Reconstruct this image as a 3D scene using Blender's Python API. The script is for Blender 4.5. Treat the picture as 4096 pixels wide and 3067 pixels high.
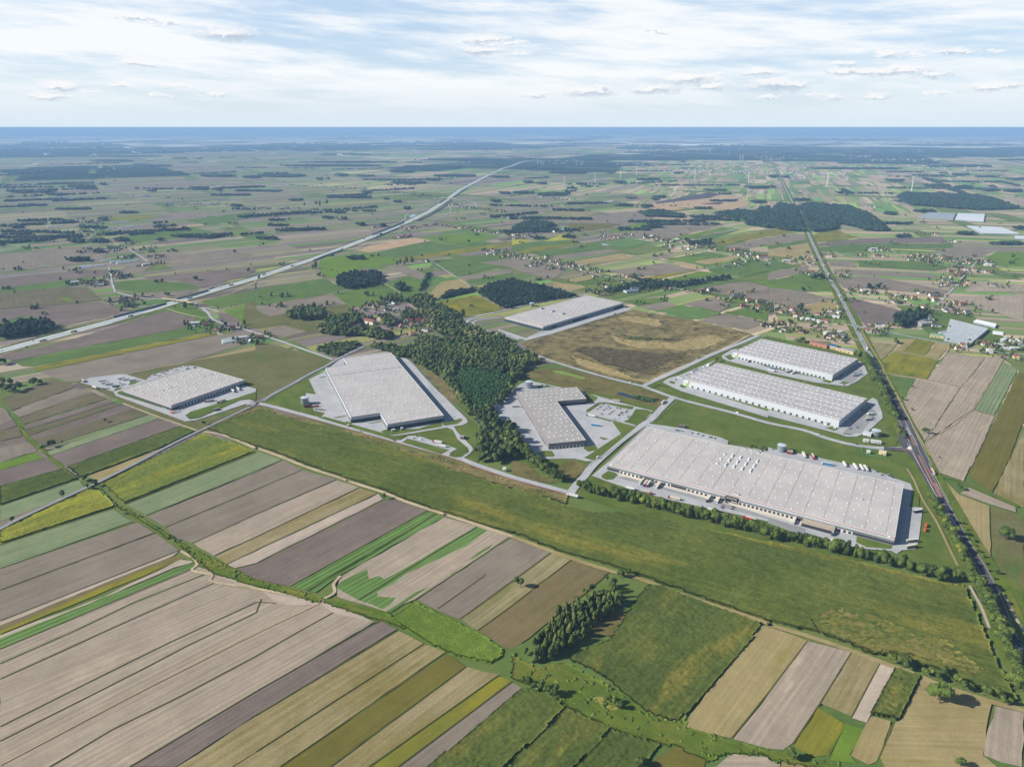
import bpy, bmesh, math, random
import numpy as np
from mathutils import Vector, Matrix
R = math.radians
random.seed(7); rng = np.random.default_rng(11)
for o in list(bpy.data.objects): bpy.data.objects.remove(o)
scn = bpy.context.scene
COL = scn.collection

# ------------------------------------------------------------- camera
CAM_H = 470.0; FPX = 2750.0; PITCH = R(20.42)
cd = bpy.data.cameras.new('camera'); cam = bpy.data.objects.new('camera', cd); COL.objects.link(cam)
cam.location = (0, 0, CAM_H); cam.rotation_euler = (R(90) - PITCH, 0, 0)
cd.sensor_width = 36; cd.lens = 36 * FPX / 4096; cd.clip_start = 5; cd.clip_end = 700000
scn.camera = cam
# ------------------------------------------------------------- sun and sky
SUN_EL = R(31); SUN_HEAD = R(7)          # shadows run towards +x, 7 degrees to +y
ld = bpy.data.lights.new('sun', 'SUN'); ld.energy = 5.0; ld.angle = R(0.53); ld.color = (1, .945, .86)
sun = bpy.data.objects.new('sun', ld); COL.objects.link(sun)
sd = Vector((math.cos(SUN_EL) * math.cos(SUN_HEAD), math.cos(SUN_EL) * math.sin(SUN_HEAD), -math.sin(SUN_EL)))
sun.rotation_euler = sd.to_track_quat('-Z', 'Y').to_euler(); sun.location = (-500, 0, 900)
scn.view_settings.view_transform = 'Standard'; scn.view_settings.look = 'None'
scn.view_settings.exposure = 0.55; scn.view_settings.gamma = 1
scn.cycles.max_bounces = 4; scn.cycles.diffuse_bounces = 2; scn.cycles.volume_bounces = 0
try: scn.cycles.use_denoising = True
except Exception: pass

def lin(h):
    h = h.lstrip('#'); c = [int(h[i:i + 2], 16) / 255 for i in (0, 2, 4)]
    return tuple(v / 12.92 if v <= .04045 else ((v + .055) / 1.055) ** 2.4 for v in c)

class NT:
    def __init__(s, tree): s.t = tree; s.n = tree.nodes; s.l = tree.links
    def add(s, typ, **kw):
        n = s.n.new(typ)
        for k, v in kw.items(): setattr(n, k, v)
        return n
    def put(s, sock, v):
        if isinstance(v, bpy.types.NodeSocket): s.l.new(v, sock)
        elif v is not None: sock.default_value = v
    def math(s, op, a, b=None, c=None, clamp=False):
        n = s.add('ShaderNodeMath', operation=op, use_clamp=clamp)
        s.put(n.inputs[0], a)
        if b is not None: s.put(n.inputs[1], b)
        if c is not None: s.put(n.inputs[2], c)
        return n.outputs[0]
    def vmath(s, op, a, b=None):
        n = s.add('ShaderNodeVectorMath', operation=op); s.put(n.inputs[0], a)
        if b is not None: s.put(n.inputs[1], b)
        return n.outputs['Value'] if op in ('DISTANCE', 'LENGTH', 'DOT_PRODUCT') else n.outputs[0]
    def mix(s, f, a, b, mode='MIX'):
        n = s.add('ShaderNodeMix', data_type='RGBA', blend_type=mode); n.clamp_factor = True
        s.put(n.inputs[0], f)
        for i, v in ((6, a), (7, b)):
            if isinstance(v, tuple) and len(v) == 3: v = (*v, 1)
            s.put(n.inputs[i], v)
        return n.outputs[2]
    def ramp(s, f, lo, hi):
        n = s.add('ShaderNodeMapRange'); n.interpolation_type = 'SMOOTHSTEP'
        s.put(n.inputs[0], f); n.inputs[1].default_value = lo; n.inputs[2].default_value = hi
        return n.outputs[0]
    def noise(s, vec, scale, detail=3, rough=.55, dim='3D'):
        n = s.add('ShaderNodeTexNoise', noise_dimensions=dim); s.put(n.inputs['Vector'], vec)
        n.inputs['Scale'].default_value = scale; n.inputs['Detail'].default_value = detail; n.inputs['Roughness'].default_value = rough
        return n.outputs['Fac']
    def comb(s, x, y, z=0.0):
        n = s.add('ShaderNodeCombineXYZ'); s.put(n.inputs[0], x); s.put(n.inputs[1], y); s.put(n.inputs[2], z)
        return n.outputs[0]
    def sep(s, v):
        n = s.add('ShaderNodeSeparateXYZ'); s.put(n.inputs[0], v); return n.outputs

# world: Nishita sky with thin streaked high cloud and small cumulus
w = bpy.data.worlds.new('World'); scn.world = w; w.use_nodes = True
N = NT(w.node_tree); N.n.clear()
out = N.add('ShaderNodeOutputWorld'); bg = N.add('ShaderNodeBackground')
sky = N.add('ShaderNodeTexSky', sky_type='NISHITA'); sky.sun_disc = False
sky.sun_elevation = SUN_EL; sky.sun_rotation = math.atan2(-math.cos(SUN_HEAD), -math.sin(SUN_HEAD)) % (2 * math.pi)
sky.altitude = 300; sky.air_density = 1.0; sky.dust_density = .6; sky.ozone_density = 1.5
d = N.add('ShaderNodeTexCoord').outputs['Generated']
dx, dy, dz = N.sep(d)
az = N.math('ARCTAN2', dx, dy)
rise = N.math('MAXIMUM', dz, 0.0)
# tilted streaks
stv = N.comb(N.math('ADD', N.math('MULTIPLY', az, 3.0), N.math('MULTIPLY', dz, 6.0)), N.math('MULTIPLY', dz, 24.0), N.math('MULTIPLY', dy, .5))
n1 = N.noise(stv, 1.15, 6, .62)
stv2 = N.comb(N.math('MULTIPLY', az, 9.0), N.math('ADD', N.math('MULTIPLY', dz, 95.0), N.math('MULTIPLY', az, 12.0)), 3.0)
n2 = N.noise(stv2, .8, 5, .6)
cov = N.math('ADD', n1, N.math('MULTIPLY', N.math('SUBTRACT', n2, .5), .35))
cir = N.ramp(cov, .355, .63)
skyc = N.mix(1.0, sky.outputs[0], (0.085, 0.085, 0.085), 'MULTIPLY')
blue = N.mix(N.ramp(dz, .0, .14), (.49, .58, .67), (.39, .51, .66))
skyc = N.mix(.75, skyc, blue)
white = N.mix(N.ramp(dz, .01, .07), (.54, .595, .64), (.655, .675, .69))
c1 = N.mix(N.math('MULTIPLY', cir, .95), skyc, white)
c1 = N.mix(N.ramp(dz, .035, .0), c1, (.50, .575, .64))
# cumulus: (px in the sky strip, y, half width, tint)
CU = [(537,69,62),(560,66,40),(671,90,55),(917,137,125),(870,140,60),(541,250,66),(590,256,45),(231,343,78),(357,363,34),(704,341,44),(1926,157,92),(1990,150,50),(1917,203,98),(1960,200,60),(2060,172,50),(2080,215,40),
 (630,378,38),(861,377,42),(1167,308,22),(1125,324,24),(2641,128,52),(2600,118,40),(3557,216,66),(3668,218,34),(3807,204,56),(3870,206,40),(3381,250,44),(3372,282,80),(3440,285,60),(3540,284,80),(3600,276,80),(3668,272,40),(3733,297,60),(3039,287,72),(2752,315,105),(2860,300,40),(2844,347,80),(3113,338,130),(3180,335,70),
 (2613,356,105),(3261,375,28),(2354,366,115),(2400,345,38),(3965,347,84),(3990,350,40),(3344,387,48),(3076,387,44),(2131,378,68),(3490,385,60),(3760,372,45),(200,385,60),(480,340,45),(3990,203,30),(2430,152,20),(2300,132,30)]
def sky_dir(px_, py_):
    x = (px_ - 2048) / FPX; y = (1533.5 - py_) / FPX
    v = Vector((x, math.cos(PITCH) + y * math.sin(PITCH), -math.sin(PITCH) + y * math.cos(PITCH))).normalized()
    return math.atan2(v.x, v.y), v.z
wob = N.add('ShaderNodeTexNoise'); N.put(wob.inputs['Vector'], N.comb(az, N.math('MULTIPLY', dz, 2.2), 0.0))
wob.inputs['Scale'].default_value = 70; wob.inputs['Detail'].default_value = 4; wob.inputs['Roughness'].default_value = .62
wv = N.vmath('MULTIPLY', N.vmath('SUBTRACT', wob.outputs['Color'], (.5, .5, .5)), (.075, .06, 0))
P = N.vmath('ADD', N.comb(az, N.math('MULTIPLY', dz, 4.5), 0.0), wv)
P2 = N.vmath('ADD', P, (-.004, .016, 0))
def field(Pv):
    acc = None
    for (x, y, hw) in CU:
        a, e = sky_dir(x, y); ww = hw / FPX
        dd = N.math('MULTIPLY', N.vmath('DISTANCE', Pv, (a, e * 4.5, 0)), 1 / ww)
        acc = dd if acc is None else N.math('MINIMUM', acc, dd)
    return acc
F1 = field(P); F2 = field(P2)
m = N.ramp(F1, 1.10, .30)
lit = N.ramp(N.math('SUBTRACT', F2, F1), -.12, .28)
cuc = N.mix(lit, (.36, .42, .50), (.66, .66, .67))
c2 = N.mix(N.math('MULTIPLY', m, .85), c1, cuc)
zen = N.mix(1.0, sky.outputs[0], (.06, .06, .06), 'MULTIPLY')
c3 = N.mix(N.ramp(dz, .15, .30), c2, zen)
N.put(bg.inputs[0], c3); bg.inputs[1].default_value = 1.0
N.l.new(bg.outputs[0], out.inputs[0])

# ------------------------------------------------------------- survey: photo pixel -> place on the ground
CR = {'a':(0,400),'b':(1024,400),'c':(2048,400),'d':(3072,400),'e':(0,1100),'f':(1024,1100),'g':(2048,1100),'h':(3072,1100),
      'i':(0,1700),'j':(1024,1700),'k':(2048,1700),'l':(3072,1700),'m':(0,2300),'n':(1024,2300),'o':(2048,2300),'p':(3072,2300)}
def drop(x, y): return 0.0 * np.hypot(x, y)      # level plain
def px(x, y, z=0.0):
    u = (x - 2048) / FPX; v = -(y - 1533.5) / FPX
    dxx, dyy, dzz = u, math.cos(PITCH) + v * math.sin(PITCH), -math.sin(PITCH) + v * math.cos(PITCH)
    zz = z
    for _ in range(4):
        t = (CAM_H - zz) / max(-dzz, .003)
        zz = z + float(drop(dxx * t, dyy * t))
    return (dxx * t, dyy * t)
CR['q'] = (2340, 1590, 11.04)
def at(c, u, v, z=0.0):
    sc = CR[c][2] if len(CR[c]) > 2 else 2.159
    return px(CR[c][0] + u / sc, CR[c][1] + v / sc, z)
def pts(s, z=0.0):
    res = []; c = None
    for tok in s.split():
        if tok.isalpha(): c = tok
        else:
            q = tok.split(','); res.append(at(c, float(q[0]), float(q[1]), z))
    return res
def items(s):
    res = []; c = None
    for tok in s.split():
        if len(tok) == 1 and tok.isalpha(): c = tok
        else:
            q = tok.split(','); res.append((at(c, float(q[0]), float(q[1])), q[2:]))
    return res
def screen_x(x, y): return x / (y * math.cos(PITCH) + CAM_H * math.sin(PITCH))

# ------------------------------------------------------------- mesh helpers
def link(o, parent=None):
    COL.objects.link(o)
    if parent is not None: o.parent = parent
    return o
def tag(o, label=None, cat=None, group=None, kind=None):
    for k, v in (('label', label), ('category', cat), ('group', group), ('kind', kind)):
        if v: o[k] = v
    return o
class MB:
    def __init__(s): s.v = []; s.f = []; s.mi = []
    def quad(s, a, b, c, d, m=0):
        i = len(s.v); s.v += [a, b, c, d]; s.f.append((i, i + 1, i + 2, i + 3)); s.mi.append(m)
    def box(s, x0, x1, y0, y1, z0, z1, m=0, bottom=False):
        i = len(s.v)
        s.v += [(x0,y0,z0),(x1,y0,z0),(x1,y1,z0),(x0,y1,z0),(x0,y0,z1),(x1,y0,z1),(x1,y1,z1),(x0,y1,z1)]
        fs = [(4,5,6,7),(0,1,5,4),(1,2,6,5),(2,3,7,6),(3,0,4,7)] + ([(3,2,1,0)] if bottom else [])
        for f in fs: s.f.append(tuple(i + k for k in f)); s.mi.append(m)
        return s
    def prism(s, poly, z0, z1, m=0, cap=True):
        n = len(poly); i = len(s.v)
        s.v += [(x, y, z0) for x, y in poly] + [(x, y, z1) for x, y in poly]
        for k in range(n):
            j = (k + 1) % n; s.f.append((i + k, i + j, i + n + j, i + n + k)); s.mi.append(m)
        if cap: s.f.append(tuple(i + n + k for k in range(n))); s.mi.append(m)
        return s
    def cyl(s, x, y, z0, z1, r0, r1=None, n=10, m=0, axis='z', cap=True):
        r1 = r0 if r1 is None else r1; i = len(s.v)
        for (z, r) in ((z0, r0), (z1, r1)):
            for k in range(n):
                a = 2 * math.pi * k / n; p, q = r * math.cos(a), r * math.sin(a)
                s.v.append((x + p, y + q, z) if axis == 'z' else ((x + p, z, y + q) if axis == 'y' else (z, x + p, y + q)))
        for k in range(n):
            j = (k + 1) % n; s.f.append((i + k, i + j, i + n + j, i + n + k)); s.mi.append(m)
        if cap:
            s.f.append(tuple(i + n + k for k in range(n))); s.mi.append(m)
            s.f.append(tuple(i + n - 1 - k for k in range(n))); s.mi.append(m)
        return s
    def mesh(s, name, mats):
        me = bpy.data.meshes.new(name); me.from_pydata(s.v, [], s.f)
        for mt in (mats if isinstance(mats, (list, tuple)) else [mats]): me.materials.append(mt)
        me.polygons.foreach_set('material_index', s.mi); me.update()
        bm = bmesh.new(); bm.from_mesh(me); bmesh.ops.recalc_face_normals(bm, faces=bm.faces); bm.to_mesh(me); bm.free()
        return me
    def build(s, name, mats, parent=None):
        return link(bpy.data.objects.new(name, s.mesh(name, mats)), parent)
def empty(name, loc, rz=0.0):
    o = bpy.data.objects.new(name, None); o.location = loc; o.rotation_euler = (0, 0, rz); o.empty_display_size = 1
    return link(o)
def np_mesh(name, V, T, mat, tint=None, smooth=False):
    me = bpy.data.meshes.new(name); k = T.shape[1]
    me.vertices.add(len(V)); me.vertices.foreach_set('co', V.astype(np.float32).ravel())
    me.loops.add(T.size); me.loops.foreach_set('vertex_index', T.astype(np.int32).ravel())
    me.polygons.add(len(T)); me.polygons.foreach_set('loop_start', np.arange(0, T.size, k, dtype=np.int32))
    me.polygons.foreach_set('loop_total', np.full(len(T), k, dtype=np.int32))
    if smooth: me.polygons.foreach_set('use_smooth', np.ones(len(T), dtype=bool))
    me.update(calc_edges=True); me.validate()
    if tint is not None:
        a = me.color_attributes.new('tint', 'FLOAT_COLOR', 'POINT')
        c = np.ones((len(V), 4), dtype=np.float32); c[:, :3] = tint; a.data.foreach_set('color', c.ravel())
    if mat: me.materials.append(mat)
    return me
def inside(P_, poly):
    x, y = P_[:, 0], P_[:, 1]; r = np.zeros(len(P_), bool); n = len(poly)
    for i in range(n):
        x0, y0 = poly[i]; x1, y1 = poly[i - 1]
        c = ((y0 > y) != (y1 > y)) & (x < (x1 - x0) * (y - y0) / ((y1 - y0) + 1e-9) + x0); r ^= c
    return r
ONES = ['', 'first', 'second', 'third', 'fourth', 'fifth', 'sixth', 'seventh', 'eighth', 'ninth', 'tenth', 'eleventh', 'twelfth', 'thirteenth',
        'fourteenth', 'fifteenth', 'sixteenth', 'seventeenth', 'eighteenth', 'nineteenth']
TENS = {2: ('twentieth', 'twenty'), 3: ('thirtieth', 'thirty'), 4: ('fortieth', 'forty'), 5: ('fiftieth', 'fifty'), 6: ('sixtieth', 'sixty'), 7: ('seventieth', 'seventy'), 8: ('eightieth', 'eighty'), 9: ('ninetieth', 'ninety')}
def ordw(n):
    if n < 20: return ONES[n]
    t = TENS[n // 10]
    return t[0] if n % 10 == 0 else t[1] + '-' + ONES[n % 10]
REG = {}
def reg(o, desc, place, cat, group=None):
    """labels are finished once all look-alikes of a place are known"""
    REG.setdefault((desc, place), []).append(o); tag(o, None, cat, group)
def finish_labels():
    for (desc, place), L in REG.items():
        L.sort(key=lambda o: screen_x(o.location.x, o.location.y))
        for i, o in enumerate(L):
            if len(L) == 1: o['label'] = f'{desc} {place}'
            elif i == 0: o['label'] = f'leftmost {desc} {place}'
            elif i == len(L) - 1: o['label'] = f'rightmost {desc} {place}'
            else: o['label'] = f'{ordw(i + 1)} {desc} from the left {place}'
def copy_tree(o, parent=None):
    c = o.copy(); COL.objects.link(c); c.parent = parent
    for ch in list(o.children): copy_tree(ch, c)
    return c

# ------------------------------------------------------------- materials
def mat_new(name):
    mt = bpy.data.materials.new(name); mt.use_nodes = True; N_ = NT(mt.node_tree)
    b = N_.n['Principled BSDF']; b.inputs['Roughness'].default_value = .9; b.inputs['Specular IOR Level'].default_value = .15
    return mt, N_, b
MC = {}
def plain(hexc, rough=.6, var=.0, metal=0.0, spec=.3, scale=.3):
    key = (hexc, rough, var, metal, spec, scale)
    if key in MC: return MC[key]
    mt, N_, b = mat_new('paint_' + hexc.strip('#')); c = lin(hexc)
    if var:
        co = N_.add('ShaderNodeTexCoord').outputs['Object']; n = N_.noise(co, scale, 4, .6)
        N_.put(b.inputs['Base Color'], N_.mix(N_.ramp(n, .3, .7), tuple(v * (1 - var) for v in c), tuple(min(1, v * (1 + var)) for v in c)))
    else: b.inputs['Base Color'].default_value = (*c, 1)
    b.inputs['Roughness'].default_value = rough; b.inputs['Metallic'].default_value = metal; b.inputs['Specular IOR Level'].default_value = spec
    MC[key] = mt; return mt
def wl(h):
    c = lin(h)
    if max(c) - min(c) < .16 * max(c): return c
    return (c[0] * 1.10, c[1] * .93, c[2] * .84) if c[1] > c[0] * .98 else (c[0] * 1.0, c[1] * .985, c[2] * .95)
def field_mat(name, c1, c2, c3=None, a3=.35, row=0.0, rowc=.25, streak=.5, grain=.18, blotch=90.0, patch=(.012, .035)):
    """farm ground: two soil or crop tones in streaks along the furrows, blotches, a third tone in patches, crop rows"""
    mt, N_, b = mat_new(name); uv = N_.add('ShaderNodeUVMap').outputs[0]
    u, v, _ = N_.sep(uv)
    st = N_.noise(N_.comb(N_.math('MULTIPLY', u, .006), N_.math('MULTIPLY', v, .22)), 1.0, 4, .65)
    st2 = N_.noise(N_.comb(N_.math('MULTIPLY', u, .03), N_.math('MULTIPLY', v, .9)), 1.0, 2, .6)
    bl = N_.noise(uv, 1 / blotch, 5, .6)
    f = N_.math('ADD', N_.math('MULTIPLY', st, streak), N_.math('MULTIPLY', bl, 1 - streak))
    c = N_.mix(N_.ramp(f, .36, .64), wl(c1), wl(c2))
    if c3:
        pb = N_.noise(N_.comb(N_.math('MULTIPLY', u, patch[0]), N_.math('MULTIPLY', v, patch[1]), 4.0), 1.0, 5, .65)
        c = N_.mix(N_.ramp(pb, 1 - a3 - .12, 1 - a3 + .08), c, wl(c3))
    g = N_.noise(uv, .55, 3, .7)
    gg = N_.math('ADD', N_.math('MULTIPLY', N_.math('SUBTRACT', g, .5), grain * 3.2), N_.math('MULTIPLY', N_.math('SUBTRACT', st2, .5), 0.5 * streak))
    if row:
        wv_ = N_.math('SINE', N_.math('MULTIPLY', v, 2 * math.pi / row))
        wn = N_.noise(N_.comb(N_.math('MULTIPLY', u, .01), N_.math('MULTIPLY', v, .08), 9.0), 1.0, 3, .6)
        gg = N_.math('ADD', gg, N_.math('MULTIPLY', N_.math('MULTIPLY', wv_, N_.ramp(wn, .3, .65)), rowc))
    damp = N_.noise(uv, .021, 6, .68)
    mid = N_.noise(uv, .11, 3, .6)
    br = N_.math('ADD', gg, N_.math('ADD', .70 - .5 * (grain + .08), N_.math('ADD', N_.math('MULTIPLY', damp, .60), N_.math('MULTIPLY', mid, grain + .08))))
    c = N_.mix(1.0, c, N_.comb(br, br, br), 'MULTIPLY')
    N_.put(b.inputs['Base Color'], c); b.inputs['Roughness'].default_value = 1.0; b.inputs['Specular IOR Level'].default_value = .0
    return mt
FM = {
 'plow':  field_mat('dark_ploughed_soil', '#6a605a', '#796e67', '#867b6f', .3, row=5, rowc=.10),
 'soil':  field_mat('harrowed_soil', '#776f64', '#867d70', '#827a5e', .25, row=0, grain=.12),
 'sand':  field_mat('dry_sandy_soil', '#8f8577', '#a39686', '#b8a892', .3, row=6, rowc=.09, streak=.6),
 'pale':  field_mat('pale_dry_soil', '#a1958a', '#b1a495', '#c0b29c', .3, row=0, streak=.6),
 'stub':  field_mat('stubble', '#7c7754', '#938a69', '#6a7340', .35, row=7, rowc=.10, streak=.65),
 'dstub': field_mat('dull_stubble', '#605d46', '#706954', '#56603c', .35, streak=.6),
 'weed':  field_mat('weedy_stubble', '#757449', '#968b6c', '#5e6c38', .3, streak=.55, grain=.3),
 'grass': field_mat('meadow_grass', '#4f6f33', '#5e7a3b', '#6f803f', .3, streak=.3),
 'mead':  field_mat('rough_meadow', '#5a6438', '#6c6a48', '#4f6c33', .35, streak=.3, grain=.3),
 'lawn':  field_mat('mown_grass', '#4e662d', '#5b7035', '#6a743e', .35, streak=.15, blotch=40),
 'bright':field_mat('bright_green_crop', '#56782a', '#638432', '#748a3a', .3, streak=.4),
 'crop':  field_mat('cabbage_rows', '#677f5f', '#798d6e', '#8d987c', .22, row=6, rowc=.22, streak=.6),
 'leek':  field_mat('green_vegetable_rows', '#52763f', '#60834b', '#728c5c', .2, row=6.5, rowc=.32, streak=.5),
 'green': field_mat('dark_green_crop', '#4d6b38', '#5b7740', '#6c8040', .3, streak=.5),
 'olive': field_mat('olive_pasture', '#5c602f', '#686a34', '#746b3e', .3, streak=.6),
 'brown': field_mat('brown_weedy_soil', '#6b6440', '#776a50', '#5f6b30', .3, streak=.6),
 'yellow':field_mat('yellow_mustard', '#687130', '#80842f', '#56682e', .4, streak=.4),
 'mustard':field_mat('bright_mustard', '#8f9c33', '#9ca538', None, streak=.4),
 'past':  field_mat('dry_pasture', '#8c8058', '#9c8f68', '#7f8042', .3, row=5, rowc=.06, streak=.45),
 'waste': field_mat('waste_ground', '#676040', '#867b54', '#484130', .40, streak=.12, grain=.6, blotch=26, patch=(.022, .03)),
 'waste2': field_mat('dry_grass_waste', '#5f6236', '#726b44', '#4c5230', .38, streak=.12, grain=.5, blotch=26, patch=(.03, .04)),
 'orange':field_mat('orange_sand', '#a38d70', '#b59c7c', None, streak=.4),
 'quarry':field_mat('quarry_slope', '#4a464c', '#5c5550', '#7c6c50', .25, streak=.5, grain=.4),
 'verge': field_mat('rank_verge_grass', '#4c6628', '#5c712e', '#6d7536', .4, streak=.2, grain=.35, blotch=25),
}
UVN = 'UVMap'
_lz = [0.05]
def sheet(name, poly, mat, ang=None, z=None, kind='structure', step=.0025):
    """a thin ground sheet; its UVs are metres along and across the furrows"""
    if z is None:
        _lz[0] += step; z = _lz[0]; jp = []
        for i in range(len(poly)):
            a, b = Vector(poly[i]), Vector(poly[(i + 1) % len(poly)]); Ln = (b - a).length; m_ = max(1, min(40, int(Ln / 14)))
            q_ = .9 if a.y < 1500 else 2.0
            for j in range(m_): p = a.lerp(b, j / m_); jp.append((p.x + random.uniform(-q_, q_), p.y + random.uniform(-q_, q_)) if j else (p.x, p.y))
        if ang is None:
            P0 = np.array(poly); e = np.roll(P0, -1, 0) - P0; k = int(np.argmax(np.hypot(e[:, 0], e[:, 1]))); ang = math.atan2(e[k, 1], e[k, 0])
        poly = jp
    P_ = np.array(poly)
    if ang is None:
        e = np.roll(P_, -1, 0) - P_; k = int(np.argmax(np.hypot(e[:, 0], e[:, 1]))); ang = math.atan2(e[k, 1], e[k, 0])
    bm = bmesh.new(); dr = drop(P_[:, 0], P_[:, 1])
    vs = [bm.verts.new((p[0], p[1], z + dd)) for p, dd in zip(P_, dr)]
    f = bm.faces.new(vs); bm.normal_update()
    if f.normal.z < 0: f.normal_flip()
    bmesh.ops.triangulate(bm, faces=bm.faces)
    uvl = bm.loops.layers.uv.new(UVN); ca, sa = math.cos(ang), math.sin(ang)
    for fc in bm.faces:
        for lp in fc.loops:
            x, y = lp.vert.co.x, lp.vert.co.y; lp[uvl].uv = (x * ca + y * sa, -x * sa + y * ca)
    me = bpy.data.meshes.new(name); bm.to_mesh(me); bm.free(); me.materials.append(mat)
    o = link(bpy.data.objects.new(name, me)); o['kind'] = kind
    return o
def offset_line(L, d0, d1):
    P_ = [Vector(p).to_2d() for p in L]; A, B = [], []
    for i, p in enumerate(P_):
        t = (P_[min(i + 1, len(P_) - 1)] - P_[max(i - 1, 0)]).normalized(); n = Vector((-t.y, t.x))
        A.append(p + n * d0); B.append(p + n * d1)
    return A, B
def smooth_line(L, k=3):
    P_ = [Vector(p).to_2d() for p in L]; res = []
    for i in range(len(P_) - 1):
        p0 = P_[max(i - 1, 0)]; p1 = P_[i]; p2 = P_[i + 1]; p3 = P_[min(i + 2, len(P_) - 1)]
        for j in range(k):
            t = j / k
            res.append(.5 * ((2 * p1) + (p2 - p0) * t + (2 * p0 - 5 * p1 + 4 * p2 - p3) * t * t + (3 * p1 - p0 - 3 * p2 + p3) * t ** 3))
    res.append(P_[-1]); return res
def ribbon(name, L, d0, d1, mat, z, kind='structure', parent=None):
    A, B = offset_line(L, d0, d1); mb = MB()
    for i in range(len(A) - 1):
        q = [A[i], A[i + 1], B[i + 1], B[i]]
        mb.quad(*[(p.x, p.y, z + float(drop(p.x, p.y))) for p in q])
    o = mb.build(name, mat, parent)
    me = o.data; uvl = me.uv_layers.new(name=UVN)
    for lp in me.loops:
        c = me.vertices[lp.vertex_index].co; uvl.data[lp.index].uv = (c.x, c.y)
    if parent is None and kind: o['kind'] = kind
    return o
def dash_line(L, off, dash, gap, wd, mat, name, z):
    P_ = [Vector(p).to_2d() for p in offset_line(L, off, off)[0]]; mb = MB(); s = 0; nxt = 0; n = 0
    for i in range(len(P_) - 1):
        a, b = P_[i], P_[i + 1]; Ln = (b - a).length
        if Ln < 1e-6: continue
        t = (b - a) / Ln; nn = Vector((-t.y, t.x)) * wd / 2
        while nxt < s + Ln:
            q = a + t * (nxt - s); r = q + t * dash
            mb.quad((q.x - nn.x, q.y - nn.y, z), (r.x - nn.x, r.y - nn.y, z), (r.x + nn.x, r.y + nn.y, z), (q.x + nn.x, q.y + nn.y, z)); nxt += dash + gap; n += 1
            if n > 600: break
        s += Ln
    if mb.f:
        o = mb.build(name, mat); o['kind'] = 'structure'
def paving(name, c1, c2, c3=None):
    return field_mat(name, c1, c2, c3, .25, streak=.15, grain=.06, blotch=30)
PAV = paving('concrete_block_paving', '#a2a4a6', '#acadae', '#b7b6b3')
PAVD = paving('grey_parking_paving', '#868789', '#919190')
PAVL = paving('pale_dock_paving', '#c2bbae', '#ccc5b9')
ASPH = paving('worn_asphalt', '#888a8c', '#929394')
ASPD = paving('dark_asphalt', '#4c5058', '#565960', '#62646a')
MWY = paving('motorway_concrete', '#b4babf', '#bec3c6')
DIRT = field_mat('dirt_track', '#a79a80', '#b8aa8e', '#8f8a68', .3, streak=.2, grain=.25, blotch=20)
REDP = plain('#93685c', .9, .08)
LINE = plain('#d6d6d2', .8)
# ============================================================= THE GROUND
def ground_mat():
    mt, N_, b = mat_new('ground_cover')
    pos = N_.add('ShaderNodeNewGeometry').outputs['Position']
    flat = N_.vmath('MULTIPLY', pos, (1, 1, 0))
    r = N_.vmath('LENGTH', flat)
    px_, py_, _ = N_.sep(flat)
    n = N_.noise(flat, .004, 6, .6); g = N_.noise(flat, .35, 3, .7)
    c = N_.mix(N_.ramp(n, .35, .65), lin('#566b34'), lin('#6c7640'))
    far = N_.noise(N_.comb(N_.math('MULTIPLY', px_, .00035), N_.math('MULTIPLY', py_, .0004)), 1.0, 8, .70)
    fc = N_.mix(N_.ramp(far, .46, .50), lin('#1a2b22'), lin('#d2ceb6'))
    c = N_.mix(N_.ramp(r, 9000, 14000), c, fc)
    gg = N_.math('ADD', N_.math('MULTIPLY', N_.math('SUBTRACT', g, .5), .7), 1.0)
    c = N_.mix(1.0, c, N_.comb(gg, gg, gg), 'MULTIPLY')
    N_.put(b.inputs['Base Color'], c); b.inputs['Specular IOR Level'].default_value = 0; b.inputs['Roughness'].default_value = 1
    return mt
rad = [1, 200, 500, 1000, 2000, 3000, 4500, 6000, 7000] + [7000 * 1.12 ** k for k in range(1, 34)]
rad = [q for q in rad if q < 280000] + [300000.0]
nA = 128; V = []
for q in rad:
    for k in range(nA):
        a = 2 * math.pi * k / nA; x, y = q * math.sin(a), q * math.cos(a); V.append((x, y, -.6 + float(drop(x, y))))
V = np.array(V); T = []
for i in range(len(rad) - 1):
    for k in range(nA):
        j = (k + 1) % nA; T.append((i * nA + k, i * nA + j, (i + 1) * nA + j, (i + 1) * nA + k))
T = np.array(T)[:, ::-1]
g_o = link(bpy.data.objects.new('ground', np_mesh('ground', V, T, ground_mat()))); g_o['kind'] = 'structure'

# patchwork of distant strip fields (one sheet)
def farmland_mat():
    mt, N_, b = mat_new('strip_fields'); a = N_.add('ShaderNodeVertexColor'); a.layer_name = 'tint'
    u, v, _ = N_.sep(N_.add('ShaderNodeUVMap').outputs[0])
    st = N_.noise(N_.comb(N_.math('MULTIPLY', u, .004), N_.math('MULTIPLY', v, .09)), 1.0, 4, .6)
    bl = N_.noise(N_.comb(u, v), .012, 4, .6)
    gg = N_.math('ADD', N_.math('ADD', N_.math('MULTIPLY', N_.math('SUBTRACT', st, .5), .55), N_.math('MULTIPLY', N_.math('SUBTRACT', bl, .5), .35)), 1.0)
    N_.put(b.inputs['Base Color'], N_.mix(1.0, a.outputs[0], N_.comb(gg, gg, gg), 'MULTIPLY'))
    b.inputs['Specular IOR Level'].default_value = 0; b.inputs['Roughness'].default_value = 1; return mt
PAL_L = [('#7e7b5e', 3), ('#8d8272', 3.6), ('#707a52', 2.2), ('#647c44', 1.9), ('#7f7470', 3.0), ('#a09480', 1.6), ('#5a783e', 1.5), ('#8a8c58', 1.5), ('#685e58', 1.0), ('#72964c', .8)]
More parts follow.
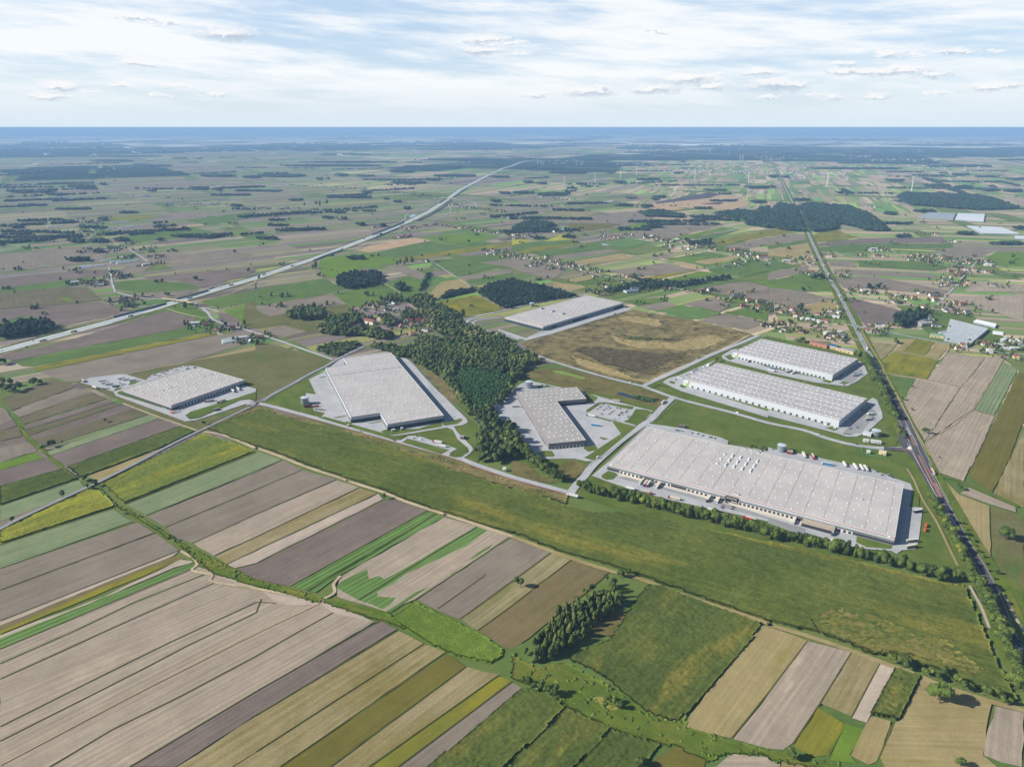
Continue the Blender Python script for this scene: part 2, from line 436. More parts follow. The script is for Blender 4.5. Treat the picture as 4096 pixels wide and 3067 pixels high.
PAL_R = [('#a3927c', 3), ('#b29f86', 3.0), ('#7a8a54', 1.9), ('#8c905e', 2), ('#709250', 1.6), ('#8f8474', 1.6), ('#baaa8e', 1.2), ('#667c46', 1.5), ('#a2a85c', .5), ('#90aa5c', .8)]
def zone_of(x, y):
    a = x / max(y, 1); r = math.hypot(x, y)
    if a < -.22: return 0 if r < 6500 else 3
    if a < .17: return 1 if y < 5200 else 4
    if y > 4300: return 2
    return 5 if a > .36 else 6
ZANG = [R(38), R(40), R(71), R(30), R(63), R(-14), R(40)]
FV, FT, FC, FU = [], [], [], []
def pick(pal, r, x, y):
    nz = math.sin(x * .0011 + 1.3) * math.cos(y * .0007 - .4) + math.sin(x * .00037 - y * .0005)
    if r > 8500 and nz > .75 - (r - 8500) / 9000: return '#25382e'
    tot = sum(w_ for _, w_ in pal); q = random.random() * tot
    for c, w_ in pal:
        q -= w_
        if q <= 0: return c
    return pal[0][0]
for zi, ang in enumerate(ZANG):
    ca, sa = math.cos(ang), math.sin(ang)
    BL, BW = (340, 420) if zi in (5, 6) else ((520, 520) if zi in (0, 1, 2) else (760, 900))
    far = 24000; nB = int(far / BL) + 1; nW = int(far / BW) + 1
    for bi in range(-nB, nB):
        for bj in range(-nW, nW):
            cu, cv = (bi + .5) * BL, (bj + .5) * BW; x, y = cu * ca - cv * sa, cu * sa + cv * ca; r = math.hypot(x, y)
            if y < 1100 or r > 21000 or abs(x / y) > .92 or zone_of(x, y) != zi: continue
            pal = PAL_R if zi in (2, 5, 6) or (zi == 4 and random.random() < .5) else PAL_L
            v0 = bj * BW + random.uniform(-30, 30); vend = (bj + 1) * BW + 30
            zb = random.random() * .4 - .5; sk = random.uniform(-.03, .03); u_off = random.uniform(-90, 90)
            while v0 < vend:
                wd = random.choice([13, 17, 22, 28, 38, 55]) * (1 if r < 6500 else 1.9 if r < 11000 else 4)
                ua, ub = bi * BL + u_off, (bi + 1) * BL + u_off; cuts = [ua, ub]
                if random.random() < .4: cuts = [ua, ua + (ub - ua) * random.uniform(.3, .7), ub]
                for c0, c1 in zip(cuts[:-1], cuts[1:]):
                    col = lin(pick(pal, r, x, y)); jt = random.uniform(.88, 1.12); col = [q * jt for q in col]
                    g = 1.2 if r < 6000 else 0
                    q = [(c0, v0 + g + sk * (c0 - cu)), (c1, v0 + g + sk * (c1 - cu)), (c1, v0 + wd - g + sk * (c1 - cu)), (c0, v0 + wd - g + sk * (c0 - cu))]
                    b0 = len(FV)
                    for uu, vv in q:
                        X, Y = uu * ca - vv * sa, uu * sa + vv * ca
                        FV.append((X, Y, zb)); FC.append(col); FU.append((uu, vv))
                    FT.append((b0, b0 + 1, b0 + 2, b0 + 3))
                v0 += wd
FT = np.array(FT)
me = np_mesh('farmland', np.array(FV), FT, farmland_mat(), np.array(FC))
uvl = me.uv_layers.new(name=UVN); uvl.data.foreach_set('uv', np.array(FU, dtype=np.float32)[FT.ravel()].ravel())
fo = link(bpy.data.objects.new('farmland', me)); fo['kind'] = 'structure'

# ------------------------------------------------------------- traced fields (type: outline)
FIELDS = '''
green|e 1960,180 2211,130 f 0,265 e 2211,265 2150,250 2000,200
bright|e 1940,300 2130,250 2211,290 2211,440 2100,420 1960,340
plow|e 1880,330 1960,330 2080,390 1990,415 1890,380
grass|e 1720,225 2000,160 2120,240 1900,290 1800,260
yellow|d 0,1120 100,1115 240,1152 0,1180
soil|d 0,1185 240,1155 330,1160 335,1205 0,1252
green|d 0,1255 335,1208 345,1235 0,1290
past|d 0,1295 350,1240 400,1335 260,1370 0,1345
green|d 0,1375 140,1400 240,1435 0,1490
soil|d 0,1495 350,1430 345,1480 0,1560
grass|d 0,1565 340,1490 480,1505 545,1656 200,1656
bright|d -20,1575 280,1656 100,1656 -20,1612
soil|h 0,105 300,140 545,210 230,280 0,240
past|h 240,285 545,215 600,290 420,330
yellow|d 370,1170 560,1110 780,1190 405,1230
plow|d 425,1242 800,1198 1500,1180 1560,1233 900,1238 440,1265
green|d 440,1270 900,1240 1600,1240 1600,1285 1080,1275 1030,1300 450,1310
soil|d 1600,1262 2211,1278 2211,1308 1960,1308 1800,1365 1640,1372 1500,1330 1360,1310 1590,1290
bright|d 1870,1370 1970,1310 2211,1312 2211,1440 1950,1430
soil|d 510,1392 730,1390 770,1450 540,1430
green|d 770,1382 1340,1400 1580,1440 1450,1480 790,1440
soil|d 560,1460 1400,1500 1550,1545 800,1510 570,1490
sand|d 780,1530 1560,1590 1570,1640 h 1580,140 730,20 740,0
sand|d 1760,1560 2211,1590 2211,1656 1700,1656
green|d 1940,1480 2211,1500 2211,1540 1950,1510
soil|a 700,800 1000,772 1500,715 1950,668 1980,690 1450,758 1000,802 750,815
yellow|a 930,1022 1280,990 1420,1010 940,1052
green|a 990,1185 1640,1092 1900,1155 1150,1232
orange|a 970,1160 1750,1068 1760,1080 1000,1168
plow|a 1270,1235 1900,1165 1955,1180 1450,1245
soil|a 1330,985 1700,960 1870,1000 1600,1030
green|a 1600,1040 2211,960 2211,1010 1850,1080 1780,1080
crop|a 0,1250 250,1235 240,1270 0,1320
plow|a 0,1545 800,1470 900,1500 0,1600
green|a 0,1640 700,1540 880,1510 600,1590 0,1700
soil|a 940,1560 1200,1330 2000,1320 2211,1345 1650,1412 1350,1410 1240,1480
plow|a 1240,1530 1700,1490 2211,1440 2211,1480 1900,1560 1300,1560
green|o 0,560 600,740 2211,1000 p 0,1000 2211,1600 2211,1800 n 1500,1800 2100,900
mead|e 600,900 1100,860 2211,640 f 0,560 660,740 140,1040 0,1080 e 2211,1110 1700,1330 1280,1190
mead|e 2120,240 f 700,160 820,280 850,350 540,470 480,500 e 2080,450
grass|e 1100,300 1500,240 1800,330 1900,440 1600,470 1100,300
lawn|f 0,1110 470,880 1180,680 1880,1200 2040,1350 1900,1640 600,1250
lawn|g 0,950 60,900 230,910 1130,970 1450,1080 1150,1300 640,1656 0,1656
lawn|g 1150,1300 1440,1070 2211,1290 h 0,1290 1100,1500 1300,1600 l 1300,200 1500,700 1800,1250 0,1100 k 500,600
lawn|g 1120,980 1760,690 2211,520 h 0,530 820,700 1160,1380 1100,1480 600,1430 0,1250 g 1380,1060
lawn|h 830,500 1000,740 1110,980 1200,1200 1450,1656 1300,1656 1200,1380 900,830
soil|i 0,180 200,95 290,230 0,325
bright|i 0,325 300,235 385,280 0,390
plow|i 0,390 385,282 545,372 0,530
green|i 0,532 555,378 670,465 0,695
crop|i 0,700 680,475 745,550 0,830
soil|i 0,832 745,550 0,900
yellow|i 0,915 750,560 860,565 990,700 0,1030
crop|i 0,1045 980,727 1140,832 0,1235
soil|i 0,1240 1190,838 1335,930 0,1425
soil|i 0,1430 1340,935 1550,1082 0,1690
pale|i 0,1694 1550,1086 1500,1125 0,1730
brown|i 0,1732 1490,1128 1600,1150 0,1775
yellow|i 0,1775 1300,1230 1600,1152 0,1805
pale|i 0,1815 900,1480 1560,1160 1690,1180 1500,1230 0,1880
leek|i 0,1840 1640,1195 1690,1225 0,1940
sand|m 0,642 1680,-68 1900,-20 2211,100 n 560,245 1015,405 m 2211,1000 1120,1656 0,1656
sand|m 0,642 1680,-68 1760,-20 0,760
sand|m 0,775 1790,-12 1860,55 0,895
pale|m 1690,-70 1720,-100 1900,-25 2211,85 n 560,225 640,235 1020,405 900,440 540,300 0,200 m 2000,50
sand|m 0,905 1865,60 2211,105 n 170,235 0,320 m 0,1305
sand|m 0,1318 n 0,325 170,245 300,260 500,250 m 2211,480 0,1430
sand|m 0,1440 2211,330 n 540,255 m 2211,500 0,1640
sand|m 0,1655 2211,512 n 560,250 660,320 m 2211,695 420,1656
sand|m 440,1656 2211,705 n 665,328 1015,405 m 2211,1000 1120,1656
plow|m 1130,1656 n 0,1008 1070,395 1215,468 m 2211,1205 1510,1656
weed|m 1525,1656 n 0,1218 1235,482 1450,590 m 2211,1525 2000,1656
weed|m 2015,1656 n 0,1530 1455,594 1640,660 m 2405,1656
olive|n 205,1656 1640,690 1680,690 1810,785 640,1656
weed|n 655,1656 1820,790 2100,860 970,1656
yellow|n 985,1656 2090,868 2211,915 1220,1656
soil|n 1235,1656 2211,925 o 90,975 n 2211,1060 1495,1656
yellow|i 870,505 1760,65 2205,228 1065,678
crop|i 1095,688 2211,245 j 20,230 230,300 i 2211,405 1262,778
soil|i 1270,788 j 0,410 235,302 400,385 0,555 i 1425,880
soil|i 1435,885 j 0,560 405,388 690,470 0,768 i 1660,1018 1500,975
sand|i 1668,1022 j 0,775 695,475 890,538 0,962 i 1845,1128
weed|i 1860,1130 j 0,970 895,545 1045,590 0,1080 i 1960,1200
pale|i 1965,1205 j 0,1090 1055,592 1095,640 0,1190 i 2010,1240
plow|i 2030,1250 j 0,1200 1105,648 1200,640 1480,740 300,1390 0,1330 i 2211,1330
leek|j 305,1392 1485,742 1550,765 440,1430
leek|j 450,1435 1555,770 1625,792 720,1300 520,1445
sand|j 700,1400 730,1310 1625,795 1900,865 2190,962 1385,1500 1120,1610 700,1480
leek|j 690,1400 740,1350 960,1245 975,1330 1060,1300 1110,1330 1280,1240 1500,1110 1905,878 2000,910 1820,1040 1600,1145 1300,1280 1200,1360 1050,1440 1050,1480 1210,1490 1160,1550 1095,1592 880,1510
leek|j 1120,1610 1380,1440 1500,1395 1250,1560 1170,1612
leek|j 1540,1370 1800,1210 1780,1215 1660,1290
leek|j 1830,1170 1920,1100 2050,1025 2020,1060 1900,1140
soil|j 1395,1508 2200,978 k 350,1090 0,1345 n 1755,380 1560,300
stub|n 1765,383 k 0,1352 355,1095 520,1150 0,1555 n 1910,478
brown|n 1920,478 k 0,1562 530,1155 850,1258 690,1400 o 400,330 150,540 0,640 n 2150,625
bright|n 1360,225 1570,335 1910,485 2140,640 2130,700 2020,765 1700,690 1450,580 1150,380
dstub|e 15,1065 450,895 600,930 650,965 100,1170
soil|e 105,1180 655,975 800,1010 165,1230
dstub|e 170,1235 810,1015 920,1070 200,1290
plow|e 205,1300 925,1075 1000,1095 225,1335
dstub|e 228,1340 1000,1100 1060,1115 240,1390
plow|e 240,1398 1065,1118 1165,1150 300,1440
dstub|e 285,1430 1170,1152 1280,1205 330,1500
crop|e 380,1535 1285,1208 1370,1238 430,1560
plow|e 430,1565 1372,1242 1545,1305 600,1650
green|i 580,360 i 1550,12 1690,55 1500,160 800,420 i 745,435 700,460
past|i 760,440 1450,180 1200,325 860,488
soil|e 0,1140 60,1170 110,1250 0,1290
plow|e 0,1292 112,1252 150,1300 0,1350
dstub|e 0,1352 155,1305 195,1390 0,1435
plow|e 0,1440 200,1395 240,1440 0,1490
soil|e 0,1495 245,1445 330,1520 0,1600
plow|e 95,745 0,700 500,590 1000,445 1430,310 1700,375 1590,455
green|e 115,752 1600,458 1900,440 1870,480 290,790 200,790
yellow|e 290,795 1870,484 1880,515 310,830
soil|e 330,838 1860,520 2180,500 2211,530 2100,600 1560,765 1050,870 600,925
past|e 1130,845 1600,762 2211,610 2211,648 1400,792
plow|e 0,300 850,235 1100,290 980,345 500,450 430,385 200,350 0,420
dstub|e 0,148 500,112 760,110 880,215 600,250 0,295
bright|e 500,195 560,190 650,215 600,225
green|e 0,95 720,25 830,55 540,110 0,145
soil|a 0,1340 760,1265 950,1275 900,1400 640,1420 0,1490
plow|a 0,1535 930,1460 930,1510 0,1630
plow|e 1460,75 1930,10 2080,15 1750,115
green|e 985,60 1200,40 1650,75 1720,120 1290,160 1000,120
soil|e 1080,165 1720,125 1530,200 1290,195
stub|f 0,470 230,435 430,490 200,550
soil|f 5,300 0,270 700,160 800,250 530,285 260,330 120,360
soil|f 230,435 440,485 200,545 10,500
grass|f 660,160 b 1070,1600 b 1550,1430 1480,1530 1410,1656 f 1400,170 1240,200 820,280
bright|b 540,1440 860,1400 1200,1440 1100,1450 900,1460 700,1530 590,1535
green|b 0,1640 590,1540 690,1600 f 700,0 f 780,130 0,270 f 0,20
bright|b 560,1360 1000,1310 1250,1385 1180,1420 540,1425
yellow|f 1540,230 1700,205 1900,170 2120,280 2100,310 1700,370 1640,310
yellow|b 1200,1370 2211,1220 2211,1262 1290,1392
green|b 940,1340 1750,1160 2000,1230 2100,1240 1210,1365
bright|b 1400,1190 1880,1140 2110,1180 1850,1240 1600,1240
orange|b 870,1300 1000,1255 1360,1190 1520,1215 980,1318
green|b 1560,1380 2211,1330 2180,1420 1720,1490 1500,1440
soil|b 1930,1405 2211,1370 2211,1450
green|b 1690,1500 2060,1435 2125,1450 1740,1525
soil|b 1740,1528 2211,1455 2211,1500 1790,1560
green|b 1790,1565 2211,1490 2211,1530 1840,1580
orange|b 1860,1620 2211,1530 2211,1590 f 2000,90
past|f 1500,160 1600,60 1800,30 1860,115 1640,190 1520,215
soil|b 1100,1440 1250,1420 1450,1500 1440,1560
mustard|c 0,1200 170,1215 100,1235 0,1255
mustard|c 280,1220 420,1165 510,1205 300,1225
green|c 0,1255 200,1225 560,1210 600,1240 120,1300 0,1310
yellow|c 40,1315 200,1270 610,1235 330,1290 80,1330
green|c 130,1320 700,1250 830,1285 330,1350 250,1345
soil|c 340,1350 840,1288 940,1310 370,1390
past|c 480,1400 950,1325 1050,1375 640,1420
soil|c 0,1370 350,1400 450,1480 340,1560 0,1460
leek|c 800,1260 980,1195 1210,1225 1010,1280
olive|c 470,1080 700,1030 970,1070 690,1130 520,1125
stub|c 280,985 450,955 760,975 570,1020
soil|c 380,1060 800,985 1090,960 1250,1030 1040,1075 680,1150 960,1070
soil|c 850,1180 1500,1030 1860,1070 1380,1190 1000,1190
bright|c 840,1130 1240,1035 1360,1045 910,1145
bright|c 1360,1200 1820,1100 1900,1110 1460,1205
green|c 1480,1200 1990,1115 1730,1200
yellow|c 1730,1215 2211,1115 2211,1180 1800,1258
soil|c 1830,1262 2211,1190 2211,1250 1960,1300
green|c 1380,1370 1680,1310 1980,1370 1700,1450
past|c 1500,1400 1900,1350 1990,1375 1700,1420
yellow|c 1150,1535 1500,1465 1620,1470 1230,1555
soil|c 820,1480 1300,1410 1600,1470 1140,1525 980,1510
orange|c 1370,1410 1480,1400 1650,1450 1600,1470
bright|c 1380,1360 1700,1350 1560,1410 1300,1370
bright|c 1680,1440 1960,1370 2000,1380 1700,1450
green|c 1700,1450 2050,1370 2211,1400 2211,1480 2020,1530 1700,1480
bright|c 1270,1565 1620,1480 1800,1500 1400,1560
green|c 1490,1620 1970,1550 2050,1560 1500,1640
bright|c 2000,1560 2211,1570 2211,1600
soil|g 1500,130 2020,55 2211,100 2211,230 2000,200 1700,150
leek|g 1240,310 1470,260 1810,335 1610,385
soil|g 1620,395 1830,335 2211,410 2000,475
soil|g 1090,270 1330,230 1440,265 1230,310
grass|g 960,225 1350,190 1340,225 1080,270
soil|g 1470,250 1720,200 1900,240 1800,320
grass|g 1830,320 2211,280 2211,400
past|g 360,60 600,90 640,110 520,135 350,100
past|c 460,1560 700,1525 710,1545 550,1575
green|c 550,1580 820,1530 870,1545 640,1595
waste|g 80,600 130,570 350,510 1035,300 1500,380 2000,490 2090,525 1610,720 1140,945 800,870 250,710
waste2|g 120,830 450,800 1000,945 1380,1070 1280,1150 900,1050 560,1000 120,880
waste2|k 380,380 490,290 640,340 650,370 560,450 440,470
waste2|k 0,310 120,330 240,430 380,500 200,490 0,420
waste|f 1390,780 1620,900 1700,1010 1760,1110 1650,1080 1480,860
waste|f 0,1150 400,1235 1000,1420 1500,1560 1900,1656 j 2211,470 k 500,610 0,570 j 2211,540 1700,390 1000,220 300,60 100,20
waste2|e 1700,1330 2211,1140 f 0,1130 150,1170 300,1330 0,1400
soil|h 570,15 750,40 720,110 650,110
soil|h 730,20 900,10 1570,140 1500,170 730,105
plow|h 690,230 700,190 1160,310 1060,430 860,460 760,330
sand|h 1500,190 2211,170 2211,400 1830,290 1650,230
sand|h 1500,215 1800,290 1650,340 1400,290
stub|h 860,580 1120,600 975,738
past|h 1090,655 1190,560 1270,552 1168,663
yellow|h 1172,665 1280,556 1440,578 1355,695
past|h 1362,698 1455,585 1575,605 1470,722
yellow|h 978,748 1085,668 1472,732 1372,905 1025,850
green|h 1030,862 1272,897 1195,1060 1150,1030
sand|h 1378,908 1555,668 1880,710 1668,967
sand|h 1672,970 1885,712 2060,690 1770,1160 1360,1435
crop|h 1778,1163 2030,742 2150,825 1955,1215
sand|h 1275,905 1662,972 1350,1435 1165,1095
sand|h 1355,1450 1765,1168 1958,1222 1755,1656 1520,1656
olive|l 1725,440 1780,340 h 1765,1656 2165,832 2211,850 h 2211,1250 2050,1656 l 1935,585
weed|l 1945,588 2211,50 2211,715
sand|l 1350,165 h 1355,1450 1520,1656 l 1900,0 1690,485 1440,400
past|l 1500,450 1650,600 1910,700 1925,1150 1950,1240 1800,1100 1560,640
sand|l 1660,590 1735,540 2135,710 2140,752 1900,680
mead|l 1920,700 2211,790 2211,1430 2100,1420 1960,1240
verge|l 1800,1330 1960,1240 2211,1430 2211,1656 p 2211,740 2080,480
past|o 2162,432 p 340,568 0,1020 o 1900,1410 1495,1312 1540,1205
sand|p 345,572 715,666 445,1118 215,1448 130,1510 o 2211,1500 1910,1415 p 0,1035
weed|p 725,672 960,762 718,1220 455,1110
pale|p 968,768 1090,800 890,1198 850,1275 725,1235
past|p 1322,882 1930,1112 1855,1555 2030,1700 1010,1670 968,1575 1095,1275 1145,1255
yellow|p 430,1142 665,1292 530,1560 375,1570 222,1478
bright|p 670,1285 822,1332 705,1550 760,1625 535,1600
past|p 832,1310 892,1218 1058,1262 1050,1310 935,1612 870,1640 712,1560
sand|p 1962,1132 2211,1190 2190,1656 2020,1620 1862,1555
sand|o 1760,1656 1890,1545 2211,1572 p 100,1590 105,1656
weed|p 120,1600 440,1640 430,1700 110,1700
olive|o 1180,1640 1430,1470 1680,1560 1650,1700
verge|i 140,0 160,0 480,300 660,450 640,470 230,130
verge|i 1000,690 1110,735 1130,750 1490,965 1450,985 1200,830 1130,800
verge|i 1490,990 1520,990 1630,1050 1850,1150 2211,1330 j 560,1490 550,1535 0,1400 i 2211,1400 1720,1230 1560,1080
verge|j 580,1520 640,1500 1150,1620 n 1290,470 1180,440 1010,370 n 600,240
waste2|o 690,340 830,270 1090,350 980,520 700,520
pale|o 1210,165 1300,180 1330,240 1560,290 1980,430 1900,460 1500,310 1210,220
orange|o 700,1060 790,1050 850,1130 910,1160 880,1172 740,1120
orange|c 1200,905 1420,875 1700,850 1800,815 1950,850 2040,880 2050,905 1900,950 1500,932 1260,938
orange|d 0,940 60,915 70,930 0,960
orange|c 1760,935 1900,900 2050,890 1900,945
orange|c 1440,905 1600,850 1850,830 1900,800 1750,800 1820,810 1640,860
orange|c 1180,940 1200,910 1500,940 1400,955
quarry|c 1230,885 1640,810 1700,798 1810,815 1700,850 1400,880 1250,900
quarry|c 1610,900 1830,880 1800,905
'''
FNAME = {'plow': 'ploughed_field', 'soil': 'harrowed_field', 'sand': 'sandy_field', 'pale': 'pale_soil', 'stub': 'stubble_field', 'dstub': 'stubble_field', 'weed': 'weedy_field', 'grass': 'meadow', 'mead': 'meadow', 'lawn': 'grass_ground', 'bright': 'green_field',
         'crop': 'vegetable_field', 'leek': 'vegetable_field', 'green': 'green_field', 'olive': 'pasture', 'brown': 'fallow_field', 'yellow': 'mustard_field', 'mustard': 'mustard_field', 'past': 'pasture', 'waste': 'waste_ground', 'waste2': 'waste_ground', 'orange': 'sandy_ground', 'quarry': 'sand_pit', 'verge': 'grass_verge'}
for ln in FIELDS.strip().split('\n'):
    ty, s = ln.split('|'); sheet(FNAME[ty], pts(s), FM[ty])
# narrow grass balks between the furrows
def balk(s, wd, key='verge', name='grass_balk'):
    L = pts(s); _lz[0] += .002; ribbon(name, L, -wd / 2, wd / 2, FM[key], _lz[0])
DK = FM['dk'] = field_mat('dark_balk', '#46502e', '#555f34', None, streak=.2, grain=.3)
for s in ['m 0,765 680,465 1150,240 1780,-12', 'i 1430,882 j 0,557 400,386']: balk(s, 1.6)
for s in ['m 0,900 760,555 1300,310 1865,62', 'm 0,1310 960,830 1450,590 2211,235 n 170,243', 'm 0,1435 1200,830 1600,620 2211,325 n 45,208', 'm 430,1656 960,1340 1550,1050 2211,700 n 330,510 665,325',
          'm 1120,1656 n 0,1005 1070,395', 'i 0,1238 1190,835', 'i 0,1427 1335,930', 'i 0,1692 1550,1083', 'i 1425,882 2211,560', 'i 1665,1020 j 0,772 690,472', 'j 0,966 890,541', 'j 0,1083 1050,590', 'j 0,1196 1100,645',
          'j 300,1390 1480,740', 'j 440,1432 1000,1110 1550,768', 'j 890,1505 1905,880', 'j 1380,1505 2195,970', 'n 1570,290 1980,0', 'n 1760,382 k 0,1349 350,1093', 'n 1915,478 k 0,1559 525,1152',
          'n 0,1212 1230,478', 'n 0,1527 1450,592', 'n 205,1656 1640,680', 'n 645,1656 1815,788', 'n 978,1656 2095,865', 'n 1228,1656 2211,920', 'm 0,640 1690,-65', 'i 0,1038 990,715', 'i 0,697 675,470', 'i 1065,680 2205,235', 'i 1262,782 j 230,301',
          'o 1895,1412 2211,1020 p 340,570', 'p 215,1455 445,1115 720,668', 'p 720,1225 965,765', 'p 960,1570 1090,1272', 'e 310,833 1880,513', 'e 100,745 1600,455']: balk(s, 1.15, 'dk')
balk('m 0,1645 1060,1085 1640,790 2211,505 n 560,240', 1.3, 'orange', 'straw_line')

# ============================================================= ROADS
RZ = .95
def road(name, s, wd, mat, z=RZ, sm=3, line=None, edge=None):
    L = smooth_line(pts(s), sm); ribbon(name, L, -wd / 2, wd / 2, mat, z)
    if line: dash_line(L, 0, line[0], line[1], .25, LINE, 'road_marking', z + .006)
    if edge:
        for sg in (-1, 1): ribbon('road_marking', L, sg * (wd / 2 - .7) - .13, sg * (wd / 2 - .7) + .13, LINE, z + .007)
    return L
MW = pts('e 0,660 500,525 1000,392 1500,240 1850,133 2211,28 b 300,1437 500,1373 740,1283 960,1198 1160,1117 1350,1037 1500,962 1640,868 1760,778 1880,715 2000,653 2130,592 2211,570 c 60,545 130,528 230,519')
d0 = Vector(MW[0]) - Vector(MW[1]); MW = [tuple(Vector(MW[0]) + d0 * 1.5)] + MW
ribbon('grass_verge', MW, -27, 27, FM['verge'], RZ - .03)
ribbon('motorway_gravel', MW, -24, -21, FM['past'], RZ - .02)
ribbon('motorway', MW, -16, -1.8, MWY, RZ); ribbon('motorway', MW, 1.8, 16, MWY, RZ)
ribbon('motorway_median', MW, -1.8, 1.8, FM['dk'], RZ + .01)
for off in (-17.2, 17.2, -21, 21): ribbon('rail_and_shadow_strip', MW, off - .6, off + .6, FM['dk'], RZ + .012)  # flat dark strips stand in for the guard rails and their shadow
for off in (-15, -4, 4, 15): ribbon('road_marking', MW, off - .13, off + .13, LINE, RZ + .008)
for off in (-9.5, 9.5): dash_line(MW, off, 6, 18, .3, LINE, 'road_marking', RZ + .008)
road('service_road', 'e 0,700 250,620 700,500 1200,345 1440,290', 3.5, DIRT)
road('service_road', 'e 0,615 300,540 700,425 980,352', 4, DIRT)
road('service_road', 'e 1700,240 2000,160 2211,65 b 0,1560 300,1462 560,1385 840,1310 960,1240 1110,1205', 4, DIRT)
road('service_road', 'b 640,1275 900,1185 1080,1120', 4, DIRT)
road('service_road', 'b 1160,1085 1280,1040 1300,990 1400,935 1520,880', 5, PAV)
road('service_road', 'b 1230,1150 1400,1070 1480,1060 1560,1030 1670,975 1680,940 1660,905 1700,885', 5, PAV)
road('local_road', 'e 1000,150 1200,198 1430,212 1540,232 1660,248 1740,285 1800,332 1830,378 1900,414 2000,440 2211,502 f 150,552 400,640 665,732', 7.5, PAV)
road('local_road', 'e 1440,292 1560,330 1740,370 1810,365', 4, DIRT)
road('local_road', 'e 1690,240 1710,270 1850,305 1890,320', 6, PAV)
road('local_road', 'b 1560,845 1660,850 1760,858 1880,885 1905,930', 8, PAV)
road('village_road', 'e 1000,155 970,80 a 965,1560 940,1450', 6, PAV)
road('village_road', 'a 0,1537 480,1485 940,1445 1200,1417', 5, PAV)
road('village_road', 'a 1290,1405 1180,1330 1090,1280 990,1240', 6, PAV)
road('village_road', 'a 700,1045 760,1090 830,1150', 6, PAV)
road('dirt_track', 'a 1400,1405 1640,1418 1900,1395 2211,1357 b 300,1315 620,1280 700,1265', 5, DIRT)
road('local_road', 'i -200,1000 0,900 150,820 480,665 730,550 860,490 1200,320 1500,160 1750,40 e 2000,1215 2211,1118 f 30,1098', 6, ASPH)
road('local_road', 'f 60,1090 140,1035 300,950 450,865 600,790 690,735 800,680 930,622', 8.5, ASPH)
L_A = road('estate_road', 'f -80,1120 30,1112 300,1180 600,1260 900,1345 1200,1430 1500,1512 1750,1582 j 1900,345 2211,450 k 200,505 400,560 510,590', 9.5, PAV)
ribbon('cycle_path', L_A, -7.6, -5.4, REDP, RZ + .01)
road('estate_road', 'k 500,600 540,540 620,450 700,350 820,240 980,105 1130,0 g 1210,1240 1300,1145 1400,1050', 12, PAV, RZ + .004, line=(4, 6))
road('estate_road', 'g 1130,962 1250,1008 1380,1055 1560,1105 1900,1190 2211,1280 h 300,1340 500,1410 700,1462 900,1492 1100,1500 1240,1500', 10, PAV, RZ + .008, line=(4, 8))
road('estate_road', 'g -80,560 80,640 250,712 500,795 800,882 1000,932 1140,966', 8, PAV, RZ + .012)
road('estate_road', 'g 1120,968 1230,915 1450,818 1620,738 1720,692 1900,620 2130,525', 11, PAV, RZ + .016, line=(4, 8))
road('farm_track', 'g 1140,935 1400,820 1590,740 1570,700 1700,690 1900,600 2050,520', 5, DIRT)
road('estate_road', 'f 1740,400 1900,362 2211,292 g 110,262 300,222 540,190 650,172', 7, PAV)
road('estate_road', 'f 1960,372 1860,385 1815,415 1850,455 2000,495 2211,540 g 60,560', 8, PAV)
road('estate_road', 'f 2100,375 1960,385 1880,410 1900,450 2050,500 2211,525 g 60,548', 6, PAV, RZ + .004)
road('dirt_track', 'e 1760,1355 1950,1390 2211,1500 j 0,200 200,270 450,370 700,450 850,505 1090,580 1300,665 1600,765 1900,860 2211,965', 5.5, DIRT)
road('farm_track', 'j 2211,965 k 500,1150 850,1262 k 1100,1330 o 1300,110 1700,250 2211,420 p 0,430 340,530 700,650 950,745 1280,865 1500,960 1900,1090 2211,1170', 6, FM['past'])
road('farm_track', 'i 1560,1090 1680,1160 1700,1210 1660,1260 1830,1300 n -380,60 0,120 540,215 600,200 680,150 670,80 730,10', 3.5, DIRT)
road('farm_track', 'e 1060,1110 1280,1195 1700,1345', 3, DIRT)
road('farm_track', 'h 800,470 870,600 960,740 1010,850 1100,1020 1230,1280 1400,1560', 3.2, FM['past'])
road('farm_track', 'h 1000,850 1370,905 1660,965', 2.5, DIRT); road('farm_track', 'h 1090,660 1360,698 1480,735 1570,620', 3, DIRT)
road('farm_track', 'h 1360,1440 1770,1165 2050,690', 1.6, FM['past']); road('farm_track', 'l 1490,445 1690,500 1920,600 2160,710', 5, FM['verge'])
road('footpath', 'l 1200,380 1260,480 1330,640 1450,830 1560,1060 1640,1220', 3, FM['past'])
road('footpath', 'l 1740,1390 1800,1500 p 1840,280 1910,460', 3, FM['pale'])
road('footpath', 'l 1900,1330 1960,1390 2050,1500 2130,1656 p 2211,500', 3, FM['pale'])
road('local_road', 'f 1230,200 1380,290 1470,355', 4, DIRT); road('local_road', 'b 1080,1570 1230,1656 f 1250,170', 3, DIRT)
road('village_lane', 'f 950,300 1130,335 1300,285', 4, PAV); road('village_lane', 'b 1500,1380 1560,1420 1650,1480 1850,1610', 3.5, PAV)
road('village_lane', 'b 1380,1190 1840,1280 2000,1315', 3, DIRT); road('village_lane', 'b 560,1020 720,1055 900,1095', 3, DIRT)
road('village_lane', 'c 0,1350 150,1380 500,1450 800,1530 1000,1560 1300,1600 g 1500,140', 5, PAV)
road('village_lane', 'c 980,1190 1200,1225 1520,1280 1800,1330 1950,1345 2211,1400 d 0,1420', 4.5, PAV)
road('village_lane', 'c 1600,1470 1850,1425 1950,1410', 4, PAV); road('village_lane', 'c 580,1200 900,1160 1100,1170', 4, PAV)
road('village_lane', 'h 1440,280 1550,170 1640,80 1720,0 d 1640,1590 1720,1490 1800,1400', 5.5, PAV)
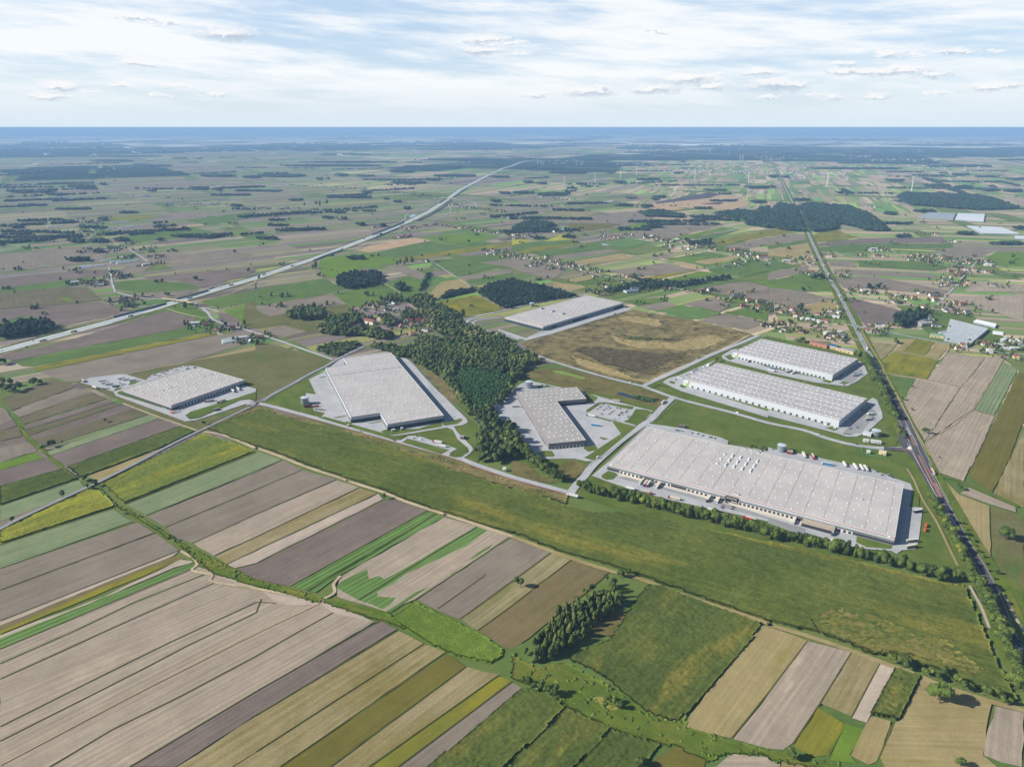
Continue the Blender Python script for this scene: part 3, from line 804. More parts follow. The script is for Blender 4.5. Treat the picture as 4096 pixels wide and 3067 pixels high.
road('village_lane', 'h 760,440 1000,490 1200,530 1570,600 1900,660 2211,690', 6, PAV); road('village_lane', 'h 690,430 770,450 830,462', 6, PAV)
road('village_lane', 'h 0,410 300,450 600,520 800,570', 4, DIRT); road('village_lane', 'h 620,150 1040,235 1440,280', 4, PAV)
road('village_lane', 'd 450,1320 520,1315 780,1360 1030,1365', 4, PAV)
# the trunk road, widened with red islands at the junction
NR = pts('d 30,500 48,560 70,600 130,720 215,895 255,985 330,1120 390,1250 450,1380 500,1480 570,1610 h 600,140 690,320 760,460 820,580 870,680 960,850 1050,1030 1120,1190 1190,1330 1250,1460 l 1330,340 1420,500 1500,640 1590,800 1700,1000 1800,1160 1900,1340 2000,1560 p 2080,480 2150,620 2240,800 2330,980')
NR = smooth_line(NR, 3)
ribbon('grass_verge', NR, -18, 18, FM['verge'], RZ - .02)
kk = next(i for i, p in enumerate(NR) if p.y < 1290)
ribbon('trunk_road', NR[:kk + 1], -5.2, 5.2, ASPH, RZ + .02); ribbon('trunk_road', NR[kk:], -5.2, 5.2, ASPD, RZ + .02)
for off in (-4.6, 4.6): ribbon('road_marking', NR, off - .16, off + .16, LINE, RZ + .04)
dash_line(NR, 0, 6, 4, .3, LINE, 'road_marking', RZ + .04)
sheet('trunk_road', pts('h 1060,1030 1090,1030 1260,1330 1300,1420 1400,1620 l 1400,400 1520,600 1640,820 1600,830 1500,700 1350,480 1270,330 l 1130,150 1130,20'), ASPD, z=RZ + .03)
def isl(s, mat, z, name): ribbon(name, smooth_line(pts(s)), -1.4, 1.4, mat, z)
isl('l 1228,100 1250,145 1268,185', REDP, RZ + .05, 'traffic_island'); isl('l 1300,265 1360,390 1430,530', REDP, RZ + .05, 'traffic_island')
sheet('traffic_island', pts('l 1420,510 1450,500 1515,650 1490,660'), REDP, z=RZ + .052)
for s in ['h 1110,1030 1200,1200 1300,1420 1410,1640', 'l 1200,160 1300,340 1400,520 1470,660', 'l 1190,0 1250,100 1290,180', 'l 1385,330 1480,520 1560,670']: ribbon('road_marking', smooth_line(pts(s)), -.18, .18, LINE, RZ + .05)
for k in range(22):
    q = k / 21; a = at('l', 1505 + 118 * q, 685 + 205 * q); b_ = at('l', 1528 + 98 * q, 690 + 190 * q)
    ribbon('road_marking', [a, b_], -.5, .5, LINE, RZ + .055)
for k in range(12):
    q = k / 11; a = at('l', 1190 + 32 * q, 30 + 62 * q); b_ = at('l', 1202 + 30 * q, 28 + 60 * q)
    ribbon('road_marking', [a, b_], -.5, .5, LINE, RZ + .055)
for k in range(8):
    a = at('p', 2105 + 12 * k, 612 + 3 * k); b_ = at('p', 2108 + 12 * k, 630 + 3 * k); ribbon('road_marking', [a, b_], -.5, .5, LINE, RZ + .055)
sheet('trunk_road', pts('l 1000,190 1140,200 1190,190 1210,160 1195,110 1230,170 1260,240 1290,330 1240,260 1180,230 1000,215'), ASPD, z=RZ + .034)
isl('l 1150,213 1195,216 1238,226', REDP, RZ + .05, 'traffic_island')
sheet('road_marking', pts('l 1195,205 1225,180 1240,205 1235,222'), LINE, z=RZ + .048)
# ------------------------------------------------------------- paved yards
AP = [
 (PAV, 'k 690,440 820,330 1180,-10 1500,35 1800,110 1870,140 1860,170 1990,190 2211,230 l 0,195 100,225 300,255 640,330 900,385 1100,465 1230,510 1250,560 1215,710 1335,715 1300,1000 1270,1075 1150,1085 1115,1115 1090,1108 1070,1092 860,1075 700,1045 0,835 k 1800,745 1340,645 1000,550 850,500'),
 (PAVD, 'k 900,455 1300,560 1850,720 2211,815 l 0,850 300,960 330,900 0,800 k 1900,690 1400,570 1000,450'),
 (PAVL, 'k 915,435 1420,565 1960,715 2211,785 l 300,870 300,830 0,740 k 1900,640 1000,400'),
 (PAV, 'e 690,930 780,890 1040,858 1090,862 1260,912 1300,870 1590,785 1700,790 2120,960 2211,985 f 0,1000 e 2211,1010 1640,1190 1600,1215 1640,1250 1720,1240 2080,1085 2150,1078 2200,1092 1700,1255 1600,1268 1540,1245 1000,1045 980,1010'),
 (PAV, 'f 457,905 560,855 600,830 720,735 760,715 1140,665 1200,705 1300,725 1330,745 1570,1000 1820,1245 1830,1275 1790,1298 1500,1345 1200,1398 1150,1395 900,1325 640,1262 560,1235 595,1195 500,1175 490,1130 430,1060 430,1022 520,1035'),
 (PAV, 'f 1225,1440 1320,1392 1400,1390 1742,1500 1640,1562 1600,1552 1670,1515 1310,1415 1260,1448'),
 (PAV, 'f 1640,1318 1705,1305 1740,1360 1860,1480 1878,1510 1850,1545 1770,1600 1730,1596 1840,1530 1830,1500 1740,1420 1700,1340'),
 (PAV, 'f 2045,1148 2211,1005 g 70,945 115,925 180,922 400,968 610,1015 750,1050 1050,1135 1215,1175 1200,1215 1070,1300 945,1382 740,1560 700,1610 640,1612 540,1590 230,1592 130,1500 60,1380 0,1350 f 2211,1340 2120,1300'),
 (PAV, 'g 235,495 960,280 1035,300 700,400 350,510 120,568 0,532 f 2080,480 2100,470 g 120,548'),
 (PAV, 'g 1440,1000 1300,930 1350,895 1440,870 1650,785 1760,735 1500,960 2211,1180 h 0,1165 600,1325 900,1060 940,1080 985,1190 990,1240 850,1365 760,1400 680,1400 600,1372 0,1218 g 2211,1235'),
 (PAVD, 'h 640,1375 870,1130 945,1200 800,1370'),
 (PAV, 'g 1810,700 1900,645 1950,640 1910,700 2211,800 h 0,800 560,925 790,745 830,780 862,855 760,925 690,960 650,962 400,930 0,845 g 2211,835 1860,745 1820,725'),
 (PAVD, 'h 620,935 760,800 815,820 820,850 720,940'),
]
z = RZ + .02
for mt, s in AP:
    if len(pts(s)) < 3: continue
    z += .002; sheet('paved_yard', pts(s), mt, z=z)
LAWN = ['k 770,440 830,398 890,415 918,437 870,475 820,478 780,462', 'l 765,962 1080,1045 1060,1075 850,1058 760,1015', 'l 1240,560 1310,600 1300,710 1225,705',
 'e 1605,1218 1640,1185 2211,1012 2211,1078 2090,1078 1720,1232 1640,1240', 'e 1010,1022 1035,1006 1065,1006 1540,1170 1480,1175 1030,1035', 'e 975,1007 1010,970 1060,985 1010,1002', 'e 1105,955 1130,925 1220,918 1150,950',
 'f 540,1235 590,1226 1190,1392 1330,1375 1200,1440 1160,1420', 'f 1080,1352 1120,1338 1400,1330 1600,1270 1610,1312 1250,1375 1190,1385 1120,1380', 'f 1600,1285 1770,1240 1785,1260 1740,1290 1630,1305', 'f 675,1232 780,1216 790,1222 690,1240', 'f 765,1265 830,1275 830,1290 780,1280', 'f 968,1285 1080,1262 1085,1272 980,1288', 'f 540,886 600,878 605,886 560,892',
 'f 1260,1447 1310,1418 1668,1516 1600,1552', 'f 1390,1388 1640,1325 1700,1345 1740,1420 1835,1500 1825,1530 1780,1575 1720,1580 1660,1565 1740,1505',
 'g 228,1545 260,1520 345,1522 370,1560 355,1575 270,1570', 'g 615,1500 630,1480 720,1478 742,1495 730,1515 660,1532', 'g 750,1408 765,1402 820,1415 830,1422 790,1426', 'g 640,1015 740,1060 735,1075 700,1100 620,1110', 'g 620,1580 650,1565 1040,1310 1068,1318 740,1590 700,1605',
 'g 640,1170 740,1105 800,1100 1050,1140 1040,1165 990,1160 780,1112 690,1190 640,1188', 'g 860,1255 1060,1310 945,1380 880,1290', 'g 725,1235 760,1232 870,1260 850,1268', 'g 965,1270 1070,1160 1150,1165 1215,1185 1110,1285 1070,1300',
 'g 170,965 230,955 400,970 180,985', 'g 1350,930 1370,918 1415,930 1395,945', 'g 1445,965 1460,948 1500,955 1520,965 1480,980', 'h 490,1322 560,1310 600,1335 575,1350', 'h 640,1378 680,1372 740,1378 720,1385', 'h 465,920 500,905 560,925 530,938', 'h 605,935 680,930 700,938 660,948',
 'g 1835,705 1880,690 1935,722 1880,738', 'g 1180,965 1230,945 1340,960 1450,1000 1440,1010 1270,950 1200,985']
for s in LAWN: z += .002; sheet('grass_island', pts(s), FM['lawn'], z=z)
sheet('parking_lot', pts('g 660,1190 770,1115 800,1112 1060,1180 1000,1255 960,1265 680,1200'), PAV, z=z + .004)
LZ0 = z + .01
for s in ['f 490,900 520,960 650,1228', 'f 1290,735 1520,965 1790,1245', 'g 590,1255 735,1480', 'g 655,1180 610,1240 755,1500', 'l 1255,560 1220,700 1140,1100', 'k 900,440 1320,565 2211,800']:
    ribbon('road_marking', pts(s), -.15, .15, LINE, LZ0)
for s in ['k 900,500 1300,620 1900,790', 'f 530,950 700,1230', 'f 830,1285 1180,1385', 'g 1500,1010 2211,1210 h 550,1355', 'f 1340,760 1800,1240', 'j 1000,120 1100,100']:
    dash_line(pts(s), 0, 3, 3, .3, LINE, 'road_marking', LZ0)
def bays(a, b, n, vec, wd=.22):
    a = Vector(a); b = Vector(b); v = Vector(vec)
    mb = MB()
    for k in range(n):
        p = a.lerp(b, k / (n - 1)); q = p + v; nn = Vector((-(q - p).y, (q - p).x)).normalized() * wd / 2
        mb.quad((p.x - nn.x, p.y - nn.y, LZ0), (q.x - nn.x, q.y - nn.y, LZ0), (q.x + nn.x, q.y + nn.y, LZ0), (p.x + nn.x, p.y + nn.y, LZ0))
    o = mb.build('road_marking', LINE); o['kind'] = 'structure'
def sub(a, b): return Vector(a) - Vector(b)
bays(at('g', 130, 1320), at('g', 215, 1480), 20, sub(at('g', 60, 1340), at('g', 120, 1330)))
bays(at('g', 690, 1330), at('g', 820, 1400), 14, sub(at('g', 760, 1310), at('g', 700, 1300)))
bays(at('f', 640, 900), at('f', 790, 1215), 30, sub(at('f', 600, 940), at('f', 640, 930)))
bays(at('k', 1500, 590), at('k', 1800, 680), 14, sub(at('k', 1440, 640), at('k', 1480, 600)))
# ============================================================= STANDING CROPS
def crop_block(name, poly, h, cell, mat, label, cat, rough=.5, z0=0.3, ang=None):
    """a tall crop: a bumpy canopy on a fine grid with closed sides"""
    P_ = np.array(poly)
    if ang is None:
        e = np.roll(P_, -1, 0) - P_; k = int(np.argmax(np.hypot(e[:, 0], e[:, 1]))); ang = math.atan2(e[k, 1], e[k, 0])
    ca, sa = math.cos(ang), math.sin(ang)
    U = np.stack([P_[:, 0] * ca + P_[:, 1] * sa, -P_[:, 0] * sa + P_[:, 1] * ca], 1)
    u0, v0 = U.min(0) - cell; nu = int((U[:, 0].max() - u0) / cell) + 2; nv = int((U[:, 1].max() - v0) / cell) + 2
    ii, jj = np.meshgrid(np.arange(nu), np.arange(nv), indexing='ij')
    cen = np.stack([u0 + (ii + .5) * cell, v0 + (jj + .5) * cell], -1).reshape(-1, 2)
    ins = inside(cen, [tuple(q) for q in U]).reshape(nu, nv)
    gu, gv = np.meshgrid(np.arange(nu + 1), np.arange(nv + 1), indexing='ij')
    ju = u0 + gu * cell + rng.uniform(-.3, .3, gu.shape) * cell; jv = v0 + gv * cell + rng.uniform(-.3, .3, gu.shape) * cell
    hz_ = h * (1 + rng.normal(0, rough * .32, gu.shape)); hz_ = np.clip(hz_, h * .35, h * 1.7)
    top = np.stack([ju * ca - jv * sa, ju * sa + jv * ca, z0 + hz_], -1).reshape(-1, 3)
    bot = top.copy(); bot[:, 2] = z0
    nid = lambda a, b: a * (nv + 1) + b
    I, J = np.nonzero(ins); F = [np.stack([nid(I, J), nid(I + 1, J), nid(I + 1, J + 1), nid(I, J + 1)], 1)]
    M_ = len(top); pad = np.pad(ins, 1)
    for di, dj, a0, a1 in ((-1, 0, (0, 1), (0, 0)), (1, 0, (1, 0), (1, 1)), (0, -1, (0, 0), (1, 0)), (0, 1, (1, 1), (0, 1))):
        eg = ins & ~pad[1 + di:1 + di + nu, 1 + dj:1 + dj + nv]; I, J = np.nonzero(eg)
        a = nid(I + a0[0], J + a0[1]); b = nid(I + a1[0], J + a1[1]); F.append(np.stack([a, b, b + M_, a + M_], 1))
    F = np.concatenate(F); V_ = np.concatenate([top, bot])
    used = np.unique(F); remap = np.zeros(len(V_), int); remap[used] = np.arange(len(used))
    V_ = V_[used]; F = remap[F]
    me = np_mesh(name, V_, F, mat)
    uv = np.stack([V_[:, 0] * ca + V_[:, 1] * sa, -V_[:, 0] * sa + V_[:, 1] * ca], 1)
    me.uv_layers.new(name=UVN).data.foreach_set('uv', uv[F.ravel()].astype(np.float32).ravel())
    o = link(bpy.data.objects.new(name, me)); tag(o, label, cat, None, 'stuff'); return o
def maize_mat(name, c1, c2, c3, a3, su=.004, sv=.02):
    mt, N_, b = mat_new(name); uv = N_.add('ShaderNodeUVMap').outputs[0]; u, v, _ = N_.sep(uv)
    st = N_.noise(N_.comb(N_.math('MULTIPLY', u, su), N_.math('MULTIPLY', v, sv)), 1.0, 6, .62)
    bl = N_.noise(uv, .011, 5, .6); c = N_.mix(N_.ramp(bl, .35, .68), lin(c1), lin(c2))
    c = N_.mix(N_.ramp(st, 1 - a3 - .12, 1 - a3 + .1), c, lin(c3))
    g = N_.noise(uv, .33, 3, .75); br = N_.math('ADD', 1.0, N_.math('MULTIPLY', N_.math('SUBTRACT', g, .5), 1.7))
    g2 = N_.noise(uv, .10, 3, .65); g3 = N_.noise(N_.comb(N_.math('MULTIPLY', u, .02), N_.math('MULTIPLY', v, .32)), 1.0, 2, .6)
    br = N_.math('ADD', br, N_.math('ADD', N_.math('MULTIPLY', N_.math('SUBTRACT', g2, .5), .9), N_.math('MULTIPLY', N_.math('SUBTRACT', g3, .5), .7)))
    N_.put(b.inputs['Base Color'], N_.mix(1.0, c, N_.comb(br, br, br), 'MULTIPLY')); b.inputs['Specular IOR Level'].default_value = 0; b.inputs['Roughness'].default_value = 1
    return mt
MZ = maize_mat('maize_leaves', '#4f5b27', '#5d662e', '#7c7633', .38)
MZ2 = maize_mat('green_maize_leaves', '#4a5727', '#58622e', '#767134', .38, .01, .03)
MZ3 = maize_mat('sunburnt_crop', '#6c6c34', '#78713c', '#87704a', .42)
crop_block('maize_field', pts('i 1790,35 e 1860,1300 2211,1180 f 60,1160 300,1250 700,1340 1000,1440 1400,1570 1650,1656 j 1650,380 2211,560 k 0,540 250,620 450,700 700,760 1000,760 1400,840 1800,930 2211,1020 l 0,1015 300,1090 600,1150 1000,1240 1300,1320 1600,1390 p 1680,80 1830,420 1990,800 2110,1020 2150,1090 2000,1030 1800,960 1600,900 1450,810 1290,780 1180,700 1000,680 900,690 700,600 400,490 0,395 o 2211,400 1700,220 1400,110 k 1090,1300 900,1230 500,1120 250,1030 0,925 j 2211,935 1900,845 1600,750 1300,650 1100,565 850,485 700,435 450,350 200,250 0,180 i 2211,190 2000,110'),
           2.0, 3.0, MZ, 'long belt of dark green maize with yellowing patches, between the estate road and the dirt track', 'maize', ang=R(-27))
crop_block('ripe_crop', pts('p 370,400 480,330 620,300 700,350 900,350 1200,480 1320,560 1500,560 1600,640 1750,760 1900,850 1800,880 1600,840 1400,750 1180,690 1000,660 900,680 700,590 420,490'), 2.1, 3.0, MZ3,
           'reddish brown and yellow ripened patch at the southern corner of the long maize belt', 'crop')
crop_block('maize_field', pts('o 1180,90 1300,100 1700,260 2150,418 2060,560 1800,860 1520,1190 1400,1270 1150,1180 930,1000 800,880 560,760 480,730 600,660 850,560 1000,330 1080,200'), 1.8, 2.0, MZ2,
           'square maize field with yellow patches beside the birch grove', 'maize')
crop_block('maize_field', pts('o 90,985 330,1040 450,1150 200,1420 0,1570 n 2100,1700 1800,1900 1300,1830 1500,1650 2211,1060'), 1.7, 2.0, MZ2, 'western strip of the dark maize at the bottom edge', 'maize', ang=R(48))
crop_block('maize_field', pts('o 465,1160 850,1330 700,1500 540,1656 440,1790 -60,1790 30,1570 220,1425'), 1.7, 2.0, MZ2, 'middle strip of the dark maize at the bottom edge, between two dark paths', 'maize', ang=R(48))
crop_block('maize_field', pts('o 865,1345 1280,1470 1180,1590 1060,1700 900,1790 460,1790 570,1650 720,1500'), 1.7, 2.0, MZ2, 'eastern strip of the dark maize at the bottom edge', 'maize', ang=R(48))
crop_block('maize_field', pts('p 1100,812 1310,876 1130,1250 890,1200'), 2.4, 1.8, MZ2, 'small rectangle of dark green maize beside the large lone tree', 'maize')
crop_block('ditch_reeds', pts('i 850,545 1000,690 1110,735 1480,968 1450,985 1200,815 980,690 820,560'), 1.2, 1.6, FM['verge'], 'rank green growth along the upper part of the field ditch', 'reeds')
crop_block('ditch_reeds', pts('i 1500,990 1630,1060 1850,1170 2211,1350 j 570,1495 545,1535 0,1395 i 2211,1395 1850,1290 1700,1180'), 1.3, 1.8, FM['verge'], 'rank green growth along the middle of the field ditch', 'reeds')
crop_block('ditch_reeds', pts('j 590,1505 660,1510 1120,1620 n 1290,470 1190,430 1000,375 580,240'), 1.2, 1.8, FM['verge'], 'rank green growth along the lower part of the field ditch', 'reeds')
crop_block('lush_meadow', pts('n 1365,232 1570,340 1905,490 2130,645 2115,700 2020,755 1700,685 1460,575 1165,380'), .9, 2.2, field_mat('lush_grass', '#53702a', '#607b32', '#728339', .35, streak=.2, grain=.7, blotch=20), 'bright green meadow strip below the ploughed strips, at the lower centre', 'meadow')
crop_block('meadow_scrub', pts('o 0,700 200,800 470,760 900,1000 1500,1200 1500,1320 1900,1440 2211,1520 p 130,1520 400,1600 600,1620 600,1700 0,1600 o 2211,1560 1850,1540 1700,1620 1400,1480 1300,1470 860,1330 480,1150 350,1030 0,900'), .8, 2.6, FM['verge'],
           'rough green meadow growth round the small pond at the bottom', 'scrub')
crop_block('weed_bank', pts('j 480,15 900,60 1300,230 1650,290 2000,420 2211,500 k 480,610 460,680 0,540 j 2211,545 1600,360 1000,190 500,30'), .9, 2.2, field_mat('dry_weeds', '#665f40', '#85784f', '#505a32', .4, streak=.2, grain=.5, blotch=18), 'bank of dry brown and tan weeds below the estate road', 'weeds')
crop_block('waste_weeds', pts('g 120,620 350,520 1000,320 1500,390 1990,500 1600,715 1140,930 800,850 250,690'), .9, 4.0, FM['waste'], 'rough brown and tan growth on the empty plot between the warehouses', 'weeds')
DKW = field_mat('dark_weeds', '#4c4632', '#5e5640', '#3f3a2a', .35, streak=.1, grain=.6, blotch=18, patch=(.03, .04)); TNW = field_mat('tan_grass', '#8d8158', '#a39368', '#6e6a40', .3, streak=.1, grain=.6, blotch=14, patch=(.03, .04))
crop_block('waste_weeds', pts('g 560,650 760,625 900,640 1100,660 1300,690 1520,670 1480,720 1380,740 1300,790 1180,860 1080,850 950,800 820,780 700,720'), 1.15, 4.0, DKW, 'dark brown low growth in the lower middle of the empty plot', 'weeds')
crop_block('waste_weeds', pts('g 900,380 980,358 1120,370 1260,390 1290,430 1240,452 1080,420 960,405'), 1.1, 3.5, TNW, 'upper pale tan grass patch on the empty plot', 'weeds')
crop_block('waste_weeds', pts('g 830,520 960,560 1150,580 1400,590 1500,560 1700,520 1850,560 1650,640 1450,660 1250,640 1080,640 900,590'), 1.1, 3.5, TNW, 'middle pale tan grass band on the empty plot, below the low bushes', 'weeds')
crop_block('waste_weeds', pts('g 500,700 700,760 900,830 1050,900 1200,915 1150,935 950,895 780,855 560,780'), 1.1, 3.5, TNW, 'pale tan grass along the lower road of the empty plot', 'weeds')
crop_block('yellow_crop', pts('i 890,508 1750,75 2190,228 1065,672'), 1.6, 2.6, maize_mat('yellowing_leaves', '#5b6a30', '#6a7432', '#86842c', .45), 'tall green and yellow crop north of the ditch, beside the narrow tarmac road', 'crop')
crop_block('yellow_crop', pts('i 0,920 750,563 860,570 985,700 0,1022'), 1.6, 2.6, maize_mat('yellow_leaves', '#6a7230', '#7c7e2e', '#909030', .5), 'wedge of tall yellow crop at the left edge, below the narrow tarmac road', 'crop')
crop_block('tall_crop', pts('i 590,362 1540,18 1680,55 1450,168 800,418 745,432 690,455'), 1.8, 2.8, MZ2, 'long strip of dark green crop above the narrow tarmac road', 'crop')
crop_block('tall_crop', pts('i 0,536 555,382 662,465 0,688'), 1.8, 2.8, MZ2, 'dark green crop at the left edge, west of the ditch', 'crop')

# ============================================================= TREES
def crown_mat(name, c1, c2, c3, obj_var=True):
    mt, N_, b = mat_new(name)
    a = N_.add('ShaderNodeVertexColor'); a.layer_name = 'tint'
    tr, tg, tb = N_.sep(a.outputs[0])
    f = tr
    if obj_var:
        oi = N_.add('ShaderNodeObjectInfo').outputs['Random']; f = N_.math('ADD', N_.math('MULTIPLY', tr, .45), N_.math('MULTIPLY', oi, .55))
    c = N_.mix(N_.ramp(f, .1, .75), lin(c1), lin(c2)); c = N_.mix(N_.ramp(f, .8, 1.0), c, lin(c3))
    br = N_.math('ADD', .62, N_.math('MULTIPLY', tg, .76))
    N_.put(b.inputs['Base Color'], N_.mix(1.0, c, N_.comb(br, br, br), 'MULTIPLY'))
    b.inputs['Roughness'].default_value = .8; b.inputs['Specular IOR Level'].default_value = .1
    return mt
LEAF = crown_mat('broad_leaves', '#3a4a22', '#56662d', '#7d8034')
WOODM = crown_mat('woodland_leaves', '#3a4a28', '#5d6a38', '#8a7e52', False)
FORM = crown_mat('distant_forest_leaves', '#1f3024', '#2f4231', '#465236', False)
PINEM = crown_mat('plantation_leaves', '#2f4a2a', '#3d5a30', '#4e6a34', False)
BIRCHL = crown_mat('birch_leaves', '#4c5a30', '#68743e', '#7e8046')
BARK = plain('#5a4c3c', .9)
def ico(sub):
    bm = bmesh.new(); bmesh.ops.create_icosphere(bm, subdivisions=sub, radius=1)
    V_ = np.array([v.co[:] for v in bm.verts]); T_ = np.array([[v.index for v in f.verts] for f in bm.faces]); bm.free(); return V_, T_
ICO = {k: ico(k) for k in (1, 2, 3)}
def crown_proto(seed, sub, leaves, shape=(1, 1, 1.05), lobes=7, leaf=.11):
    """unit crown centred on 0: overlapping lobes with dents, wrapped in many small leaf clumps"""
    r = np.random.default_rng(seed); Vs, Ts, C_ = [], [], []; n = 0
    cen = r.normal(0, .42, (lobes, 3)); cen[:, 2] *= 1.0; rad_ = r.uniform(.38, .62, lobes); cen = cen * .85
    cen[0] = 0; rad_[0] = .62
    for c_, q in zip(cen, rad_):
        V_, T_ = ICO[sub]; V2 = V_ * (1 + r.normal(0, .13, (len(V_), 1))) * q + c_
        Vs.append(V2); Ts.append(T_ + n); n += len(V_)
        col = np.zeros((len(V_), 3)); col[:, 0] = r.random(); col[:, 1] = np.clip(.38 + r.normal(0, .15, len(V_)), 0, 1); C_.append(col)
    for _ in range(leaves):
        k = r.integers(lobes); d_ = r.normal(0, 1, 3); d_ /= np.linalg.norm(d_); p = cen[k] + d_ * rad_[k] * r.uniform(.85, 1.22)
        a = r.normal(0, 1, 3); a /= np.linalg.norm(a); b = np.cross(a, r.normal(0, 1, 3)); b /= np.linalg.norm(b); s = leaf * r.uniform(.6, 1.5)
        Vs.append(np.array([p - a * s, p + b * s * .7, p + a * s, p - b * s * .7])); Ts.append(np.array([[n, n + 1, n + 2], [n, n + 2, n + 3]])); n += 4
        c = np.zeros((4, 3)); c[:, 0] = r.random(); c[:, 1] = np.clip(r.normal(.55, .22), 0, 1); C_.append(c)
    V_ = np.concatenate(Vs) * np.array(shape); return V_, np.concatenate(Ts), np.concatenate(C_)
def tree_proto(seed, kind='broad'):
    shape = {'broad': (1, 1, 1.0), 'tall': (.8, .8, 1.35), 'cone': (.75, .75, 1.75)}[kind]
    V_, T_, C_ = crown_proto(seed, 2, 420, shape, 8)
    if kind == 'cone':
        t = (V_[:, 2] - V_[:, 2].min()) / np.ptp(V_[:, 2]); V_[:, :2] *= (1.25 - .85 * t)[:, None]
    H = 1.0; V_ = V_ * .34; V_[:, 2] += .60 if kind == 'broad' else .56
    lo = V_[:, 2].min(); sc = 1.0 / V_[:, 2].max(); V_[:, 2] *= sc
    crown = np_mesh('crown', V_, T_, BIRCHL if kind == 'cone' else LEAF, C_)
    mb = MB(); mb.cyl(0, 0, -.02, .5, .026, .014, 7); r = random.Random(seed)
    for k in range(5):
        a = k * 1.257 + r.random(); l = .2; i = len(mb.v); z0 = .25 + .05 * k
        p0 = Vector((0, 0, z0)); p1 = Vector((math.cos(a) * l, math.sin(a) * l, z0 + .16)); s = .008
        for p, q in ((p0, s * 1.4), (p1, s * .5)):
            mb.v += [(p.x + q, p.y, p.z), (p.x - q * .5, p.y + q, p.z), (p.x - q * .5, p.y - q, p.z)]
        for u in range(3): mb.f.append((i + u, i + (u + 1) % 3, i + 3 + (u + 1) % 3, i + 3 + u)); mb.mi.append(0)
    return crown, mb.mesh('trunk', BARK)
TP = {k: [tree_proto(s + 31 * i, k) for s in range(4)] for i, k in enumerate(('broad', 'tall', 'cone'))}
n_tree = [0]
def tree(x, y, h, desc, place, kind='broad', wide=1.0, name='broadleaf_tree', group=None):
    o = empty(name, (x, y, 0), random.random() * 6.28); o.scale = (h * wide, h * wide, h)
    cm, tm = random.choice(TP[kind]); link(bpy.data.objects.new('crown', cm), o); link(bpy.data.objects.new('trunk', tm), o)
    reg(o, desc, place, 'tree', group or ('trees ' + place)); n_tree[0] += 1; return o
def along(s, step, jit=1.0, pt=None):
    L = pts(s) if pt is None else pt; res = []; acc = 0
    for a, b in zip(L[:-1], L[1:]):
        a, b = Vector(a), Vector(b); Ln = (b - a).length; t = acc
        while t < Ln:
            p = a.lerp(b, t / Ln); res.append((p.x + random.uniform(-jit, jit), p.y + random.uniform(-jit, jit))); t += step * random.uniform(.8, 1.2)
        acc = t - Ln
    return res
for x, y in along('k 590,560 740,600 960,650 1180,705 1400,765 1620,815 1850,885 2100,940 l 0,985 300,1030 560,1095 760,1140 950,1185 1250,1265 1500,1340 1690,1360', 7.2, 2.2):
    tree(x, y, random.uniform(14, 20.5), 'leafy tree', 'in the row along the front of the largest warehouse', random.choice(['broad', 'tall']), random.uniform(.95, 1.25))
for x, y in along('h 835,720 900,870 1000,1060 1090,1260', 6.0, 2.0):
    tree(x, y, random.uniform(12, 16), 'dark roadside tree', 'beside the two long white-roofed warehouses', 'broad', 1.3)
for x, y in along('l 1150,60 1170,120', 7, 1): tree(x, y, 8, 'small tree', 'on the verge by the junction', 'broad')
for x, y in along('l 1400,650 1480,760 1560,920 1680,1170 1760,1330', 7.5, 2.5):
    tree(x, y, random.uniform(10, 14), 'brownish green tree', 'on the verge east of the largest warehouse', 'broad', 1.15)
for x, y in along('p 1810,110 1950,400 2050,600 2120,840 2170,1000', 6.5, 3):
    tree(x, y, random.uniform(13, 18), 'bushy tree', 'on the road verge in the lower right corner', 'broad', 1.1)
for x, y in along('l 1680,860 1760,1010 1860,1180 1940,1330 2040,1560', 13, 1.5): tree(x, y, random.uniform(4, 6), 'small tree', 'on the far verge of the trunk road', 'broad')
for x, y in along('k 10,160 60,230 170,330 250,410 330,465 420,495', 7, 4): tree(x, y, random.uniform(13, 18), 'leafy tree', 'in the strip of trees beside the L-shaped warehouse')
for x, y in along('k 80,220 150,280 230,360 300,420', 8, 4): tree(x, y, random.uniform(13, 18), 'leafy tree', 'in the strip of trees beside the L-shaped warehouse')
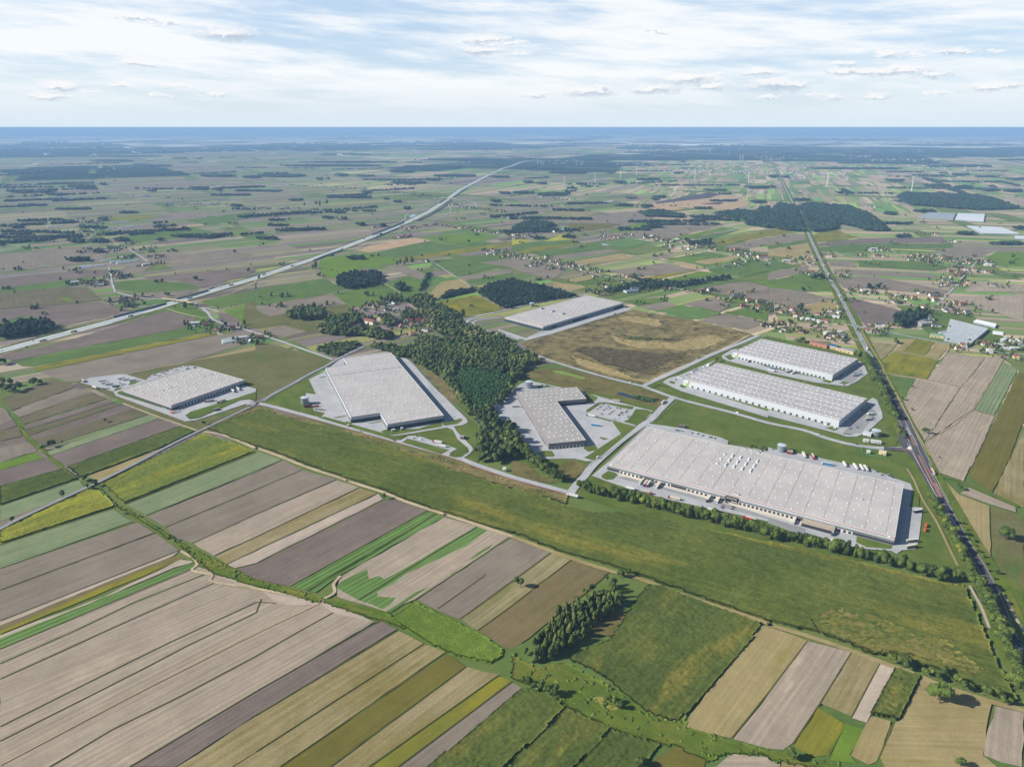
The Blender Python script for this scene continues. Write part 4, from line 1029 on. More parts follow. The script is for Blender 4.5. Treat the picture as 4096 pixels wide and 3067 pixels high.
# grove of slender birches
gp_ = pts('o 180,770 260,760 400,700 700,480 980,240 900,190 700,210 420,340 300,490 150,640'); A_ = np.array(gp_)
cnt = 0
for x in np.arange(A_[:, 0].min(), A_[:, 0].max(), 6.5):
    for y in np.arange(A_[:, 1].min(), A_[:, 1].max(), 6.5):
        q = (x + random.uniform(-2, 2), y + random.uniform(-2, 2))
        if inside(np.array([q]), gp_)[0] and cnt < 95: tree(*q, random.uniform(11.5, 17), 'slender birch', 'in the grove beside the square maize field', 'cone' if random.random() < .5 else 'tall', name='birch_tree'); cnt += 1
LONE = '''broad|k|78,1400,8.5|lone round tree|in the ploughed field left of the birch grove
broad|p|1480,1105,14|large spreading lone tree|in the dry pasture by the maize rectangle
broad|p|195,1600,8|tree|beside the hedge at the foot of the two sandy fields
broad|p|1050,760,8,1150,790,9|dark tree|of the pair beside the ripened crop
broad|p|1340,860,6,1400,870,7,1460,900,6,1520,860,7,1620,940,8,1680,980,7,1740,990,5|dark hedge tree|in the hedge behind the large lone tree
broad|p|1860,1030,8,1960,1060,8,2020,1100,6,2080,1110,5,2150,1000,7|hedge tree|in the hedge at the lower right edge
broad|p|1660,1650,6|bushy tree|at the bottom edge under the dry pasture
broad|o|1110,1656,7,1150,1640,5|grey bush|at the bottom edge by the dark maize
broad|o|140,950,7,190,990,6,240,1000,7,310,1030,7,360,1060,8|dark tree|in the clump north of the bottom maize strips
broad|o|840,1090,5,880,1120,6,930,1160,6|grey willow|on the bank of the small green pond
broad|o|120,680,5,560,230,5,640,180,6,700,140,7,820,50,5,940,20,7,1000,10,6,830,180,5|small tree|scattered round the top of the birch grove
tall|o|850,120,8,875,150,9,880,90,7|yellow-green poplar|standing above the birch grove
broad|j|1110,640,6|round bush|at the edge of the dirt track by the dark ploughed strip
broad|i|545,630,8|round dark tree|beside the narrow tarmac road at the left
broad|i|110,840,6|round dark bush|beside the narrow tarmac road near the left edge
broad|i|740,480,6,780,500,5,830,530,6,760,550,5,800,560,5|dark tree|where the ditch meets the tarmac road
broad|i|370,215,6,430,190,8,460,180,7,540,160,4|dark tree|in the clump on the green strip by the ditch
broad|e|910,1270,5|round bush|in the middle of the striped fields left
broad|e|1770,1295,5.5|round tree|beside the tarmac road by the square warehouse
broad|e|280,950,9,310,940,9,350,945,7|dark tree|in the left clump above the striped fields
broad|e|20,1000,11,80,1010,11,130,1020,10,170,990,11,100,960,11,30,950,11,0,780,11,40,770,9|dark tree|in the thicket at the left edge
broad|e|1600,445,9|round tree|beside the white barn near the motorway
tall|e|1605,290,14|bare thin tree|on the grass triangle by the motorway bridge
broad|e|1885,300,6,2000,280,4,2030,275,4,1690,45,6,1365,80,4,1320,195,6|bush|near the motorway bridge
tall|e|955,235,11,2115,430,9|tall thin tree|near the local road from the bridge
tall|f|1790,360,15|tall lone poplar|at the corner of the yellow-green field
broad|h|360,130,7|round lone tree|on the green field left of the trunk road
broad|h|735,230,9|round lone tree|in the field right of the trunk road
broad|h|1160,1085,6,1240,1170,4,1240,975,4|small tree|along the path beside the sandy fields
broad|h|1350,1370,8|lone tree|in the middle of the sandy field right of the trunk road
broad|h|1135,1380,7,1110,1320,6|tree|beside the white fire water tank
broad|l|1655,570,7|round tree|on the field path right of the trunk road
broad|l|2045,990,12|large bushy tree|in the pasture at the right edge
broad|l|1480,290,3,1965,1290,5|small bush|beside the trunk road
broad|d|2110,1375,14|round lone tree|on the green field at the right edge
tall|b|1345,1410,18,1300,1400,16,1250,1420,14,1220,1430,13,1280,1425,14|poplar|by the farm below the yellow strip
tall|b|520,910,20,550,910,22,615,905,24,420,915,16,520,1455,17,490,1460,12|tall tree|among the far left-centre fields
broad|b|1605,1230,15,1840,1240,12,1060,1355,9,1005,1365,9,1665,1350,8,1570,960,8|round tree|among the fields right of the motorway
broad|g|1765,750,7|tree|at the gate of the long white-roofed warehouse'''
for ln in LONE.split('\n'):
    k_, c, nums, ds, pl = ln.split('|'); v = [float(q) for q in nums.split(',')]
    for i in range(0, len(v), 3): x, y = at(c, v[i], v[i + 1]); tree(x, y, v[i + 2] * 1.5, ds, pl, k_, 1.15 if v[i + 2] > 8 and k_ == 'broad' else 1.0)
print('trees', n_tree[0])
# ------------------------------------------------------------- woods
def wood_protos(n, sub, leaves, base=100): return [crown_proto(base + i, sub, leaves, (1, 1, 1.15), 4 if sub < 2 else 5, .16) for i in range(n)]
WPN = wood_protos(5, 2, 110); WPM = wood_protos(5, 1, 40, 200); WPF = [(ICO[1][0] * (1 + .18 * rng.normal(size=(len(ICO[1][0]), 1))), ICO[1][1], np.tile(np.array([[.5, .5, 0]]), (len(ICO[1][0]), 1))) for _ in range(5)]
def wood(poly, sp, h, label, cat='woodland', protos=None, mat=None, name='woodland', dens=.95, hv=.3, hole=None):
    P_ = np.array(poly); x0, y0 = P_.min(0); x1, y1 = P_.max(0)
    X, Y = np.meshgrid(np.arange(x0, x1 + sp, sp), np.arange(y0, y1 + sp, sp)); Q = np.stack([X.ravel(), Y.ravel()], 1)
    Q = Q + rng.uniform(-.42, .42, Q.shape) * sp; Q = Q[inside(Q, poly)]; Q = Q[rng.random(len(Q)) < dens]
    if hole is not None: Q = Q[~inside(Q, hole)]
    if len(Q) == 0: Q = P_.mean(0)[None]
    r_ = np.hypot(*P_.mean(0))
    if protos is None: protos = WPN if r_ < 1700 else WPM if r_ < 3200 else WPF
    Vs, Ts, Cs = [], [], []; n = 0; dz_ = drop(Q[:, 0], Q[:, 1])
    cl = np.sin(Q[:, 0] * .05) + np.cos(Q[:, 1] * .045 + Q[:, 0] * .02)
    for i, (x, y) in enumerate(Q):
        V_, T_, C_ = protos[rng.integers(len(protos))]; hh = h * (1 + rng.uniform(-hv, hv)); rr = sp * rng.uniform(.65, 1.1); a = rng.random() * 6.28
        ca, sa = math.cos(a), math.sin(a)
        W = np.stack([(V_[:, 0] * ca - V_[:, 1] * sa) * rr + x, (V_[:, 0] * sa + V_[:, 1] * ca) * rr + y, V_[:, 2] * hh * .36 + hh * .62 + dz_[i]], 1)
        Vs.append(W); Ts.append(T_ + n); n += len(V_); C2 = C_.copy(); C2[:, 0] = np.clip(C_[:, 0] * .35 + .5 * rng.random() + .12 * cl[i], 0, 1)
        C2[:, 1] = np.clip(C_[:, 1] + rng.normal(0, .12), 0, 1); Cs.append(C2)
    o = link(bpy.data.objects.new(name, np_mesh(name, np.concatenate(Vs), np.concatenate(Ts), mat or (WOODM if r_ < 2000 else FORM), np.concatenate(Cs))))
    tag(o, label, cat, None, 'stuff'); return o
wood(pts('f 980,620 1180,640 1300,660 1420,560 1600,580 1900,560 2100,560 2211,620 g 60,660 150,700 240,760 130,790 60,900 0,950 f 2211,1000 2130,1100 2040,1190 2080,1260 2060,1300 1950,1310 1880,1250 1760,1110 1700,1010 1620,900 1500,830 1390,770 1330,730 1180,700 1100,660'), 6.6, 13, 'mixed wood between the stepped and the L-shaped warehouse', hole=pts('f 1740,790 2200,870 2240,920 2050,1140 1860,1215 1780,1050 1690,920'))
wood(pts('f 1740,800 2180,880 2211,920 2040,1130 1860,1210 1790,1050 1700,920'), 4.5, 8, 'even plantation of young dark green trees inside the central wood', mat=PINEM, name='tree_plantation', hv=.12)
wood(pts('f 1890,1400 1990,1330 2110,1310 2211,1330 k 30,120 70,190 0,240 j 2211,300 2030,330 1960,320 1900,200'), 8.5, 18, 'rounded dark clump of trees at the lower end of the central wood')
wood(pts('f 540,480 620,400 760,380 900,360 940,390 880,440 800,470 830,500 900,480 1190,520 1150,560 1000,560 920,530 780,530 680,520 600,520'), 8.5, 15, 'trees round the row houses in the central village')
wood(pts('f 1070,230 1230,180 1290,230 1480,190 1530,220 1440,240 1560,270 1760,360 1740,400 1850,460 2000,520 2180,570 2100,600 1900,560 1760,560 1600,520 1540,480 1500,400 1420,300 1280,240 1100,240'), 9, 15, 'tree belt behind the central village', dens=.75)
wood(pts('f 1090,400 1200,370 1210,440 1100,450'), 8, 14, 'clump of tall trees between the row houses')
wood(pts('f 1250,350 1400,330 1410,390 1260,410'), 8, 15, 'stand of poplars in the central village', dens=.8)
wood(pts('f 500,650 600,600 880,580 900,600 700,710 640,700'), 6, 6, 'young scrub beside the road into the wood', dens=.7, name='scrub')
wood(pts('f 2120,290 1920,160 2000,90 2211,40 g 60,60 340,120 560,185 540,190 350,215 0,275 f 2211,295'), 7.5, 9, 'broad wood north of the far warehouse')
wood(pts('f 270,380 280,330 420,300 520,310 600,350 590,380 400,400'), 9, 18, 'oval grove in the green field left of the village')
wood(pts('b 700,1610 720,1550 850,1510 1000,1510 1090,1510 1060,1590 950,1620 800,1640'), 9, 17, 'large oval grove right of the motorway')
wood(pts('b 1210,1656 1210,1610 1290,1610 1300,1656'), 9, 15, 'small grove beside the lane to the village')
wood(pts('e 0,560 200,540 350,510 470,480 450,440 300,430 150,440 0,470'), 9,18, 'dark wood beside the motorway at the left edge')
wood(pts('h 1075,430 1100,370 1210,350 1350,330 1340,370 1240,440 1150,460'), 8, 17, 'dark grove beside the builders yard right of the trunk road')
wood(pts('g 700,170 1000,130 1480,110 1880,35 1860,15 1500,70 1200,60 1000,20 1130,60'), 9, 10, 'long tree belt behind the houses north of the far warehouse', dens=.8)
wood(pts('f 1610,200 1650,150 1900,120 1900,140 1700,190 1540,230'), 7, 8, 'hedge of trees along the yellow-green field')
wood(pts('b 1410,1656 1450,1580 1490,1500 1505,1500 1460,1610 1430,1656'), 9, 8, 'hedge running up between two green meadows')
wood(pts('g 900,510 1050,540 1200,555 1400,565 1200,562 1030,550'), 5, 4, 'low bushes across the empty plot', name='scrub')
wood(pts('g 1090,1050 1240,1080 1230,1100 1140,1095 1040,1060'), 4, 3, 'bright green reeds beside the dark pond', name='reeds', mat=PINEM)
wood(pts('d -10,1100 -10,990 100,900 235,925 262,1000 300,1080 325,1140 200,1140 60,1110'), 13, 16, 'dark forest left of the trunk road')
wood(pts('d 290,980 250,930 350,900 690,925 870,990 960,1060 1050,1135 860,1135 700,1090 590,1070 600,1115 430,1145 370,1140'), 13, 16, 'dark forest right of the trunk road')
wood(pts('c 1750,990 1950,960 2090,975 2150,940 2211,930 2211,1110 1990,1075 2080,1050 1900,1020 1780,1010'), 13, 16, 'western arm of the dark forest at the trunk road')
wood(pts('d 1110,845 1180,810 1800,835 1960,865 2165,945 1830,955 1210,910'), 17, 18, 'wide dark forest block behind the greenhouses')
wood(pts('c 1090,975 1300,960 1480,1000 1470,1020 1150,1010'), 12, 14, 'narrow wood left of the sand pit')
wood(pts('c 1490,1210 1560,1240 1720,1225 1700,1250 1540,1262'), 9, 14, 'grove in the middle of the red-roofed village')
wood(pts('c 0,1130 40,1090 180,1050 370,1080 330,1110 180,1130'), 10, 14, 'grove behind the hamlet right of the motorway')
GR = '''a 1355,1425,648,8 1710,2060,668,22 2100,2260,678,16 590,830,762,20 860,925,738,14 50,300,805,22 320,430,805,22 1262,1350,800,8 1645,1825,775,14 1858,1915,793,8 0,450,635,34 215,400,676,12 770,1160,535,16 90,200,1112,20 515,630,1070,26 850,930,1045,24 570,790,1400,34 590,740,1235,26 750,960,1235,30 990,1110,1222,22 1490,1555,1188,14 1355,1415,1218,12 815,890,1325,20 1985,2105,924,14 1672,1703,1558,8 0,60,1270,14 840,940,610,10 1200,1500,578,8 400,560,830,10 1470,1620,510,6 1680,1750,510,7
b 0,460,668,24 180,1110,578,16 690,790,662,22 1135,1480,728,16 1450,1600,700,16 1530,1920,668,18 1265,1420,583,8 1410,1520,607,8 1580,1780,590,8 1490,2211,525,20 0,190,1210,16 575,650,1028,12 730,790,1035,10 870,950,1088,20 1060,1120,1100,22 780,950,1382,18 2020,2120,885,18 2000,2190,675,8 510,580,695,10 600,640,690,8 920,1000,808,14 1190,1250,890,16 1270,1330,950,20 1100,1150,865,10 1140,1390,630,16 860,1020,665,6 2100,2211,815,14 470,1220,545,10 550,700,478,8 740,1000,478,8
c 0,230,592,10 225,465,602,14 320,660,640,16 0,190,812,18 205,500,830,24 470,570,772,10 205,310,733,8 90,190,720,10 545,660,738,8 865,985,722,12 1055,1290,698,14 810,890,635,8 980,1080,857,10 1215,1330,848,14 1110,1215,930,22 1200,1270,870,10 2060,2190,892,18 2000,2230,768,14 180,280,1208,22 430,550,1195,14 880,1050,920,14 1550,1740,945,8 1700,1960,880,10 0,200,520,14 640,860,487,6
d 0,90,670,14 115,180,675,12 205,365,872,14 590,640,810,12 1095,1240,1190,18 1240,1450,972,18 990,1110,995,24 940,1270,1078,14 330,1240,600,10 1370,1630,582,8 1600,1850,580,18 1840,1940,580,10 1470,1550,640,6 1575,1750,652,8 1770,2010,672,8 2050,2260,692,10 1330,1580,752,14 1600,1770,762,12 1830,2010,792,16 2020,2200,798,12 1010,1180,705,8 1620,1790,1168,18 1900,2211,1255,18 0,60,760,10 2100,2260,1120,20 2000,2211,525,10
h 240,320,140,8 360,480,458,10 190,310,580,8 150,250,420,8 730,810,700,16 200,330,300,8 1080,1180,600,10 570,620,650,10 340,560,35,8 820,1030,120,10 0,0,0,0'''
WHERE = {'a': 'far left plain', 'b': 'plain on both sides of the motorway', 'c': 'plain behind the far warehouse', 'd': 'plain behind the greenhouses', 'h': 'hamlets beside the trunk road'}
class _R:
    def __init__(s, x, y): s.x = x; s.y = y
for ln in GR.split('\n'):
    tk = ln.split(); c = tk[0]
    for t in tk[1:]:
        u0, u1, vb, hv_ = [float(q) for q in t.split(',')]
        if u1 <= u0: continue
        poly = []
        for k in range(10):
            a = 2 * math.pi * k / 10; rr = random.uniform(.8, 1.1)
            vv = vb - hv_ * .35 + math.sin(a) * hv_ * .4 * rr
            poly.append(at(c, (u0 + u1) / 2 + math.cos(a) * (u1 - u0) / 2 * rr, vv))
        r_ = math.hypot(*poly[0]); wdt = (u1 - u0) / 2.159 / FPX * r_
        sp = 9 if r_ < 3000 else 12 if r_ < 5000 else 18 if r_ < 8000 else 30
        o = wood(poly, sp, 13 if r_ < 6000 else 18, None, 'grove', name='grove')
        m_ = np.mean(poly, 0); o['_x'] = screen_x(*m_); o['_c'] = c
L = {}
for o in [q for q in COL.objects if '_x' in q]: L.setdefault(o['_c'], []).append(o)
for c, Q in L.items():
    Q.sort(key=lambda o: o['_x'])
    for i, o in enumerate(Q): o['label'] = f"{ordw(i + 1)} dark tree clump from the left on the {WHERE[c]}"; del o['_x']; del o['_c']
# far forests to the horizon
FF = '''a 0,2211,300,40
a 0,1100,400,60
a 700,2211,445,24
b 0,1000,392,30
b 0,2211,300,36
b 900,2211,380,26
b 1300,2211,430,22
c 0,2211,290,40
c 0,700,350,20
c 900,1500,420,44
c 1500,2211,410,30
c 400,1000,380,14
d 0,2211,300,44
d 0,500,455,44
d 500,920,440,10
d 640,820,468,10
d 1200,2211,395,24
d 0,1200,350,26
a 180,500,492,16
a 500,1400,490,10'''
for i, ln in enumerate(FF.split('\n')):
    c, t = ln.split(); u0, u1, vb, hv_ = [float(q) for q in t.split(',')]; up, dn = [], []
    n = 70
    for k in range(n + 1):
        u = u0 + (u1 - u0) * k / n; e = min(1, 4 * k / n + .15, 4 * (n - k) / n + .15)
        up.append(at(c, u, vb - hv_ * random.uniform(.1, .8) * e)); dn.append(at(c, u, vb + hv_ * random.uniform(-.05, .3) * e))
    poly = up + dn[::-1]
    mb = MB(); m = len(poly); z = [float(drop(*p)) for p in poly]
    for k in range(m):
        j = (k + 1) % m; mb.quad((*poly[k], z[k] - 2), (*poly[j], z[j] - 2), (*poly[j], z[j] + 17), (*poly[k], z[k] + 17))
    for k in range(n): mb.quad((*up[k], z[k] + 17), (*up[k + 1], z[k + 1] + 17), (*dn[k + 1], float(drop(*dn[k + 1])) + 17), (*dn[k], float(drop(*dn[k])) + 17))
    o = mb.build('forest', plain('#24372a', 1, .3, scale=.01)); tag(o, f"far-off dark forest band under the horizon, {ordw(i + 1)} counted by rows", 'forest', None, 'stuff')

def scatter_plain(n, label):
    Vs, Ts, Cs = [], [], []; k = 0; m = 0
    while m < n:
        u, v = rng.uniform(0, 4096), 560 + 700 * rng.random() ** 1.6; x, y = px(u, v)
        if 1500 < math.hypot(x, y) < 12000:
            cnt = int(rng.choice([1, 1, 1, 2, 3, 5]))
            for _ in range(cnt):
                V_, T_, C_ = WPF[rng.integers(5)] if y > 2600 else WPM[rng.integers(5)]; hh = rng.uniform(7, 14); rr = hh * rng.uniform(.35, .6)
                W = V_ * np.array([rr, rr, hh * .42]) + np.array([x + rng.normal(0, 9), y + rng.normal(0, 9), hh * .5]); Vs.append(W); Ts.append(T_ + k); k += len(V_); C2 = C_.copy(); C2[:, 0] = rng.random(); Cs.append(C2)
            m += 1
    o = link(bpy.data.objects.new('scattered_trees', np_mesh('scattered_trees', np.concatenate(Vs), np.concatenate(Ts), WOODM, np.concatenate(Cs)))); tag(o, label, 'trees', None, 'stuff')
scatter_plain(480, 'small dark trees and bushes scattered over the distant fields')

KEEP = [Vector(p[:2]) for p in smooth_line(MW, 4)] + list(NR) + [Vector(at('d', *q)) for q in ((1450, 1010), (1600, 1030), (1750, 1020), (1860, 1050), (1950, 1140), (2100, 1160))]
TUFT = crown_mat('meadow_tufts', '#4c6427', '#66782f', '#808340', False)
wood(pts('o 0,640 200,830 470,770 900,1000 1500,1200 1500,1320 1900,1440 2211,1520 p 300,1570 600,1620 600,1700 0,1600 o 2211,1560 1850,1540 1700,1620 1400,1480 860,1330 480,1150 350,1030 0,900'), 3.4, 1.1, 'low green tufts all over the rough meadow round the small pond', 'tufts', mat=TUFT, name='meadow_tufts', dens=.30, protos=WPM, hv=.6)
wood(pts('j 480,15 900,60 1300,230 1650,290 2000,420 2211,500 k 480,610 0,540 j 2211,545 1600,360 1000,190 500,30'), 3.0, 1.2, 'low tufts on the bank of dry weeds below the estate road', 'tufts', mat=crown_mat('dry_tufts', '#5c5c30', '#7c7448', '#988a58', False), name='weed_tufts', dens=.35, protos=WPM, hv=.6)
wood(pts('i 1000,690 1110,735 1490,970 1630,1060 1850,1170 2211,1350 j 570,1495 545,1535 0,1395 i 2211,1395 1720,1200 1480,985 1200,815'), 2.8, 1.8, 'tufts of rank growth along the field ditch', 'tufts', mat=TUFT, name='ditch_tufts', dens=.4, protos=WPM, hv=.6)
def wood_strips(n, label):
    Vs, Ts, Cs = [], [], []; k = 0; m = 0
    while m < n:
        u, v = rng.uniform(0, 4096), 555 + 420 * rng.random() ** 1.3; x, y = px(u, v); r = math.hypot(x, y)
        if not 3300 < r < 14000 or min((Vector((x, y)) - p).length for p in KEEP) < 420: continue
        Ls = rng.uniform(60, 420) * (1 if r < 6000 else 1.8); a = R(float(rng.choice([38, 30, 10, 0, -10]))) if x < .2 * y else R(float(rng.choice([70, -10, 0, 20]))); wd = rng.uniform(10, 60)
        for _ in range(int(Ls * wd / (130 if r < 6000 else 320)) + 5):
            p, q = rng.uniform(-Ls / 2, Ls / 2), rng.normal(0, wd / 3); V_, T_, C_ = WPF[rng.integers(5)]; hh = rng.uniform(10, 17); rr = rng.uniform(6, 9) * (1 if r < 6000 else 1.5)
            W = V_ * np.array([rr, rr, hh * .45]) + np.array([x + p * math.cos(a) - q * math.sin(a), y + p * math.sin(a) + q * math.cos(a), hh * .5]); Vs.append(W); Ts.append(T_ + k); k += len(V_); C2 = C_.copy(); C2[:, 0] = rng.random() * .6; Cs.append(C2)
        m += 1
    o = link(bpy.data.objects.new('wood_strips', np_mesh('wood_strips', np.concatenate(Vs), np.concatenate(Ts), FORM, np.concatenate(Cs)))); tag(o, label, 'woods', None, 'stuff')
wood_strips(140, 'thin dark strips of woodland scattered across the distant plain')
# ============================================================= WAREHOUSES
def wall_mat(name, bands, seam=6.0, seamc=.82):
    """bands: [(height, colour)] from the ground up; vertical panel joints"""
    mt, N_, b = mat_new(name); oc = N_.add('ShaderNodeTexCoord').outputs['Object']; x, y, z = N_.sep(oc)
    c = lin(bands[0][1]); c = (*c, 1); cur = None
    for k, (h, hx) in enumerate(bands[1:]):
        prev = cur if cur is not None else lin(bands[0][1])
        cur = N_.mix(N_.math('GREATER_THAN', z, bands[k][0]), prev, lin(hx))
    if cur is None: cur = N_.mix(0.0, lin(bands[0][1]), lin(bands[0][1]))
    s = N_.math('ADD', x, y); fr = N_.math('FRACT', N_.math('DIVIDE', s, seam)); j = N_.math('LESS_THAN', fr, .035)
    n = N_.noise(oc, .15, 4, .6); br = N_.math('ADD', .9, N_.math('MULTIPLY', n, .2)); br = N_.math('MULTIPLY', br, N_.math('SUBTRACT', 1.0, N_.math('MULTIPLY', j, 1 - seamc)))
    N_.put(b.inputs['Base Color'], N_.mix(1.0, cur, N_.comb(br, br, br), 'MULTIPLY')); b.inputs['Roughness'].default_value = .55; b.inputs['Specular IOR Level'].default_value = .3
    return mt
def roof_mat(name, c1, c2, stain, seam, axis='x', sw=.035, fine=0.0):
    mt, N_, b = mat_new(name); oc = N_.add('ShaderNodeTexCoord').outputs['Object']; x, y, z = N_.sep(oc)
    a, o = (x, y) if axis == 'x' else (y, x)
    n = N_.noise(oc, .03, 5, .6); c = N_.mix(N_.ramp(n, .35, .65), lin(c1), lin(c2))
    wob = N_.math('MULTIPLY', N_.math('SUBTRACT', N_.noise(oc, .12, 3, .6), .5), .05)
    fr = N_.math('ABSOLUTE', N_.math('SUBTRACT', N_.math('ADD', N_.math('FRACT', N_.math('DIVIDE', a, seam)), wob), .5))
    ln = N_.ramp(fr, sw, sw * .2); pn = N_.ramp(N_.noise(oc, .06, 5, .7), .34, .6)
    c = N_.mix(N_.math('MULTIPLY', ln, N_.math('MULTIPLY', pn, .75)), c, lin(stain))
    fx = N_.math('LESS_THAN', N_.math('FRACT', N_.math('DIVIDE', o, 23.0)), .012); c = N_.mix(N_.math('MULTIPLY', fx, .35), c, lin(stain))
    if fine:
        sn = N_.noise(N_.comb(N_.math('MULTIPLY', o, .05), N_.math('MULTIPLY', a, 1.2)), 1.0, 3, .6)
        c = N_.mix(N_.math('MULTIPLY', N_.ramp(sn, .35, .7), fine), c, lin('#8f8a86'))
    g = N_.noise(oc, 1.1, 3, .7); br = N_.math('ADD', .9, N_.math('MULTIPLY', g, .2))
    N_.put(b.inputs['Base Color'], N_.mix(1.0, c, N_.comb(br, br, br), 'MULTIPLY')); b.inputs['Roughness'].default_value = .8
    return mt
WHITE = plain('#c9c9c6', .5, .04); GLASS = plain('#3b4654', .2, spec=.6); DARKP = plain('#272b31', .6); REDS = plain('#8c2430', .5, .05)
SKYL = plain('#eef3f6', .3, spec=.5); METAL = plain('#9aa2a8', .35, .08, .55); UNIT = plain('#b8bcbe', .5, .06)
def warehouse(name, label, A, B, depth, H, mats, outline=None, docks=(), sky=(10, 5), skysz=(2.3, 1.7), stripe=None, ridge=0, group='warehouses of the logistics park', back=(), stag=True, skym=None):
    A, B = Vector(A), Vector(B); d = (B - A); L_ = d.length; ang = math.atan2(d.y, d.x)
    root = empty(name, (A.x, A.y, 0), ang); tag(root, label, 'warehouse', group)
    wm, rm = mats; out_ = outline or [(0, 0), (L_, 0), (L_, depth), (0, depth)]
    n = len(out_)
    MB().prism(out_, -.5, H, cap=False).build('wall', wm, root)
    inner = out_
    # parapet cap
    mb = MB()
    cen = Vector((sum(p[0] for p in out_) / n, sum(p[1] for p in out_) / n))
    for k in range(n):
        p, q = Vector(out_[k]), Vector(out_[(k + 1) % n]); t = (q - p).normalized(); nn = Vector((t.y, -t.x))
        a, b_ = p + nn * .12 - t * .1, q + nn * .12 + t * .1; c_, e = q - nn * .45, p - nn * .45
        mb.prism([(a.x, a.y), (b_.x, b_.y), (c_.x, c_.y), (e.x, e.y)], H - .25 + .002 * k, H + .12 + .004 * k)
    mb.build('parapet', WHITE, root)
    zr = H - .45
    if ridge:
        mb = MB(); k = max(2, round(depth / ridge)); w_ = (depth - .8) / k
        for i in range(k):
            y0 = .4 + i * w_
            mb.quad((.4, y0, zr), (L_ - .4, y0, zr), (L_ - .4, y0 + w_ / 2, zr + .9), (.4, y0 + w_ / 2, zr + .9))
            mb.quad((.4, y0 + w_ / 2, zr + .9), (L_ - .4, y0 + w_ / 2, zr + .9), (L_ - .4, y0 + w_, zr), (.4, y0 + w_, zr))
        mb.build('roof', rm, root)
    else:
        mb = MB(); i = 0; mb.v = [(x, y, zr) for x, y in out_]; mb.f = [tuple(range(n))]; mb.mi = [0]
        bmm = mb.build('roof', rm, root)
    if stripe:
        for (k, z0, z1) in stripe:
            p, q = Vector(out_[k]), Vector(out_[(k + 1) % n]); t = (q - p).normalized(); nn = Vector((t.y, -t.x)) * .16
            mb = MB(); mb.prism([(p.x + nn.x, p.y + nn.y), (q.x + nn.x, q.y + nn.y), (q.x, q.y), (p.x, p.y)], z0, z1); mb.build('red_stripe', REDS, root)
    # rooflights
    nu, nv = sky; xs = [p[0] for p in out_]; ys = [p[1] for p in out_]; x0, x1, y0, y1 = min(xs), max(xs), min(ys), max(ys); S = []
    for i in range(nu):
        for j in range(nv):
            u = x0 + (i + .5 + (.22 if (j % 2 and stag) else -.1)) * (x1 - x0) / nu; v = y0 + (j + .5) * (y1 - y0) / nv + (1.5 if i % 2 else -1.5) + random.uniform(-1, 1)
            if random.random() < .06: continue
            if all(inside(np.array([(u + a, v + b_)]), out_)[0] for a, b_ in ((4, 4), (-4, 4), (4, -4), (-4, -4))): S.append((u, v))
    S.sort(key=lambda p: p[1])
    zz = zr + (.3 if ridge else 0); me = None
    def bx(mb, u, v):
        a, b_ = skysz[0] / 2, skysz[1] / 2; mb.box(u - a - .2, u + a + .2, v - b_ - .2, v + b_ + .2, zz - .3, zz + .35, 1)
        i = len(mb.v); mb.v += [(u - a, v - b_, zz + .35), (u + a, v - b_, zz + .35), (u + a, v + b_, zz + .35), (u - a, v + b_, zz + .35), (u - a * .55, v - b_ * .55, zz + .8), (u + a * .55, v - b_ * .55, zz + .8), (u + a * .55, v + b_ * .55, zz + .8), (u - a * .55, v + b_ * .55, zz + .8)]
        for f in ((4, 5, 6, 7), (0, 1, 5, 4), (1, 2, 6, 5), (2, 3, 7, 6), (3, 0, 4, 7)): mb.f.append(tuple(i + k for k in f)); mb.mi.append(0)
    m0 = MB(); bx(m0, 0, 0); me = m0.mesh('rooflight', [skym or SKYL, UNIT])
    for (u, v) in S[:100]:
        o = link(bpy.data.objects.new('rooflight', me), root); o.location = (u, v, 0)
    if len(S) > 100:
        mb = MB()
        for (u, v) in S[100:]: bx(mb, u, v)
        o = mb.build('rooflights', [skym or SKYL, UNIT], root); o['kind'] = 'stuff'
    for dk in docks:
        k, fr0, fr1, cnt, style = dk; p, q = Vector(out_[k]), Vector(out_[(k + 1) % n]); t = (q - p).normalized(); nn = Vector((t.y, -t.x)); ln = (q - p).length; an = math.atan2(t.y, t.x)
        mb = MB()
        if style == 'frame':
            mb.box(-2.9, 2.9, -.35, 0, 0, 4.3, 0); me1 = mb.mesh('dock_frame', WHITE)
        else: mb.box(-2.0, 2.0, -.25, 0, .6, 4.6, 0); me1 = mb.mesh('dock_frame', plain('#8d949a', .6))
        mb = MB(); mb.box(-1.6, 1.6, -.5, -.34 if style == 'frame' else -.24, .9, 4.0, 0); me2 = mb.mesh('dock_door', DARKP)
        for i in range(cnt):
            w_ = fr0 + (fr1 - fr0) * (i / max(cnt - 1, 1)); pos = p + t * (w_ if w_ > 1.5 else w_ * ln)
            o = link(bpy.data.objects.new('loading_dock', me1), root); o.location = (pos.x + nn.x * .01, pos.y + nn.y * .01, 0); o.rotation_euler = (0, 0, an)
            o2 = link(bpy.data.objects.new('dock_door', me2), o)
    return root, L_, (A, ang)
def loc(fr, c, u, v, z=0):
    A, an = fr; p = Vector(at(c, u, v, z)) - A; return (p.x * math.cos(an) + p.y * math.sin(an), -p.x * math.sin(an) + p.y * math.cos(an))
def rooftop(root, kind, u, v, zr, sx=3, sy=2, h=1.4, mat=None):
    mb = MB(); mb.box(-sx / 2, sx / 2, -sy / 2, sy / 2, 0, h, 0); mb.box(-sx / 2 + .3, sx / 2 - .3, -sy / 2 + .25, sy / 2 - .25, h, h + .25, 1); mb.cyl(0, 0, h + .25, h + .4, min(sx, sy) * .3, n=8, m=1)
    o = mb.build(kind, [mat or UNIT, METAL], root); o.location = (u, v, zr); return o
